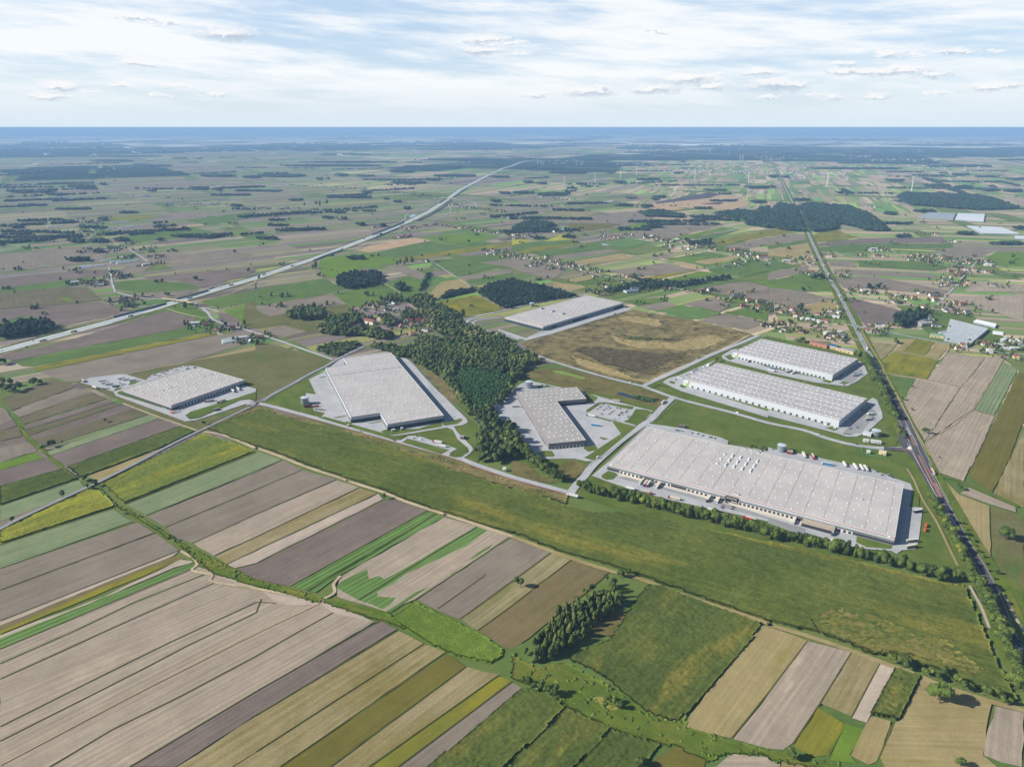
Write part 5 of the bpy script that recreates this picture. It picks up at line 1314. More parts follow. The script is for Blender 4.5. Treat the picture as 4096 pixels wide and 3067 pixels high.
# --- the largest warehouse, front right
H1 = 12.0; A1, B1 = at('k', 825, 325, H1), at('l', 1098, 968, H1)
W1, L1, F1_ = warehouse('warehouse', 'largest warehouse, grey roof with long red stripe, behind the row of trees at right', A1, B1, 151.5, H1,
    (wall_mat('striped_cladding_a', [(4.0, '#343c47'), (6.8, '#6d6a66'), (9.4, '#a3adb6'), (99, '#d2d1cd')]), roof_mat('flat_roof_a', '#b2adaa', '#bdb8b4', '#8a7868', 23.4, 'x', .045)),
    sky=(27, 9), skysz=(1.9, 1.4), skym=plain('#c9d4dc', .3), stripe=[(0, 10.3, 11.1)])
def dockrow(root, F_, L_, H, lst, style='frame'):
    for (c0, u0, v0, c1, u1, v1, n) in lst:
        a = loc(F_, c0, u0, v0, 2)[0]; b = loc(F_, c1, u1, v1, 2)[0]
        mb = MB()
        if style == 'frame': mb.box(-3.2, 3.2, -.35, 0, 0, 4.4, 0); m1 = mb.mesh('loading_dock', WHITE)
        else: mb.box(-1.95, 1.95, -.25, 0, .9, 4.7, 0); m1 = mb.mesh('loading_dock', plain('#8d949a', .6))
        m2 = MB().box(-1.6, 1.6, -.55, -.34 if style == 'frame' else -.24, 1.0, 4.0, 0).mesh('dock_door', DARKP)
        for i in range(n):
            x = a + (b - a) * (i / max(1, n - 1)); o = link(bpy.data.objects.new('loading_dock', m1), root); o.location = (x, 0, 0); link(bpy.data.objects.new('dock_door', m2), o)
dockrow(W1, F1_, L1, H1, [('k', 937, 418, 'k', 1073, 455, 5), ('k', 1240, 497, 'k', 1348, 526, 4), ('k', 1520, 572, 'k', 1820, 652, 9), ('k', 1966, 690, 'l', 200, 803, 13), ('l', 612, 915, 'l', 702, 940, 3)])
a = loc(F1_, 'k', 1838, 640, 4)[0]; b = loc(F1_, 'k', 1955, 660, 4)[0]
office = MB().box(a, b, -.9, 0, 0, 9.6).build('office_block', plain('#2f343d', .5, .05), W1)
mb = MB()
for k in range(5): mb.box(a + 1.5 + k * (b - a - 3) / 5, a + 1.5 + k * (b - a - 3) / 5 + 2.2, -.97, -.9, 6.4, 7.8)
mb.build('window', plain('#b9b4a0', .3), office)
MB().box(b - 9, b - 1, -2.2, -.9, 3.0, 3.4).build('canopy', WHITE, office)
a = loc(F1_, 'l', 275, 890, 3)[0]; b = loc(F1_, 'l', 555, 965, 3)[0]
an_ = MB().box(a, b, -13, 0, 0, 5.5).build('annex', plain('#34363b', .6, .05), W1)
MB().box(a - .3, b + .3, -13.3, -.02, 5.5, 5.8).build('annex_roof', plain('#a79c8c', .8, .08), an_)
for k in range(16):
    c_ = [(1835, 250), (1905, 262), (1975, 278), (2047, 292), (2120, 310), (1803, 290), (1877, 300), (1948, 316), (2020, 332), (2092, 350), (1772, 330), (1847, 341), (1918, 357), (1990, 374), (2063, 391), (2110, 306)][k]
    u, v = loc(F1_, 'k', *c_, H1)
    if k == 15: continue
    mb = MB(); sy = 10 if k % 5 else 4
    for i in range(6):
        a0, a1 = math.pi * i / 6, math.pi * (i + 1) / 6
        mb.quad((-1.5 * math.cos(a0), -sy / 2, 1.2 * math.sin(a0) + .3), (-1.5 * math.cos(a1), -sy / 2, 1.2 * math.sin(a1) + .3), (-1.5 * math.cos(a1), sy / 2, 1.2 * math.sin(a1) + .3), (-1.5 * math.cos(a0), sy / 2, 1.2 * math.sin(a0) + .3))
    mb.v += [(-1.5 * math.cos(math.pi * i / 6), -sy / 2, 1.2 * math.sin(math.pi * i / 6) + .3) for i in range(7)]; mb.f.append(tuple(range(len(mb.v) - 7, len(mb.v)))); mb.mi.append(0)
    mb.box(-1.7, 1.7, -sy / 2 - .2, sy / 2 + .2, 0, .32, 0)
    o = mb.build('barrel_rooflight', plain('#d3d8da', .3), W1); o.location = (u, v, H1 - .45)
for c, u_, v_, sx, sy in [('k', 2010, 205, 6, 3), ('k', 2065, 215, 5, 3), ('k', 2125, 235, 5, 3), ('k', 1930, 590, 4, 2.5), ('k', 1950, 600, 3, 2), ('l', 810, 640, 1.5, 2)]:
    u, v = loc(F1_, c, u_, v_, H1); rooftop(W1, 'roof_unit', u, v, H1 - .45, sx, sy, 1.6)
# --- square warehouse on the left
H2 = 10.4; A2, B2 = at('e', 1062, 985, H2), at('e', 1477, 1125, H2)
A2b, B2b = at('e', 1477, 1125, H2), at('e', 2112, 905, H2)
W2, L2, F2_ = warehouse('warehouse', 'square grey-roofed warehouse with a red stripe at the left, beside the trailer yard', A2b, B2b, 150, H2,
    (wall_mat('striped_cladding_b', [(3.2, '#333b46'), (5.6, '#67645f'), (99, '#b3b7bb')], 7), roof_mat('flat_roof_b', '#aeaaa6', '#b7b2ae', '#8e8272', 24, 'x')), sky=(9, 10), skysz=(3.0, 2.4), stripe=[(0, 8.8, 9.6), (3, 8.8, 9.6)])
dockrow(W2, F2_, L2, H2, [('e', 1600, 1140, 'e', 2065, 965, 19)])
for c_ in ((1765, 875), (1830, 858), (1480, 970), (1410, 995)): u, v = loc(F2_, 'e', *c_, H2); rooftop(W2, 'roof_vent', u, v, H2 - .45, 3, 2, .8)
for c_ in ((1615, 812), (1680, 800)): u, v = loc(F2_, 'e', *c_, H2); rooftop(W2, 'roof_unit', u, v, H2 - .45, 8, 3, 2)
# --- narrow warehouse, centre left
H3 = 12.0; A3, B3 = Vector(at('f', 1135, 1288, H3)), Vector(at('f', 1622, 1210, H3))
d3 = (B3 - A3).normalized(); n3 = Vector((-d3.y, d3.x))
def l3(u, v): p = Vector(at('f', u, v, H3)) - A3; return (p.dot(d3), p.dot(n3))
E3 = (B3 - A3).length; q1 = l3(1070, 1188); q2 = l3(832, 1220); q3 = l3(587, 803); q4 = l3(795, 772); q5 = l3(752, 718); q6 = l3(1145, 668)
ly = max(0, q1[1]); xl = (q2[0] + q3[0]) / 2; yl = (q4[1] + q3[1]) / 2; xb = (q4[0] + q5[0]) / 2; yt = (q5[1] + q6[1]) / 2
OUT3 = [(0, 0), (E3, 0), (E3, yt), (xb, yt), (xb, yl), (xl, yl), (xl, ly), (0, ly)]
W3, L3, F3_ = warehouse('warehouse', 'long stepped warehouse with grey roof and navy lower walls, left of the central wood', A3, B3, yt, H3,
    (wall_mat('striped_cladding_c', [(5.0, '#27323f'), (7.2, '#6b6967'), (99, '#b4bcc6')], 7), roof_mat('flat_roof_c', '#aeaaa7', '#b7b3b0', '#867a6c', 30, 'y', .02)), OUT3, sky=(9, 20), skysz=(3.4, 1.9), stripe=[(0, 10.2, 11.0), (6, 10.2, 11.0)],
    docks=[(5, .06, .92, 34, 'frame'), (7, .1, .8, 5, 'frame')])
s0 = l3(632, 873); s1 = l3(1255, 790)
MB().box(xl + .5, E3 - .5, (s0[1] + s1[1]) / 2 - .5, (s0[1] + s1[1]) / 2 + .5, H3 - .45, H3 - .1).build('roof_joint', plain('#6d7172', .7), W3)
# --- L-shaped warehouse
H4 = 11.0; A4, B4 = Vector(at('g', 318, 1455, H4)), Vector(at('g', 637, 1425, H4))
d4 = (B4 - A4).normalized(); n4 = Vector((-d4.y, d4.x))
def l4(u, v): p = Vector(at('g', u, v, H4)) - A4; return (p.dot(d4), p.dot(n4))
E4 = (B4 - A4).length; r1 = l4(370, 1090); r2 = l4(640, 1065); r3 = l4(550, 963); r4 = l4(8, 1010)
OUT4 = [(0, 0), (E4, 0), (E4, r1[1]), (r2[0], r1[1]), (r2[0], (r3[1] + r4[1]) / 2), (0, (r3[1] + r4[1]) / 2)]
W4, L4, F4_ = warehouse('warehouse', 'L-shaped grey warehouse with red stripe, right of the central wood', A4, B4, 100, H4,
    (wall_mat('grey_cladding', [(99, '#77757a')], 7), roof_mat('flat_roof_d', '#9b9794', '#a5a09c', '#7c746a', 30, 'y', .02)), OUT4, sky=(12, 14), skysz=(2.4, 2.0), stripe=[(0, 9.5, 10.3), (2, 9.5, 10.3), (5, 9.5, 10.3)],
    docks=[(0, .12, .9, 9, 'frame'), (5, .04, .94, 44, 'frame')])
MB().box(E4 + .5, r2[0], r1[1] - .1, r1[1] - .02, 0, 5.5).build('dark_cladding', plain('#2b3946', .5), W4)
# --- far warehouse
H5 = 11.5; A5, B5 = at('g', 268, 445, H5), at('g', 962, 240, H5)
W5, L5, F5_ = warehouse('warehouse', 'far warehouse with blue-black lower walls behind the brown empty plot', A5, B5, 132, H5,
    (wall_mat('striped_cladding_e', [(5.6, '#2b3a4c'), (7.6, '#79797a'), (99, '#b9bdc1')], 7), roof_mat('flat_roof_e', '#ada9a5', '#b7b2ae', '#8a7f72', 30, 'x', .02)), sky=(24, 9), skysz=(2.6, 2.2), stripe=[(3, 9.9, 10.7)])
dockrow(W5, F5_, L5, H5, [('g', 282, 482, 'g', 350, 462, 6), ('g', 410, 440, 'g', 525, 405, 9), ('g', 665, 362, 'g', 890, 298, 17)])
for c_ in ((258, 292), (352, 315), (440, 338)): u, v = loc(F5_, 'g', *c_, H5); rooftop(W5, 'roof_unit', u, v, H5 - .45, 12, 5, 2.6)
# --- two white-roofed warehouses
RW = roof_mat('white_sheet_roof', '#b0aeae', '#bcbabb', '#8f8680', 24, 'y', .05, .5)
WW = wall_mat('white_cladding', [(99, '#b6bbbf')], 8, .93)
H6 = 13.2; A6, B6 = at('g', 1480, 900, H6), at('h', 617, 1257, H6)
W6, L6, F6_ = warehouse('warehouse', 'nearer of the two long white-roofed warehouses, beside the trunk road', A6, B6, 137, H6, (WW, RW), sky=(30, 9), skysz=(2.2, 1.5), ridge=24)
dockrow(W6, F6_, L6, H6, [('g', 1560, 968, 'g', 2190, 1142, 13), ('h', 37, 1160, 'h', 520, 1288, 10)], 'plain')
H7 = 12.6; A7, B7 = at('g', 1905, 665, H7), at('h', 560, 863, H7)
W7, L7, F7_ = warehouse('warehouse', 'farther of the two long white-roofed warehouses, beside the trunk road', A7, B7, 140, H7, (WW, RW), sky=(22, 9), skysz=(2.2, 1.5), ridge=24)
dockrow(W7, F7_, L7, H7, [('g', 1960, 720, 'g', 2050, 745, 4), ('g', 2090, 752, 'h', 485, 888, 19)], 'plain')
SIGNW = plain('#d9d9d6', .5); SIGNR = plain('#b3303a', .5); SIGNG = plain('#7fb050', .6)
def text_part(parent, body, size, pos, rot, hexc, name='lettering'):
    cu = bpy.data.curves.new(name, 'FONT'); cu.body = body; cu.size = size; cu.extrude = .05; cu.align_x = 'CENTER'
    tmp = bpy.data.objects.new('tmp', cu); COL.objects.link(tmp); bpy.context.view_layer.update()
    me = bpy.data.meshes.new_from_object(tmp.evaluated_get(bpy.context.evaluated_depsgraph_get())); bpy.data.objects.remove(tmp)
    me.materials.clear(); me.materials.append(plain(hexc, .6)); o = link(bpy.data.objects.new(name, me), parent); o.location = pos; o.rotation_euler = rot; return o
for W_, H_ in ((W6, H6), (W7, H7)):
    MB().box(7.5, 12.5, -.14, 0, 1, H_ - 1.6).build('green_panel', SIGNG, W_)
    p = MB().box(6.5, 11.2, -.22, -.15, H_ - 4.6, H_ - .6).build('logo_panel', SIGNW, W_); MB().box(11.2, 13.6, -.24, -.14, H_ - 4.4, H_ - .8).build('logo_block', SIGNR, p)
text_part(W6, 'NFR', 4.2, (L6 - 16, -.12, 2.6), (R(90), 0, 0), '#3f6a55')
for W_, x in ((W1, 4), (W1, L1 - 8)): MB().box(x, x + 3.4, -.24, -.17, 9.9, 11.6).build('logo_panel', SIGNW, W_); MB().box(x + 3.5, x + 4.9, -.26, -.17, 10.1, 11.5).build('logo_block', SIGNR, W_)
MB().box(L6 - .02, L6 + .12, 7, 21, 4.5, 11).build('sign_panel', plain('#c2ccd6', .5), W6)
# ------------------------------------------------------------- tanks and small buildings
def tank(c, u, v, dia, h, label):
    x, y = at(c, u, v); o = empty('water_tank', (x, y, 1.0)); tag(o, label, 'tank', 'fire water tanks of the warehouses')
    mb = MB(); mb.cyl(0, 0, 0, h, dia / 2, n=28, cap=False)
    for k in range(1, 6): mb.cyl(0, 0, h * k / 6 - .06, h * k / 6 + .06, dia / 2 + .07, n=28, cap=False)
    mb.build('shell', METAL, o); mb = MB(); mb.cyl(0, 0, h, h + dia * .06, dia / 2 + .15, .3, n=28); mb.build('roof', plain('#b4c2ce', .4, .05), o)
    mb = MB(); mb.box(-.4, -.34, -dia / 2 - .35, -dia / 2 - .25, 0, h); mb.box(.34, .4, -dia / 2 - .35, -dia / 2 - .25, 0, h)
    for k in range(int(h / .6)): mb.box(-.36, .36, -dia / 2 - .33, -dia / 2 - .27, .4 + k * .6, .46 + k * .6)
    mb.build('ladder', plain('#7a8288', .5), o)
tank('l', 112, 228, 13, 10.5, 'round metal water tank on the grass behind the largest warehouse')
tank('f', 425, 1115, 14, 12.5, 'round metal water tank beside the red container, left of the stepped warehouse')
tank('g', 148, 975, 14, 12.5, 'round metal water tank at the far end of the L-shaped warehouse')
tank('g', 172, 268, 14, 8, 'round metal water tank behind the far warehouse')
tank('l', 928, 92, 14, 9, 'round metal water tank at the end of the white-roofed warehouses')
def shed(c, u, v, sx, sy, h, ang, wall, roof, label, name='small_building', cat='small building', stripe=None, group=None, z=1.0):
    x, y = at(c, u, v); o = empty(name, (x, y, z), R(ang)); tag(o, label, cat, group)
    MB().box(-sx / 2, sx / 2, -sy / 2, sy / 2, 0, h).build('wall', plain(wall, .6, .05), o)
    MB().box(-sx / 2 - .2, sx / 2 + .2, -sy / 2 - .2, sy / 2 + .2, h, h + .3).build('roof', plain(roof, .7, .06), o)
    MB().box(-.5, .5, -sy / 2 - .04, -sy / 2 + .01, 0, 2.1).build('door', DARKP, o)
    MB().box(sx * .2, sx * .38, -sy / 2 - .04, -sy / 2 + .01, 1, 2.1).build('window', GLASS, o)
    if stripe: MB().box(-sx / 2 - .24, sx / 2 + .24, -sy / 2 - .24, sy / 2 + .24, h - .5, h - .02).build('red_stripe', REDS, o)
    return o
shed('g', 898, 1098, 14, 5, 3.4, -21, '#a9aaa8', '#a8a29b', 'low gatehouse with a red stripe beside the full car park', 'gatehouse', 'gatehouse', 1)
shed('g', 1468, 1316, 10, 5, 3.2, -30, '#4a4a4e', '#6d6a68', 'dark gatehouse on the lane behind the largest warehouse', 'gatehouse', 'gatehouse', 1)
shed('f', 1785, 1412, 9, 6, 3.4, 75, '#5a4c4a', '#8a8884', 'dark gatehouse straddling the lane below the stepped warehouse', 'gatehouse', 'gatehouse', 1)
shed('e', 1872, 1172, 9, 4, 3.2, 40, '#4c4a4c', '#7d7a76', 'dark gatehouse on the splitter lane of the square warehouse', 'gatehouse', 'gatehouse', 1)
shed('l', 187, 248, 8, 7, 4, -28, '#7c2f34', '#a79c98', 'dark red pump house beside the tank behind the largest warehouse')
shed('f', 445, 1140, 12, 4.5, 4, 20, '#9c3038', '#3c4654', 'red pump container beside the left water tank', 'container', 'container')
shed('g', 198, 980, 9, 6, 4, 10, '#7f8890', '#8b98a4', 'grey pump house beside the tank of the L-shaped warehouse')
shed('l', 858, 92, 12, 9, 5, -43, '#b4b9bd', '#c0c4c6', 'pale pump house beside the tank near the trunk road')
shed('l', 844, 148, 8, 5, 4, -20, '#c4c6c4', '#c9c9c6', 'smaller of the two white cabins south of the round tank')
shed('l', 928, 158, 15, 5, 4, -20, '#c4c6c4', '#c9c9c6', 'longer of the two white cabins south of the round tank')
shed('j', 2147, 392, 5, 3.5, 3.6, -20, '#c8cac8', '#cfcfcc', 'white transformer cabin on the grass above the estate road')
shed('k', 740, 290, 3, 2, 3, 20, '#c8cac8', '#cfcfcc', 'tiny white cabin beside the estate road junction')
shed('f', 797, 1310, 3, 3, 3, 20, '#c9c2a8', '#c8c2b0', 'tiny cream cabin on the verge of the stepped warehouse')
shed('f', 1187, 1352, 6, 3.5, 3.2, 20, '#aeb4b6', '#b9bdbe', 'left one of two pale plant boxes in front of the stepped warehouse')
shed('f', 1260, 1338, 4, 3, 3.2, 20, '#c0c4c4', '#c9c9c6', 'right one of two pale plant boxes in front of the stepped warehouse')
shed('l', 864, 245, 5, 4, 4, -30, '#c4c6c4', '#cfcfcc', 'white plant box inside the fenced compound by the junction')
shed('l', 985, 255, 10, 6, 5, -30, '#cdbf98', '#d2c8a8', 'cream plant box inside the fenced compound by the junction')
shed('g', 1695, 790, 6, 5, 5, 45, '#c4c6c4', '#cfcfcc', 'white cabin at the far corner of the nearer white-roofed warehouse')
shed('h', 575, 1330, 3.5, 2.5, 3, -40, '#c8cac8', '#cfcfcc', 'tiny white box at the lettered corner of the white-roofed warehouse')
for i, (c, u, v, a, col, t) in enumerate([('l', 1360, 875, 55, '#c8552c', 'upper orange container on the grass east of the largest warehouse'), ('l', 1351, 915, 55, '#c8552c', 'lower orange container on the grass east of the largest warehouse'), ('e', 1486, 1197, -30, '#c8552c', 'orange container at the near corner of the square warehouse'), ('f', 517, 1143, 20, '#9c3038', 'long red container on the yard beside the left water tank')]):
    x, y = at(c, u, v); o = empty('container', (x, y, 1.0), R(a)); tag(o, t, 'container'); sx = (6, 5, 6, 12)[i]
    MB().box(-sx / 2, sx / 2, -1.25, 1.25, .1, 2.7).build('body', plain(col, .6, .08), o)
    mb = MB()
    for k in range(int(sx / .6)): mb.box(-sx / 2 + .1 + k * .6, -sx / 2 + .35 + k * .6, -1.3, 1.3, .15, 2.65)
    mb.build('ribs', plain(col, .6, .1), o); MB().box(sx / 2, sx / 2 + .08, -1.15, 1.15, .2, 2.6).build('door', plain(col, .5), o)
# compound fence
def fence(s, h, label, col='#8b9792', name='fence', step=6):
    L = pts(s); P_ = [Vector(p) for p in L]; o = empty(name, (P_[0].x, P_[0].y, 0)); tag(o, label, 'fence'); mb = MB(); mp = MB()
    for a, b in zip(P_[:-1], P_[1:]):
        a, b = a - P_[0], b - P_[0]; n_ = Vector((-(b - a).y, (b - a).x)).normalized() * .04
        for zz in (.2, .7, 1.2, 1.7, h - .1): mb.prism([(a.x - n_.x, a.y - n_.y), (b.x - n_.x, b.y - n_.y), (b.x + n_.x, b.y + n_.y), (a.x + n_.x, a.y + n_.y)], .95 + zz - .03, .95 + zz + .03)
        k = max(1, int((b - a).length / step))
        for i in range(k + 1): p = a.lerp(b, i / k); mp.box(p.x - .06, p.x + .06, p.y - .06, p.y + .06, .6, .7 + h)
    mb.build('wires', plain(col, .6), o); mp.build('posts', plain(col, .6), o)
fence('l 808,195 808,255 1015,290 1020,240 905,222 810,197', 2.2, 'green mesh fence round the small compound by the junction', '#4fa07a')
fence('f 1330,735 1500,950 1780,1180 1960,1330 1890,1380', 2.2, 'wire fence between the stepped warehouse and the wood')
fence('g 1440,1080 1200,1290', 2.2, 'wire fence crossing the green field beside the estate road')
fence('g 640,1656 1180,1305', 2.2, 'wire fence along the far end of the largest warehouse')
# noise barriers along the motorway
def barrier(s, h, label):
    P_ = [Vector(p) for p in pts(s)]; o = empty('noise_barrier', (P_[0].x, P_[0].y, 0)); tag(o, label, 'noise barrier', 'blue-grey noise barriers along the motorway'); mb = MB(); mp = MB()
    for a, b in zip(P_[:-1], P_[1:]):
        a, b = a - P_[0], b - P_[0]; n_ = Vector((-(b - a).y, (b - a).x)).normalized() * .12
        mb.prism([(a.x - n_.x, a.y - n_.y), (b.x - n_.x, b.y - n_.y), (b.x + n_.x, b.y + n_.y), (a.x + n_.x, a.y + n_.y)], .3, h)
        k = max(1, int((b - a).length / 8))
        for i in range(k + 1): p = a.lerp(b, i / k); mp.box(p.x - .2, p.x + .2, p.y - .2, p.y + .2, .2, h + .15)
    mb.build('panels', plain('#4f6b80', .5, .1), o); mp.build('posts', plain('#3c5160', .5), o)
barrier('e 985,372 1200,318 1440,255', 5.5, 'noise barrier on the far side, just left of the motorway bridge')
barrier('e 1520,218 1650,185 1800,140', 5, 'noise barrier on the far side, just right of the motorway bridge')
barrier('b 490,1395 600,1350 745,1300', 5, 'noise barrier on the near side below the first bend of the service road')
barrier('b 1000,1170 1130,1120 1280,1060', 6, 'noise barrier on the far side beside the farm, mid motorway')
barrier('b 1030,1195 1110,1160 1230,1110', 4.5, 'short noise barrier on the near side, mid motorway')
barrier('b 1395,1048 1500,1000 1600,940 1690,870', 6, 'long noise barrier on the near side just before the far bridge')
barrier('b 1580,895 1650,850', 5, 'short noise barrier on the far side at the far bridge')
barrier('b 1700,845 1830,762', 5, 'noise barrier on the near side beyond the far bridge')
# bridges over the motorway
def bridge(s, z, wd, label):
    c_ = s.split()[0]; P_ = [Vector(at(c_, *[float(q) for q in t.split(',')], z)) for t in s.split()[1:]]; o = empty('road_bridge', (P_[0].x, P_[0].y, 0)); tag(o, label, 'bridge')
    mb, mr, mp = MB(), MB(), MB(); n = len(P_)
    for i in range(n - 1):
        a, b = P_[i] - P_[0], P_[i + 1] - P_[0]; nn = Vector((-(b - a).y, (b - a).x)).normalized()
        for (o0, o1, z0, z1, m_) in ((-wd / 2, wd / 2, z - 1.3, z, mb), (-wd / 2 - .1, -wd / 2 + .15, z, z + 1.1, mr), (wd / 2 - .15, wd / 2 + .1, z, z + 1.1, mr)):
            m_.prism([(a + nn * o0)[:], (b + nn * o0)[:], (b + nn * o1)[:], (a + nn * o1)[:]], z0, z1)
        if 0 < i: mp.prism([(a + nn * -4 + Vector((-.6, 0)))[:], (a + nn * -4 + Vector((.6, 0)))[:], (a + nn * 4 + Vector((.6, 0)))[:], (a + nn * 4 + Vector((-.6, 0)))[:]], 0, z - 1.3)
    mb.build('deck', PAV if False else plain('#a9a59e', .8, .05), o); mr.build('railing', plain('#b9a860', .6, .1), o); mp.build('pier', plain('#98958f', .8), o)
bridge('e 1395,200 1450,207 1530,216 1600,228 1650,240', 6.5, 9, 'road bridge with yellowish railings crossing the motorway at the left')
bridge('b 1590,842 1640,844 1680,847 1730,850', 6.5, 9, 'small distant road bridge crossing the motorway')
# ============================================================= VEHICLES
TYRE = plain('#1c1c1e', .8); RIM = plain('#8a8d90', .4)
_wm = {}
def wheel_mesh(r, w_):
    if (r, w_) not in _wm:
        mb = MB(); mb.cyl(0, 0, -w_ / 2, w_ / 2, r, n=12, axis='y'); mb.cyl(0, 0, -w_ / 2 - .02, w_ / 2 + .02, r * .5, n=8, m=1, axis='y')
        _wm[(r, w_)] = mb.mesh('wheel', [TYRE, RIM])
    return _wm[(r, w_)]
def wheels(root, L, r, w_):
    for (x, y) in L: o = link(bpy.data.objects.new('wheel', wheel_mesh(r, w_)), root); o.location = (x, y, r)
def hull(sec, z):  # loft of (x, halfwidth) outline
    pass
_vc = {}
def vproto(key, make):
    if key not in _vc:
        o = make(); o.location = (0, 0, -500); _vc[key] = o; return o, True
    return _vc[key], False
def place(key, make, x, y, rz, z=1.06):
    o, fresh = vproto(key, make)
    if not fresh: o = copy_tree(o)
    o.location = (x, y, z); o.rotation_euler = (0, 0, rz); return o
def loft(mb, secs, m=0):
    """secs: list of rings (lists of 3D points, same count)"""
    i0 = len(mb.v); n = len(secs[0])
    for s in secs: mb.v += s
    for k in range(len(secs) - 1):
        for j in range(n):
            a = i0 + k * n + j; b = i0 + k * n + (j + 1) % n; mb.f.append((a, b, b + n, a + n)); mb.mi.append(m)
    mb.f.append(tuple(i0 + j for j in range(n))); mb.mi.append(m); mb.f.append(tuple(i0 + (len(secs) - 1) * n + j for j in range(n))); mb.mi.append(m)
def car_make(col, van=False):
    def f():
        o = empty('van' if van else 'car', (0, 0, 0)); pm = plain(col, .3, spec=.5)
        L_ = 5.4 if van else 4.4; W_ = .98 if van else .88; hb = 1.0 if van else .82
        def ring(x, w_, z0, z1): return [(x, -w_, z0), (x, w_, z0), (x, w_ * .96, z1), (x, -w_ * .96, z1)]
        mb = MB(); loft(mb, [ring(-L_ / 2, W_ * .86, .35, hb * .9), ring(-L_ / 2 + .25, W_, .25, hb), ring(L_ / 2 - 1.1, W_, .25, hb), ring(L_ / 2 - .2, W_ * .92, .28, hb * .8), ring(L_ / 2, W_ * .8, .35, hb * .62)]); mb.build('body', pm, o)
        t = 2.25 if van else 1.42; x0, x1, x2, x3 = (-L_ / 2 + .05, -L_ / 2 + .15, L_ / 2 - 1.7, L_ / 2 - 1.05) if van else (-L_ / 2 + .35, -L_ / 2 + .95, .45, 1.15)
        mb = MB(); loft(mb, [ring(x0, W_ * .94, hb - .03, hb + .05), ring(x1, W_ * .84, hb - .03, t - .05), ring(x2, W_ * .84, hb - .03, t - .05), ring(x3, W_ * .92, hb - .03, hb + .05)]); mb.build('windows', pm if van else GLASS, o)
        mb = MB(); mb.box(x1 + .05, x2 - .02, -W_ * .8, W_ * .8, t - .05, t); mb.build('roof', pm, o)
        if van: mb = MB(); mb.box(x2 + .1, x2 + .5, -W_ * .8, W_ * .8, 1.35, 2.0); mb.build('windscreen', GLASS, o)
        wheels(o, [(L_ * .31, W_ - .08), (L_ * .31, -W_ + .08), (-L_ * .31, W_ - .08), (-L_ * .31, -W_ + .08)], .33, .22); return o
    return f
def trailer_parts(o, col, x0, L_=13.4, roof=None, chassis=True, tankc=False):
    if tankc:
        mb = MB(); mb.cyl(0, 2.3, x0 - L_ + .4, x0 - .2, 1.15, n=14, axis='x'); 
        mb.v = [(x, y, z) for (x, y, z) in mb.v]; mb.build('trailer', METAL, o)
    else:
        MB().box(x0 - L_, x0, -1.27, 1.27, 1.15, 3.95, 0, True).build('trailer', plain(col, .5, .06, scale=.5), o)
        MB().box(x0 - L_ + .05, x0 - .05, -1.22, 1.22, 3.95, 4.0).build('trailer_roof', plain(roof or '#cfc9bd', .6, .05), o)
    MB().box(x0 - L_ + .3, x0 - .6, -.9, .9, .85, 1.15, 0, True).build('chassis', DARKP, o)
    wheels(o, [(x0 - L_ + q, s * 1.05) for q in (1.8, 3.1, 4.4) for s in (-1, 1)], .5, .4)
def lorry_make(cab, trl, roof=None, tankc=False):
    def f():
        o = empty('lorry', (0, 0, 0)); cm = plain(cab, .35, spec=.5)
        mb = MB(); loft(mb, [[(5.9, -1.23, .7), (5.9, 1.23, .7), (5.9, 1.2, 3.5), (5.9, -1.2, 3.5)], [(7.5, -1.23, .55), (7.5, 1.23, .55), (7.5, 1.2, 3.6), (7.5, -1.2, 3.6)], [(8.2, -1.2, .5), (8.2, 1.2, .5), (7.95, 1.12, 3.0), (7.95, -1.12, 3.0)]]); mb.build('cab', cm, o)
        mb = MB(); mb.quad((8.16, -1.05, 1.75), (8.16, 1.05, 1.75), (8.02, 1.0, 2.75), (8.02, -1.0, 2.75)); mb.box(8.0, 8.14, -1.05, 1.05, 1.75, 2.7); mb.build('windscreen', GLASS, o)
        MB().box(3.6, 6.0, -.5, .5, .6, 1.0, 0, True).build('tractor_frame', DARKP, o)
        trailer_parts(o, trl, 5.2, roof=roof, tankc=tankc)
        wheels(o, [(7.1, 1.05), (7.1, -1.05), (4.3, 1.05), (4.3, -1.05)], .5, .4); return o
    return f
def semi_make(trl, roof=None):
    def f():
        o = empty('semi_trailer', (0, 0, 0)); trailer_parts(o, trl, 6.7, roof=roof); MB().box(3.6, 3.8, -.8, .8, 0, .9).build('landing_leg', DARKP, o); return o
    return f
def tractor_make(col):
    def f():
        o = empty('farm_tractor', (0, 0, 0)); pm = plain(col, .5)
        MB().box(.2, 1.9, -.4, .4, .8, 1.5, 0, True).build('bonnet', pm, o); mb = MB(); mb.box(-1.1, .2, -.7, .7, .9, 1.5, 0, True); mb.box(-1.1, .1, -.65, .65, 2.4, 2.55); mb.build('cab', pm, o); MB().box(-1.0, 0, -.6, .6, 1.5, 2.4).build('windows', GLASS, o)
        wheels(o, [(-.7, .85), (-.7, -.85)], .8, .4); wheels(o, [(1.5, .65), (1.5, -.65)], .45, .3); return o
    return f
CN = {'#c9cbcc': 'white', '#26292e': 'black', '#2b3a55': 'navy', '#8d9398': 'silver', '#9c2c30': 'red', '#3e4248': 'dark grey', '#2c5a8c': 'blue', '#8a8a86': 'grey', '#b8a832': 'yellow', '#c4b9a4': 'beige', '#3384b4': 'bright blue'}
CC = {'w': '#c9cbcc', 'k': '#26292e', 'n': '#2b3a55', 's': '#8d9398', 'r': '#9c2c30', 'd': '#3e4248', 'b': '#2c5a8c', 'g': '#8a8a86', 'y': '#b8a832', 'e': '#c4b9a4', 't': '#3384b4'}
def head(c, u0, v0, u1, v1):
    a, b = Vector(at(c, u0, v0)), Vector(at(c, u1, v1)); return math.atan2((b - a).y, (b - a).x), a, b
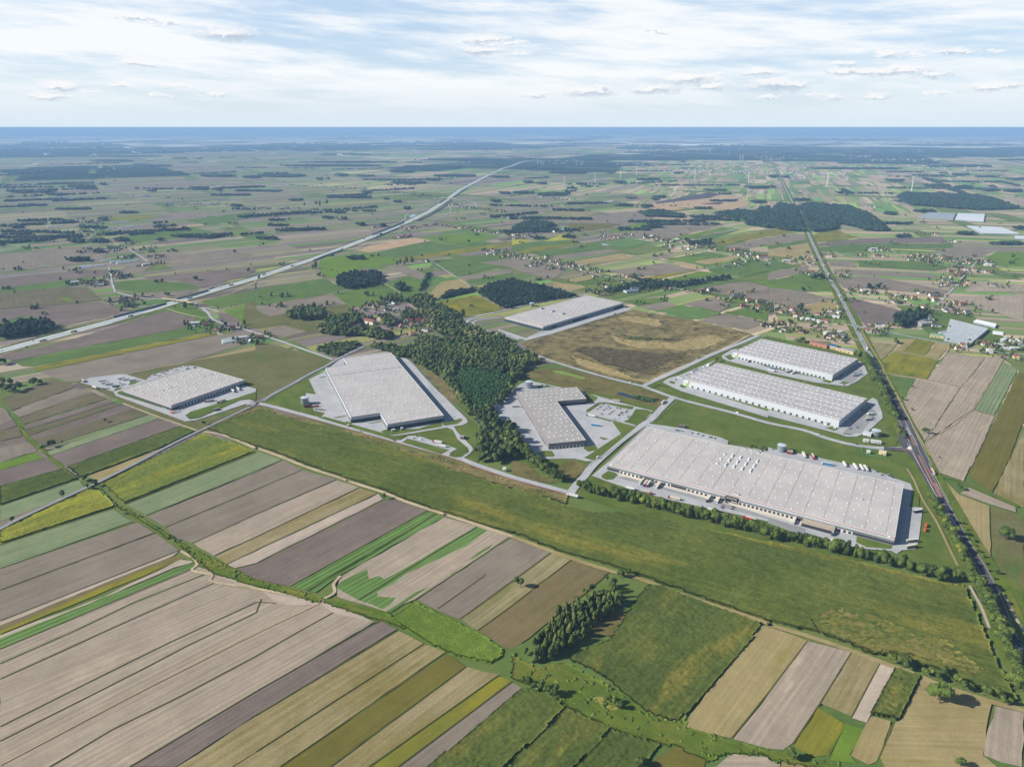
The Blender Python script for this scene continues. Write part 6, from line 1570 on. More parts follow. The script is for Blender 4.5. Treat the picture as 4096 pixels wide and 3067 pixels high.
def cars(s, place_, ang, group, van=False, z=1.06):
    """s: 'crop u,v,colour ...'"""
    for (x, y), ex in items(s):
        col = ex[0]; isv = len(ex) > 1 and ex[1] == 'v'; k = ('van' if isv else 'car', col)
        o = place(k, car_make(CC[col], isv), x, y, ang + random.choice([0, math.pi]) + random.uniform(-.03, .03), z)
        reg(o, f"{CN[CC[col]]} {'van' if isv else 'car'}", place_, 'van' if isv else 'car', group)
a_cp = head('q', 400, 600, 560, 650)[0]
cars('q 415,385,k 490,345,n 815,318,k 740,372,s 670,443,n 580,488,w 530,540,r 1020,420,n 930,515,n 1035,525,w 1110,493,d 980,568,w 830,585,k 1410,500,n 1550,512,k 1260,608,s 1200,668,k 1135,715,r 1060,770,d 740,755,n 1620,690,r 1600,712,k 1800,695,n 1860,643,k 1830,530,w 1780,580,w 1530,780,d 1665,783,s 1480,818,k 1490,935,w 1870,918,s 1920,862,d 2070,750,w 2190,668,n', 'in the car park beside the L-shaped warehouse', a_cp, 'cars in the car park of the L-shaped warehouse')
a_w1 = math.atan2(B1[1] - A1[1], B1[0] - A1[0])
cars('k 1420,50,k 1437,53,k 1455,56,s 1470,58,w 1555,75,r 1597,80,w,v 1648,97,n 1707,110,k 1722,112,k 1752,120,k 2060,190,k 2072,178,k 2100,190,k 2150,205,k 2165,190,d 2195,205,k 2160,228,k 2190,220,k', 'on the lane behind the largest warehouse', a_w1 + 1.5, 'cars parked behind the largest warehouse')
cars('l 35,215,w 45,220,s 942,410,k 983,438,k 1040,433,s 1052,447,k 1078,460,k', 'at the back corner of the largest warehouse', a_w1, 'cars at the back corner of the largest warehouse')
cars('k 1848,675,n 1825,708,r 1815,722,n 1912,715,k 1900,732,k', 'on the staff bay in front of the largest warehouse', a_w1, 'cars on the staff bay')
cars('e 1295,882,r 1335,868,r 1350,866,w 1400,850,k 1420,846,k 1440,835,w 1450,832,k 1482,822,w 1520,808,w 1560,800,w 1595,790,w 1385,872,w 1370,878,w 1430,858,w 1510,830,w 1530,826,w 1620,795,s', 'behind the square warehouse', R(28), 'cars parked behind the square warehouse')
cars('e 895,985,k 910,990,k 925,985,k 940,985,n 1035,935,d 1050,950,k 1065,948,k 1080,950,n 1580,1168,w 1510,1185,k 1530,1192,n 1555,1185,k 1410,1152,w 1430,1158,w 2150,1138,k', 'round the yard of the square warehouse', R(-30), 'cars in the yard of the square warehouse')
cars('g 1415,910,n 1440,892,w,v 1465,898,w,v 1460,880,s 1505,868,k 1530,862,r 1555,850,w,v 1560,838,k 1575,832,k 1590,825,k 1600,818,n 1620,808,w 1645,800,w,v 1625,800,w', 'at the far end of the nearer white-roofed warehouse', R(-44), 'cars beside the nearer white-roofed warehouse')
cars('h 712,1335,k 690,1270,w 820,1172,r 600,890,w,v 635,878,k 655,957,r 650,930,d 490,1300,w,v', 'in the yards of the white-roofed warehouses', R(-40), 'cars in the yards of the white-roofed warehouses')
cars('f 1393,1398,k 1365,1417,d 1415,1425,w,v 1705,1232,w 565,1335,w', 'on the lorry bay below the stepped warehouse', R(-20), 'cars round the stepped warehouse')
cars('g 260,955,d 295,958,n 310,960,k 888,1255,s 1020,937,w,v 2193,787,k', 'round the L-shaped warehouse', R(-20), 'vehicles round the L-shaped warehouse')
cars('l 427,90,w,v 767,173,k 1075,222,d', 'on the estate road near the junction', R(-15), 'vehicles on the estate road'); cars('g 1943,1195,w,v', 'on the estate road past the white-roofed warehouses', R(-45), 'vehicles on the estate road')
NRa = head('h', 700, 330, 960, 850)[0]
cars('h 720,380,n 812,580,d 820,572,b 930,812,r 1003,947,w 1070,1085,w,v 560,115,d 592,130,w 608,180,w,v 585,150,k', 'on the trunk road before the junction', NRa, 'vehicles on the trunk road', z=1.0)
cars('p 2145,628,s 2175,578,n l 1690,985,d', 'on the trunk road in the lower right corner', head('l', 1600, 830, 1800, 1160)[0], 'vehicles on the trunk road', z=1.0)
cars('d 440,1335,w 455,1378,w 470,1398,k 490,1462,k 500,1480,k 508,1492,w 575,1625,d 588,1645,w 310,1080,w 200,850,w', 'on the far stretch of the trunk road', head('d', 330, 1120, 520, 1510)[0], 'vehicles on the trunk road', z=1.0)
MWa = head('e', 0, 655, 1500, 240)[0]; MWb = head('b', 300, 1437, 1350, 1037)[0]
cars('e 150,594,w,v 288,571,d 765,438,w 1270,297,k 1395,262,d 1700,182,w 1745,158,w 1895,104,w,v 2005,72,w,v 15,660,w 233,626,k', 'on the motorway left of the first bend', MWa, 'vehicles on the motorway', z=1.0)
cars('e 1380,209,w', 'on the motorway bridge', R(-30), 'vehicles on the local road', z=6.6); cars('e 1912,417,w', 'on the local road below the motorway bridge', R(-30), 'vehicles on the local road')
cars('b 120,1492,d 172,1465,k 478,1362,d 658,1300,w 960,1208,w 1045,1165,d 1185,1108,d 1270,1072,d 1315,1045,n 1435,1000,w 1500,972,d 1530,942,r 1545,918,k 1595,892,n 1665,832,w 1855,714,w 1910,692,d', 'on the middle stretch of the motorway', MWb, 'vehicles on the motorway', z=1.0)
def lorries(s, place_, group, z=1.06):
    """crop, then rear u,v and front u,v with cab and trailer colour"""
    for ln in s.split('\n'):
        c, u0, v0, u1, v1, cb, tr = ln.split(); u0, v0, u1, v1 = map(float, (u0, v0, u1, v1)); an, a, b = head(c, u0, v0, u1, v1); m_ = (a + b) / 2
        if cb == '-': o = place(('semi', tr), semi_make(CC[tr]), m_.x, m_.y, an, z); reg(o, f"{CN[CC[tr]]} lorry trailer", place_, 'trailer', group)
        else: o = place(('lorry', cb, tr), lorry_make(CC[cb], CC.get(tr, CC['s']), tankc=(tr == 'T')), m_.x, m_.y, an, z); reg(o, f"{CN[CC[cb]]}-cab lorry with {'tank' if tr == 'T' else CN[CC[tr]]} trailer", place_, 'lorry', group)
nv = Vector((math.sin(a_w1), -math.cos(a_w1)))
for c, u, v, cb, tr in [('k', 1100, 520, 'w', 'e'), ('k', 1133, 536, 'b', 'e'), ('k', 1160, 540, 'r', 'w'), ('k', 1246, 556, 'w', 'w'), ('k', 1680, 672, 'k', 'w'), ('k', 1768, 680, 'w', 'w'), ('l', 216, 862, 'w', 'w'), ('l', 553, 962, 'n', 'g')]:
    p = Vector(at(c, u, v)) - nv * 7.5; o = place(('lorry', cb, tr), lorry_make(CC[cb], CC[tr]), p.x, p.y, a_w1 - math.pi / 2 + random.uniform(-.02, .02), 1.06)
    reg(o, f"{CN[CC[cb]]}-cab lorry with {CN[CC[tr]]} trailer", 'backed up to the largest warehouse', 'lorry', 'lorries at the docks of the largest warehouse')
lorries('k 985 550 1060 572 - w\nk 1120 585 1195 603 r g\nk 1440 655 1355 635 r e\nk 1680 735 1785 758 - w\nl 610 1025 545 1010 w w\nk 2085 835 2010 812 r r', 'behind the trees in front of the largest warehouse', 'lorries in front of the largest warehouse')
lorries('l 297 250 322 294 w w\nl 375 265 396 307 r r\nl 645 330 673 374 - w\nl 735 350 772 396 w w\nl 790 358 824 406 w w\nl 826 364 860 411 w w\nl 548 356 462 342 w t', 'on the yard behind the largest warehouse', 'lorries behind the largest warehouse')
lorries('l 1335 752 1245 765 - n\nl 1190 1020 1297 1008 w g\nl 1187 1072 1290 1055 y g', 'on the bay at the near end of the largest warehouse', 'lorries at the near end of the largest warehouse')
lorries('k 568 632 476 610 w w', 'on the grass at the end of the cycle path', 'lorries on the estate road')
lorries('g 1290 1122 1320 1093 w w', 'on the estate road at the crossroads', 'lorries on the estate road')
lorries('e 1015 908 1088 897 - w\ne 1055 918 1128 907 - w\ne 1115 924 1178 915 - w\ne 862 926 908 922 - w\ne 892 945 936 940 - w\ne 922 956 966 950 - w\ne 965 975 1045 965 - b\ne 795 972 845 988 - w\ne 716 912 726 938 - g', 'on the trailer yard of the square warehouse', 'trailers on the yard of the square warehouse')
lorries('e 1855 1090 1765 1105 r s\ne 1945 1088 1876 1112 r w\ne 1990 997 2040 1024 b w\ne 2035 982 2082 1006 s w', 'in front of the square warehouse', 'lorries in front of the square warehouse')
lorries('f 505 1165 578 1172 y T\nf 1605 1460 1528 1447 r w\nf 1642 1495 1562 1480 w w', 'beside the stepped warehouse', 'lorries round the stepped warehouse')
lorries('g 718 1232 642 1218 b w\ng 685 1303 750 1311 - t\ng 0 1146 64 1144 - w\nf 2145 528 2092 517 r d\nf 2092 1146 2040 1146 - w', 'on the yard of the L-shaped warehouse', 'lorries round the L-shaped warehouse')
lorries('h -5 832 64 843 r w\nh 78 822 12 808 - b\nh 190 832 152 852 s w\nh 240 843 198 863 w w\ng 2068 740 2022 765 w r\nh 725 878 788 876 - g\nh 803 866 745 858 - b', 'in the yard of the farther white-roofed warehouse', 'lorries round the farther white-roofed warehouse')
lorries('h 838 1262 893 1256 - g\nh 842 1250 900 1240 - g\nh 862 1216 907 1210 - w', 'in the yard of the nearer white-roofed warehouse', 'trailers round the nearer white-roofed warehouse')
lorries('h 845 632 860 664 w w\nh 955 850 970 882 r w\nh 614 176 624 205 w w\nl 1405 395 1432 440 w r\nd 480 1432 488 1448 r w\nd 518 1500 530 1520 w w\nd 384 1238 392 1250 w w', 'on the trunk road', 'lorries on the trunk road', 1.0)
def on_mw(c, u, v, cb, tr, an): x, y = at(c, u, v); o = place(('lorry', cb, tr), lorry_make(CC[cb], CC[tr]), x, y, an, 1.0); reg(o, f"{CN[CC[cb]]}-cab lorry with {CN[CC[tr]]} trailer", 'on the motorway', 'lorry', 'lorries on the motorway')
for c, u, v, cb, tr in [('e', 370, 572, 'w', 'g'), ('e', 635, 496, 'r', 'k'), ('e', 1125, 360, 'r', 'e'), ('e', 1640, 204, 'w', 'n'), ('e', 1828, 120, 'w', 'b'), ('e', 1995, 92, 'r', 'r'), ('b', 68, 1512, 'n', 'g'), ('b', 310, 1438, 'b', 'b'), ('b', 378, 1393, 'w', 'w'), ('b', 740, 1290, 'w', 'w'), ('b', 930, 1201, 'k', 'r'), ('b', 1095, 1160, 'w', 'w'), ('b', 1255, 1089, 'r', 'w'), ('b', 1360, 1041, 'w', 'g')]:
    on_mw(c, u, v, cb, tr, (MWa if c == 'e' else MWb) + (math.pi if u % 2 else 0))
for c, u, v, a in [('j', 785, 487, 2.6), ('j', 1628, 780, .9)]:
    x, y = at(c, u, v); o = place(('tractor', 'r'), tractor_make('#8c3030'), x, y, a, .85); reg(o, 'small red farm tractor', 'at the edge of the dirt track', 'tractor', 'farm tractors')
x, y = at('i', 1090, 772); o = place(('tractor', 'b'), tractor_make('#2c5a8c'), x, y, .5, .7); reg(o, 'small blue farm tractor', 'at the bend of the field ditch', 'tractor', 'farm tractors')
x, y = at('h', 768, 1322); o = place(('tractor', 'r'), tractor_make('#8c3030'), x, y, 1, 1.06); reg(o, 'red tractor', 'in the yard of the nearer white-roofed warehouse', 'tractor', 'farm tractors')

# ============================================================= STREET LAMPS
def lamp_make():
    o = empty('street_lamp', (0, 0, 0)); MB().cyl(0, 0, 0, 9, .11, .07, 6).build('pole', plain('#8f9694', .5), o); MB().box(-.1, 1.5, -.12, .12, 8.9, 9.05).build('lamp_head', plain('#a9b0ae', .4), o); return o
lamp0 = None
def lamps(s, step, place_, off=0):
    global lamp0
    for x, y in along(s, step, .2):
        if lamp0 is None: o = lamp0 = lamp_make()
        else: o = copy_tree(lamp0)
        o.location = (x, y, .95); o.rotation_euler = (0, 0, random.choice([0, 1.57, 3.1])); reg(o, 'thin street lamp', place_, 'street lamp', 'street lamps of the logistics park')
lamps('f 100,1095 600,1250 1200,1420 1700,1568 j 2000,390 k 0,435 380,545', 34, 'along the lower estate road')
lamps('k 600,430 900,180 1100,30 g 1240,1230 1360,1090', 34, 'along the central estate road')
lamps('g 1420,1075 1900,1205 h 0,1290 400,1400 900,1510', 34, 'along the road between the white-roofed and largest warehouses')
lamps('l 1240,60 1330,220 1440,440 1560,660 1660,860', 34, 'on the far side of the trunk road')
lamps('f 1300,1440 1560,1530 1700,1500', 30, 'round the lorry bay'); lamps('g 640,1170 780,1110 1040,1160', 30, 'round the car park')

# ============================================================= WIND TURBINES
def turbine_make():
    o = empty('wind_turbine', (0, 0, 0)); wm = plain('#d8dbdc', .4)
    MB().cyl(0, 0, -1, 92, 3.2, 2.2, 14).build('tower', wm, o); MB().box(-4, 8, -1.9, 1.9, 91, 95).build('nacelle', wm, o)
    hub = MB().cyl(0, 93, -6, -3.6, 1.3, n=10, axis='x').build('hub', wm, o)
    for k in range(3):
        mb = MB(); loft(mb, [[(-.5, -1.1, 1), (.5, -1.1, 1), (.5, 1.1, 1), (-.5, 1.1, 1)], [(-.35, -1.7, 9), (.35, -1.7, 9), (.35, 1.2, 9), (-.35, 1.2, 9)], [(-.08, -.3, 36), (.08, -.3, 36), (.08, .3, 36), (-.08, .3, 36)]])
        b = mb.build('blade', wm, o); b.location = (-4.8, 0, 93); b.rotation_euler = (R(180 + 120 * k), 0, 0)
    return o
t0 = None
for c, u, v, s in [('c', 450, 750, .85), ('c', 716, 710, .82), ('c', 936, 690, .85), ('c', 1076, 652, .82), ('c', 1578, 680, .9), ('c', 2040, 718, .95), ('d', 508, 747, 1.1), ('d', 1238, 787, 1.1), ('c', 1605, 450, 1), ('c', 1707, 459, 1), ('c', 1872, 481, 1), ('c', 1967, 541, .9), ('c', 1990, 538, .9)]:
    x, y = at(c, u, v)
    if t0 is None: o = t0 = turbine_make()
    else: o = copy_tree(t0)
    o.location = (x, y, float(drop(x, y))); o.scale = (s, s, s * 1.0); o.rotation_euler = (0, 0, random.uniform(-.15, .15)); reg(o, 'white wind turbine', 'standing on the far plain', 'wind turbine', 'wind turbines on the far plain')

# ============================================================= HOUSES
ROOFC = {'r': ('#7a463e', 'red'), 'g': ('#565a60', 'grey'), 'k': ('#2c3036', 'dark'), 'o': ('#8c6350', 'orange'), 'b': ('#6a4a3c', 'brown'), 'w': ('#b9bcbc', 'pale')}
WALLC = ['#c2bcae', '#b4aa98', '#cbc9c2', '#c6b08c', '#9c7862', '#d2ccbe']
BLUEG = plain('#39424e', .3, spec=.5)
def house_make(rc, wi, kind):
    def f():
        o = empty('house' if kind != 'shed' else 'barn', (0, 0, 0)); wm = plain(WALLC[wi], .8, .05); rm = plain(ROOFC[rc][0], .7, .12, scale=.6)
        L_, W_, H_, rh = {'gable': (13, 9.5, 5.0, 4.2), 'hip': (13.5, 12, 3.6, 3.2), 'shed': (24, 12, 5, 2.4), 'flat': (15, 10, 7, 0), 'row': (36, 12, 8, 4.5)}[kind]
        a, b = L_ / 2, W_ / 2; mb = MB(); mb.box(-a, a, -b, b, -.3, H_)
        if kind in ('gable', 'shed', 'row'):
            for s in (-1, 1): mb.v += [(s * a, -b, H_), (s * a, b, H_), (s * a, 0, H_ + rh * .97)]; i = len(mb.v) - 3; mb.f.append((i, i + 1, i + 2)); mb.mi.append(0)
        mb.build('wall', wm, o); mb = MB(); e = .6; ins_ = {'hip': a * .62}.get(kind, 0)
        if kind == 'flat': mb.box(-a - .2, a + .2, -b - .2, b + .2, H_, H_ + .4)
        else:
            zE = H_ - e * rh / b; V4 = [(-a - e, -b - e, zE), (a + e, -b - e, zE), (a + e, b + e, zE), (-a - e, b + e, zE), (-a - (e if not ins_ else 0) + ins_, 0, H_ + rh), (a + (e if not ins_ else 0) - ins_, 0, H_ + rh)]
            i = len(mb.v); mb.v += V4 + [(x, y, z + .25) for x, y, z in V4]
            for off in (6,): 
                for q in ((0, 1, 5, 4), (2, 3, 4, 5), (1, 2, 5), (3, 0, 4)):
                    if not ins_ and len(q) == 3: continue
                    mb.f.append(tuple(i + off + k for k in q)); mb.mi.append(0)
            for q in ((0, 1), (1, 5), (5, 2), (2, 3), (3, 4), (4, 0)): mb.f.append((i + q[0], i + q[1], i + 6 + q[1], i + 6 + q[0])); mb.mi.append(0)
        rf = mb.build('roof', rm, o)
        if kind != 'shed':
            MB().box(1.5, 2.3, -.9, -.1, H_ + .2, H_ + rh + .9).build('chimney', plain('#7a4a3c', .8), rf)
            for k in range(2 if kind != 'row' else 5):
                x = -a + 2 + k * ((L_ - 4) / (1 if kind != 'row' else 4)); MB().box(x - .8, x + .8, -b - .05, -b + .02, 1.1, 2.5).build('window', BLUEG, o)
            MB().box(-.5, .5, -b - .06, -b + .02, 0, 2.1).build('door', plain('#4c3a30', .6), o)
        else:
            MB().box(-1.8, 1.8, -b - .06, -b + .02, 0, 3.6).build('door', plain('#6a7076', .6), o)
        return o
    return f
n_house = [0]; HPOS = []
def houses(s, place_, ang0, rnd=.5):
    for (x, y), ex in items(s):
        t = ex[0] if ex else random.choice('rgkobw'); kind = {'S': 'shed', 'F': 'flat', 'H': 'hip', 'R': 'row'}.get(ex[1] if len(ex) > 1 else '', random.choice(['gable', 'gable', 'hip']))
        if t == 'w' and len(ex) < 2: kind = 'shed'
        wi = random.randrange(len(WALLC)) if kind != 'shed' else random.choice([2, 5]); sc = random.uniform(.9, 1.12) if kind != 'shed' or len(ex) > 1 else .75
        key = ('house', t, wi, kind); o = place(key, house_make(t, wi, kind), x, y, R(ang0) + random.choice([0, math.pi / 2]) + random.uniform(-.15, .15), 0); o.scale = (sc, sc, sc)
        nm = {'shed': 'barn', 'flat': 'flat-roofed building', 'row': 'long row house'}.get(kind, 'house'); reg(o, f"{ROOFC[t][1]}-roofed {nm}" if kind != 'flat' else f"{ROOFC[t][1]} {nm}", place_, 'barn' if kind == 'shed' else 'house', 'buildings ' + place_)
        HPOS.append((x, y)); n_house[0] += 1
        if kind not in ('row', 'flat') and random.random() < .8:
            a = R(ang0) + random.choice([0, 1.57, 3.14, 4.71]); d_ = random.uniform(17, 26); X, Y = x + math.cos(a) * d_, y + math.sin(a) * d_
            if all(math.hypot(X - p, Y - q) > 13 for p, q in HPOS):
                t2 = random.choice('grobgw'); o2 = place(('house', t2, 2, 'shed'), house_make(t2, 2, 'shed'), X, Y, R(ang0) + random.choice([0, math.pi / 2]), 0); s2 = random.uniform(.4, .62); o2.scale = (s2, s2, s2)
                reg(o2, f"small {ROOFC[t2][1]}-roofed outbuilding", place_, 'barn', 'buildings ' + place_); HPOS.append((X, Y))
houses('f 990,255,g,H 1028,275,o 940,300,g 1130,305,k,H 1312,303,k,H 1140,248,w 1190,255,w 1210,225,b 1253,455,o 1350,443,r 1403,435,g 1450,415,r 1355,515,o 995,372,g 1680,605,o 1685,560,o 1330,405,r 1400,400,r', 'in the central village', 20)
houses('f 852,450,r,R 980,418,r,R 1095,382,r,R', 'in the central village', 62, 0); houses('f 1530,405,w,F', 'in the central village', 20); houses('f 1460,480,g,S 1680,470,g,S 1760,480,g,S', 'in the central village', 60)
houses('f 45,548,r e 1685,425,w,S 1775,433,r 1812,407,g 1915,468,g 1985,475,g 2010,468,r 1870,483,o 2103,548,w,S 2140,566,g 2165,578,w', 'along the local road from the bridge', 20)
houses('e 1040,240,g 1120,262,g,S 1155,216,o 1090,200,g 1060,225,b', 'in the farmyard beside the motorway', 35)
houses('c 665,1645,k,H 790,1604,k,H 710,1524,b,H 770,1488,g 885,1520,w 1003,1533,o 1060,1522,k 960,1573,k,H 1060,1638,g,S 1240,1622,o 1330,1633,k g 1643,153,k 1720,135,g,S 1940,182,g,S 1900,203,g 2040,228,o 2130,238,r 1990,272,r 2130,293,r 2205,262,g 2205,442,k,H 800,172,o 750,158,o 1230,70,o', 'north of the far warehouse', 15)
houses('c 20,1022,g 45,1030,w 90,1040,g 140,1030,r 200,1057,r 250,1042,g 330,1030,b 360,1112,g 395,1112,w 425,1132,w,S 10,1172,w 95,1172,g 150,1187,g 30,1200,g 60,1185,r', 'in the hamlet behind the yellow mustard strips', 30)
houses('c 25,1340,g 80,1357,g 120,1370,w 180,1375,o,F 265,1398,k 335,1395,b 290,1362,w 170,1437,k 245,1418,r 405,1424,b,F 350,1462,k 425,1466,g 500,1442,k 540,1442,g 610,1467,k', 'along the lane above the far wood', 20)
houses('c 790,1142,o 835,1177,o 920,1192,r 890,1187,o 990,1168,g 1040,1168,w 770,1200,g 1150,1192,k 1210,1182,w,S 1255,1202,r 1300,1217,r 1240,1215,g 1350,1212,r 1345,1226,w 1410,1220,g 1470,1237,g 1330,1257,w 1375,1270,g 1430,1212,w,S 1610,1258,b,S 1600,1277,r 1690,1270,b 1740,1267,r 1760,1292,r 1890,1302,r 1930,1297,r 1525,1293,w 1960,1342,g,S 2020,1327,k 2060,1335,g 2040,1357,g 2100,1378,r 2160,1368,r,R 2020,1397,g 1935,1422,r 1870,1438,g', 'in the red-roofed village left of the trunk road', 15)
houses('c 645,888,g 760,890,w 840,887,w,S 440,910,r 345,857,g 400,857,g 500,864,w 250,842,w 45,822,w 1070,922,o 1100,927,o 1120,932,r 1190,605,w 560,560,g', 'on the plain below the wind turbines', 20)
houses('b 1300,1185,r 1250,1192,r,S 1320,1180,r 1480,1398,r 1520,1400,g 1010,1102,r 1060,1097,g 1330,1112,r 1380,1107,o 1500,1092,w 1560,1082,g 1600,1082,r 1640,1090,g 1730,1107,r 1770,1107,o 1810,1107,g 1830,1107,o 1720,908,g 1750,908,w 1790,937,r 1810,930,g 1850,932,w 1880,937,r 1940,947,r 2080,952,g 2110,962,r 2140,962,g 2100,1012,r,S 2130,1017,r 2180,1022,g 1900,1132,r 1960,1132,g 1990,1137,g 2090,1152,w 2150,1152,r 2180,1167,r', 'in the hamlets right of the motorway', 40)
houses('b 2015,1333,w,S 2060,1337,g 2060,1307,r 2110,1302,r 2130,1312,g 2190,1337,r 2140,1358,r', 'at the right end of the yellow mustard strip', 30)
houses('b 1340,832,g 1370,822,r 1400,837,r 1430,832,g 1460,822,g 1500,867,w,S 1540,862,w,S 1490,832,r 1550,832,g 1130,802,r 1190,804,r 1220,802,r 1260,807,w 1210,764,w,S 1010,787,g 1050,782,r 930,770,w,S 905,768,r 850,765,g 800,765,g 745,758,r 700,755,r 600,750,g 540,752,g 490,752,r 440,750,r 380,747,g 320,737,r', 'in the long village left of the motorway', 10)
houses('b 20,942,g 70,937,r 110,942,o 220,947,g 240,942,r 290,942,g 340,967,o 445,964,r 490,962,w,S 530,964,w,S 620,1022,w 660,1027,g 690,1022,g 740,1037,g', 'in the scattered farms of the left plain', 20)
houses('a 680,1032,g 745,1057,g 770,1062,r 800,1067,g 835,1052,w 850,1070,g 700,1082,b 700,1142,w 740,1137,g 790,1142,r 860,1122,g 810,1172,w 930,1287,g 960,1277,g 1000,1282,g 985,1307,w 1040,1292,g 810,1312,w 915,1302,w 1060,1364,w 1110,1357,k 1150,1352,g 1215,1297,k 1285,1287,b,S 1315,1357,r 1345,1364,w 1260,1428,w,S 1350,1414,g 1115,1246,w', 'in the farms along the lane at the left', 35)
houses('a 1000,1484,g,S 1020,1512,g 1060,1532,g 1085,1512,w 1100,1528,g 985,1530,r 650,1582,w,S 770,1572,g 800,1592,g 850,1584,g,S 880,1567,g 900,1592,r 870,1603,w', 'in the hamlet above the motorway bridge', 35)
houses('h 830,142,w,S 930,158,r 900,150,g 1060,183,g 1090,238,g 1260,208,r 1310,158,g 1410,182,g 1450,167,k 1340,283,b 1440,227,r 1530,303,g 1600,313,g 1715,333,g 1610,248,o 1670,262,r', 'in the village right of the trunk road', 10)
houses('h 15,255,g 70,288,w 110,323,o 200,303,r 225,323,g 250,358,r,S 300,383,w 365,398,w,S 430,343,r 500,408,r 585,367,w 610,327,w 445,412,w 110,414,r 20,443,k,H 150,473,k,H 295,498,k,H 500,513,w,F 620,508,w,F 560,527,k 640,537,g 655,562,k', 'between the white-roofed warehouses and the trunk road', -45)
houses('h 970,433,g,S 960,463,w,F 1020,443,g 1365,405,g,S 1400,385,g,S 1450,443,g,S 1860,603,r 1900,606,r 1990,613,w,S 2050,643,w 2110,583,w 2130,638,w 1910,668,w,F 1690,623,r 1640,643,b 2140,718,r 2160,580,w 930,500,g 870,495,r', 'round the greenhouse beside the trunk road', -15)
houses('d 320,938,w,S 920,930,w,S 880,920,w 1330,1157,r 1450,1162,r 1560,1222,g 1620,1227,w 880,1297,g 915,1290,w,S 930,1307,w 985,1302,b 1040,1312,g 810,1342,r 930,1352,r 1000,1357,g 530,1357,w 500,1337,r 160,1397,w,S 210,1377,r 340,1387,o 395,1387,o 355,1422,k 380,1497,r 340,1497,r 680,1517,w', 'along the far stretch of the trunk road', -8)
houses('d 1200,1367,r 1230,1382,w 1300,1340,g 1300,1357,g 1350,1362,o 1430,1352,r 1390,1382,g 1515,1370,r 1460,1347,w 1570,1372,r 1320,1387,g 1410,1402,k 1390,1407,k 1590,1397,w 1640,1407,g 1710,1387,g 1740,1412,o', 'in the red-roofed village below the greenhouses', 10)
houses('d 1600,1442,r 1660,1447,g 1710,1457,g 1830,1392,b,S 1870,1397,r 1900,1412,k,S 1900,1432,w,S 1940,1432,g 1780,1477,o 1840,1482,w 1890,1492,r 1580,1487,r 1620,1492,g 1670,1502,r 1590,1532,o 1640,1517,r 1545,1562,g 1605,1577,w 1525,1567,g 1730,1582,k 1690,1602,b 1510,1607,k 1570,1607,g 1940,1607,g', 'along the lane at the right edge', -20)
print('houses', n_house[0])
# garden trees and shrubs round the houses, one mass per village
cl = {}
for (x, y) in HPOS: cl.setdefault((round(x / 700), round(y / 700)), []).append((x, y))
def scatter(Pl, sp, h, label, name='garden_trees', mat=WOODM):
    Vs, Ts, Cs = [], [], []; n = 0
    for (x, y) in Pl:
        V_, T_, C_ = WPM[rng.integers(5)]; hh = h * rng.uniform(.5, 1.25); rr = hh * rng.uniform(.35, .5); W = V_ * np.array([rr, rr, hh * .5]) + np.array([x, y, hh * .5])
        Vs.append(W); Ts.append(T_ + n); n += len(V_); C2 = C_.copy(); C2[:, 0] = rng.random(); Cs.append(C2)
    o = link(bpy.data.objects.new(name, np_mesh(name, np.concatenate(Vs), np.concatenate(Ts), mat, np.concatenate(Cs)))); tag(o, label, 'garden greenery', None, 'stuff'); return o
GT = []
for k_, Q in cl.items():
    Pl = []
    for (x, y) in Q:
        for _ in range(5):
            a = random.random() * 6.28; d_ = random.uniform(11, 32); q = (x + math.cos(a) * d_, y + math.sin(a) * d_)
            if all(math.hypot(q[0] - X, q[1] - Y) > 9 for X, Y in Q): Pl.append(q)
    if Pl: GT.append((screen_x(*Q[0]), Pl))
GT.sort(key=lambda t: t[0])
for i, (_, Pl) in enumerate(GT): scatter(Pl, 0, 9.0, f"{ordw(i + 1)} cluster from the left of dark garden trees between village houses")
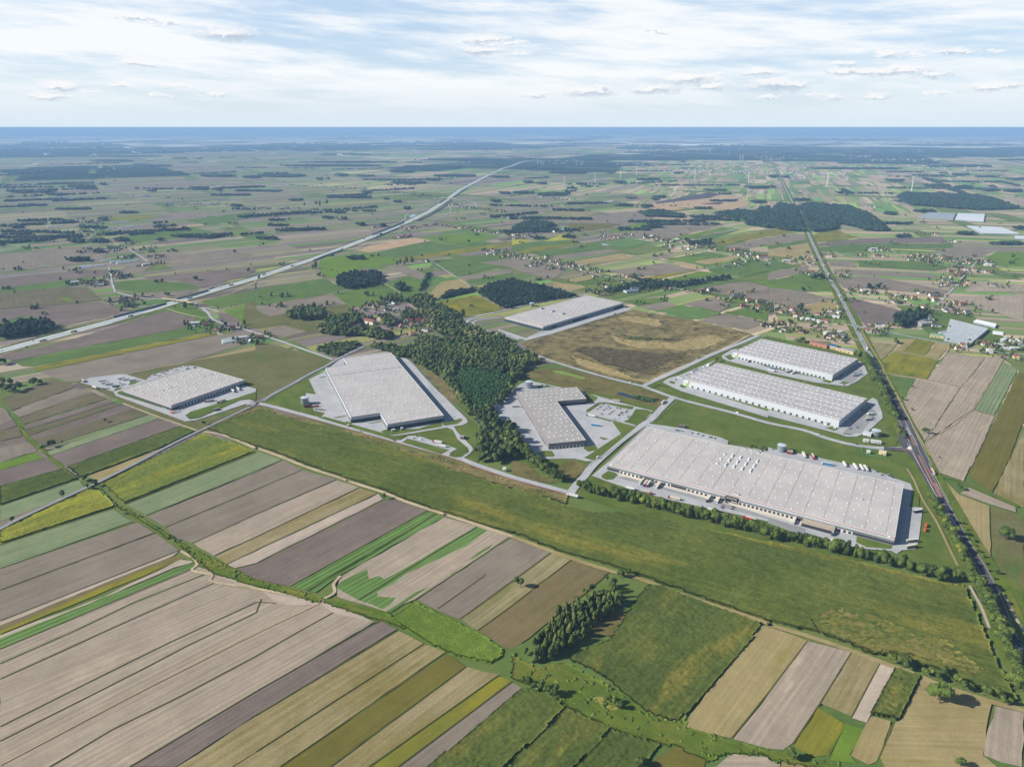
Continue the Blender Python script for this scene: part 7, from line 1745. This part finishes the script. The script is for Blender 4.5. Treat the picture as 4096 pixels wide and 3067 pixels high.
# distant villages: a stuff mass of small pale and red roofs on far lanes
mb = MB(); VL = 'a 930,580,1450,585 a 1450,590,1760,590 a 400,560,560,570 a 790,610,1000,590 b 700,455,1130,430 b 1640,540,1850,545 b 270,430,560,400 c 200,520,620,560 c 1080,470,1250,465 c 1300,445,1500,450 c 1200,605,2211,640 c 900,550,1700,575 c 2060,500,2211,490 d 0,510,260,500 d 150,625,720,690 d 620,485,900,490 d 870,510,1500,530 d 1140,430,1340,450 d 1540,690,1620,685 d 0,620,260,640 d 1300,560,1850,610 a 0,740,260,745 a 420,845,1000,860 a 1150,835,1290,832 a 1420,900,1960,910 a 2120,700,2211,705'
c = None
for tok in VL.split():
    if tok.isalpha(): c = tok; continue
    u0, v0, u1, v1 = map(float, tok.split(',')); n = int((u1 - u0) / 14)
    for k in range(n):
        x, y = at(c, u0 + (u1 - u0) * random.random(), (v0 + (v1 - v0) * k / max(n, 1)) + random.uniform(-7, 7)); zz = float(drop(x, y)); s = random.uniform(5, 9) * (1.3 if math.hypot(x, y) > 7000 else 1); i = len(mb.v)
        a = random.choice([.4, 1.9]); ca, sa = math.cos(a), math.sin(a); T_ = lambda p, q, z: (x + p * ca - q * sa, y + p * sa + q * ca, zz + z)
        mb.v += [T_(-s, -s * .6, 0), T_(s, -s * .6, 0), T_(s, s * .6, 0), T_(-s, s * .6, 0), T_(-s, -s * .6, 5), T_(s, -s * .6, 5), T_(s, s * .6, 5), T_(-s, s * .6, 5), T_(-s, 0, 9), T_(s, 0, 9)]
        for f, m_ in (((0, 1, 5, 4), 0), ((1, 2, 6, 5), 0), ((2, 3, 7, 6), 0), ((3, 0, 4, 7), 0), ((4, 7, 8), 0), ((5, 6, 9), 0)): mb.f.append(tuple(i + q for q in f)); mb.mi.append(m_)
        m_ = random.choice([1, 2, 3, 2]); 
        for f in ((4, 5, 9, 8), (6, 7, 8, 9)): mb.f.append(tuple(i + q for q in f)); mb.mi.append(m_)
o = mb.build('distant_houses', [plain('#c6c3ba', .8), plain('#8c4a3c', .8), plain('#8a8a88', .8), plain('#c2c4c4', .7)]); tag(o, 'tiny distant village houses strung along the lanes of the far plain', 'houses', None, 'stuff')
# ============================================================= GREENHOUSES, SHEDS, TUNNELS
GLS = plain('#8d9499', .7, .12, spec=.1, scale=.2); GLW = plain('#c6ccd0', .4, .06)
def greenhouse(s, ridge_dir, label, h=4.5, n=14, mat=GLS, name='greenhouse'):
    """s: four corners; ridges run from side (0-3) to side (1-2)"""
    P_ = [Vector(p) for p in pts(s)]; o = empty(name, (P_[0].x, P_[0].y, 0)); tag(o, label, 'greenhouse'); O = P_[0].copy(); P_ = [p - O for p in P_]
    mw, mr = MB(), MB(); mw.prism([p[:] for p in P_], 0, h, cap=False)
    for k in range(n):
        a0, a1 = P_[0].lerp(P_[3], k / n), P_[0].lerp(P_[3], (k + 1) / n); b0, b1 = P_[1].lerp(P_[2], k / n), P_[1].lerp(P_[2], (k + 1) / n); am, bm_ = (a0 + a1) / 2, (b0 + b1) / 2
        mr.quad((*a0, h), (*b0, h), (*bm_, h + 2.6), (*am, h + 2.6)); mr.quad((*am, h + 2.6), (*bm_, h + 2.6), (*b1, h), (*a1, h))
        mw.v += [(*a0, h), (*a1, h), (*am, h + 2.6), (*b0, h), (*b1, h), (*bm_, h + 2.6)]; i = len(mw.v) - 6; mw.f += [(i, i + 1, i + 2), (i + 3, i + 4, i + 5)]; mw.mi += [0, 0]
    mw.build('glass_wall', GLS, o); mr.build('glass_roof', mat, o)
greenhouse('h 1515,572 1745,612 1900,480 1570,396', 0, 'large glass greenhouse with many ridges right of the trunk road', n=20)
greenhouse('h 1770,415 1960,462 1970,435 1800,400', 0, 'long white tunnel house behind the large greenhouse', 4, 2, GLW)
greenhouse('d 1300,1022 1595,1040 1620,988 1385,978', 0, 'left half of the pair of far greenhouses behind the forest block', n=12)
greenhouse('d 1612,1040 1860,1058 1872,992 1640,986', 0, 'right half of the pair of far greenhouses behind the forest block', n=12, mat=GLW)
greenhouse('d 1850,1160 2170,1166 2010,1108 1712,1095', 0, 'far white greenhouse with scalloped roof at the right edge', n=10, mat=GLW)
greenhouse('d 2130,1205 2230,1210 2230,1185 2130,1180', 0, 'small white greenhouse at the right edge', n=3, mat=GLW)
def tunnels(c, u0, v0, u1, v1, n, dv, place_):
    for k in range(n):
        a, b = Vector(at(c, u0, v0 + k * dv)), Vector(at(c, u1, v1 + k * dv)); L_ = (b - a).length; mb = MB()
        for i in range(8):
            a0, a1 = math.pi * i / 8, math.pi * (i + 1) / 8; mb.quad((0, -3.5 * math.cos(a0), 3 * math.sin(a0)), (L_, -3.5 * math.cos(a0), 3 * math.sin(a0)), (L_, -3.5 * math.cos(a1), 3 * math.sin(a1)), (0, -3.5 * math.cos(a1), 3 * math.sin(a1)))
        for x in (0, L_): i = len(mb.v); mb.v += [(x, -3.5 * math.cos(math.pi * q / 8), 3 * math.sin(math.pi * q / 8)) for q in range(9)]; mb.f.append(tuple(range(i, i + 9))); mb.mi.append(0)
        o = mb.build('polytunnel', plain('#c3cac8', .4, .06)); o.location = (a.x, a.y, 0); o.rotation_euler = (0, 0, math.atan2((b - a).y, (b - a).x)); reg(o, 'white polytunnel', place_, 'polytunnel', 'polytunnels ' + place_)
tunnels('e', 1920, 565, 2040, 540, 5, 7.5, 'beside the local road'); tunnels('a', 868, 1393, 950, 1383, 2, 5, 'on the left farm lane'); tunnels('a', 955, 1398, 1040, 1385, 3, 6, 'on the left farm lane'); tunnels('a', 1010, 1405, 1100, 1390, 3, 6, 'on the left farm lane'); tunnels('a', 1105, 1390, 1200, 1378, 3, 6, 'on the left farm lane')
tunnels('a', 690, 1440, 800, 1430, 3, 6, 'on the left farm lane'); tunnels('a', 820, 1432, 905, 1423, 2, 6, 'on the left farm lane'); tunnels('a', 920, 1118, 980, 1112, 2, 5, 'in the far left plain'); tunnels('a', 1030, 1105, 1120, 1098, 3, 5, 'in the far left plain'); tunnels('a', 1100, 1092, 1160, 1088, 2, 5, 'in the far left plain'); tunnels('a', 405, 1099, 470, 1092, 2, 5, 'in the far left plain'); tunnels('a', 475, 1088, 545, 1082, 2, 5, 'in the far left plain'); tunnels('a', 960, 1060, 1100, 1050, 2, 5, 'in the far left plain'); tunnels('a', 415, 850, 590, 838, 2, 5, 'in the far left plain'); tunnels('a', 1160, 840, 1290, 832, 2, 5, 'in the far left plain'); tunnels('a', 535, 762, 650, 758, 2, 5, 'in the far left plain')
tunnels('h', 2020, 560, 2060, 540, 3, 9, 'beside the large greenhouse'); tunnels('h', 1940, 490, 2030, 500, 4, 6, 'beside the large greenhouse')
def bigshed(c, u0, v0, u1, v1, dep, h, wall, roof, label, name='factory'):
    a, b = Vector(at(c, u0, v0)), Vector(at(c, u1, v1)); L_ = (b - a).length; o = empty(name, (a.x, a.y, float(drop(a.x, a.y))), math.atan2((b - a).y, (b - a).x)); tag(o, label, 'building')
    MB().box(0, L_, 0, dep, 0, h).build('wall', plain(wall, .6, .06), o); MB().box(-.4, L_ + .4, -.4, dep + .4, h, h + .8).build('roof', plain(roof, .6, .06), o)
    for k in range(max(3, int(L_ / 12))): x = 4 + k * (L_ - 8) / max(3, int(L_ / 12)); MB().box(x, x + 3, -.1, 0, 1, 3.6).build('window', BLUEG, o)
bigshed('c', 1452, 392, 1628, 396, 220, 22, '#d6d8d8', '#dadcdc', 'very long white factory near the horizon')
bigshed('h', 355, 602, 505, 638, 13, 8, '#a8705a', '#8a6a58', 'unfinished brick building behind the farther white-roofed warehouse')
bigshed('h', 510, 632, 605, 655, 13, 7.5, '#b8a884', '#2c62a0', 'cream building with a blue roof behind the farther white-roofed warehouse')
bigshed('h', 608, 660, 735, 690, 13, 7.5, '#bca980', '#8f9498', 'cream flat-roofed building beside the trunk road')
bigshed('h', 1395, 535, 1515, 552, 16, 6, '#bcae88', '#7fa07c', 'cream hall with a green roof in front of the greenhouse')
bigshed('h', 1470, 510, 1530, 525, 30, 5, '#a2a6aa', '#8f979f', 'darker grey flat hall joined to the left side of the large greenhouse')
bigshed('h', 1325, 445, 1400, 440, 45, 7, '#8f8f90', '#9a9692', 'long grey workshop hall left of the greenhouse')
bigshed('c', 810, 890, 885, 884, 30, 6, '#cfcfcc', '#d2d2ce', 'white farm hall on the plain below the wind turbines')
bigshed('c', 370, 1145, 480, 1128, 22, 6, '#c9c9c6', '#c4c8ca', 'white hall in the hamlet behind the mustard strips')
bigshed('g', 990, 158, 1100, 150, 22, 5, '#c0bfba', '#69788c', 'school-like hall with blue-grey roof north of the far warehouse')
# ponds
sheet('pond', pts('g 900,1018 950,1015 1080,1060 1100,1080 1030,1065 920,1035'), plain('#1f3a4c', .12, spec=.6), z=.90)
sheet('pond', pts('o 700,1065 740,1055 790,1060 800,1100 850,1135 915,1150 910,1168 850,1170 740,1125 705,1100'), plain('#8b8440', .6, .12), z=1.25)
sheet('pond', pts('b 1325,1005 1350,990 1385,992 1380,1008 1330,1020'), plain('#8aa0ac', .2, spec=.5), z=.92)
sheet('pond', pts('c 770,1240 830,1250 840,1258 790,1258'), plain('#8aa0ac', .2, spec=.5), z=.92)
sheet('pond_scum', pts('g 350,830 420,830 640,890 620,905 500,875 380,850'), plain('#6f8a34', .8, .12), z=.92)
# ------------------------------------------------------------- haze
hz = MB().box(-310000, 310000, -20000, 310000, -3, 472, 0, True).build('haze', [])
mt = bpy.data.materials.new('haze'); mt.use_nodes = True; nt = mt.node_tree; nt.nodes.clear()
vo = nt.nodes.new('ShaderNodeVolumePrincipled'); mo = nt.nodes.new('ShaderNodeOutputMaterial')
vo.inputs['Color'].default_value = (.38, .64, 1.0, 1); vo.inputs['Density'].default_value = 6.0e-5; vo.inputs['Anisotropy'].default_value = 0
nt.links.new(vo.outputs[0], mo.inputs['Volume']); hz.data.materials.clear(); hz.data.materials.append(mt); hz['kind'] = 'stuff'
finish_labels()
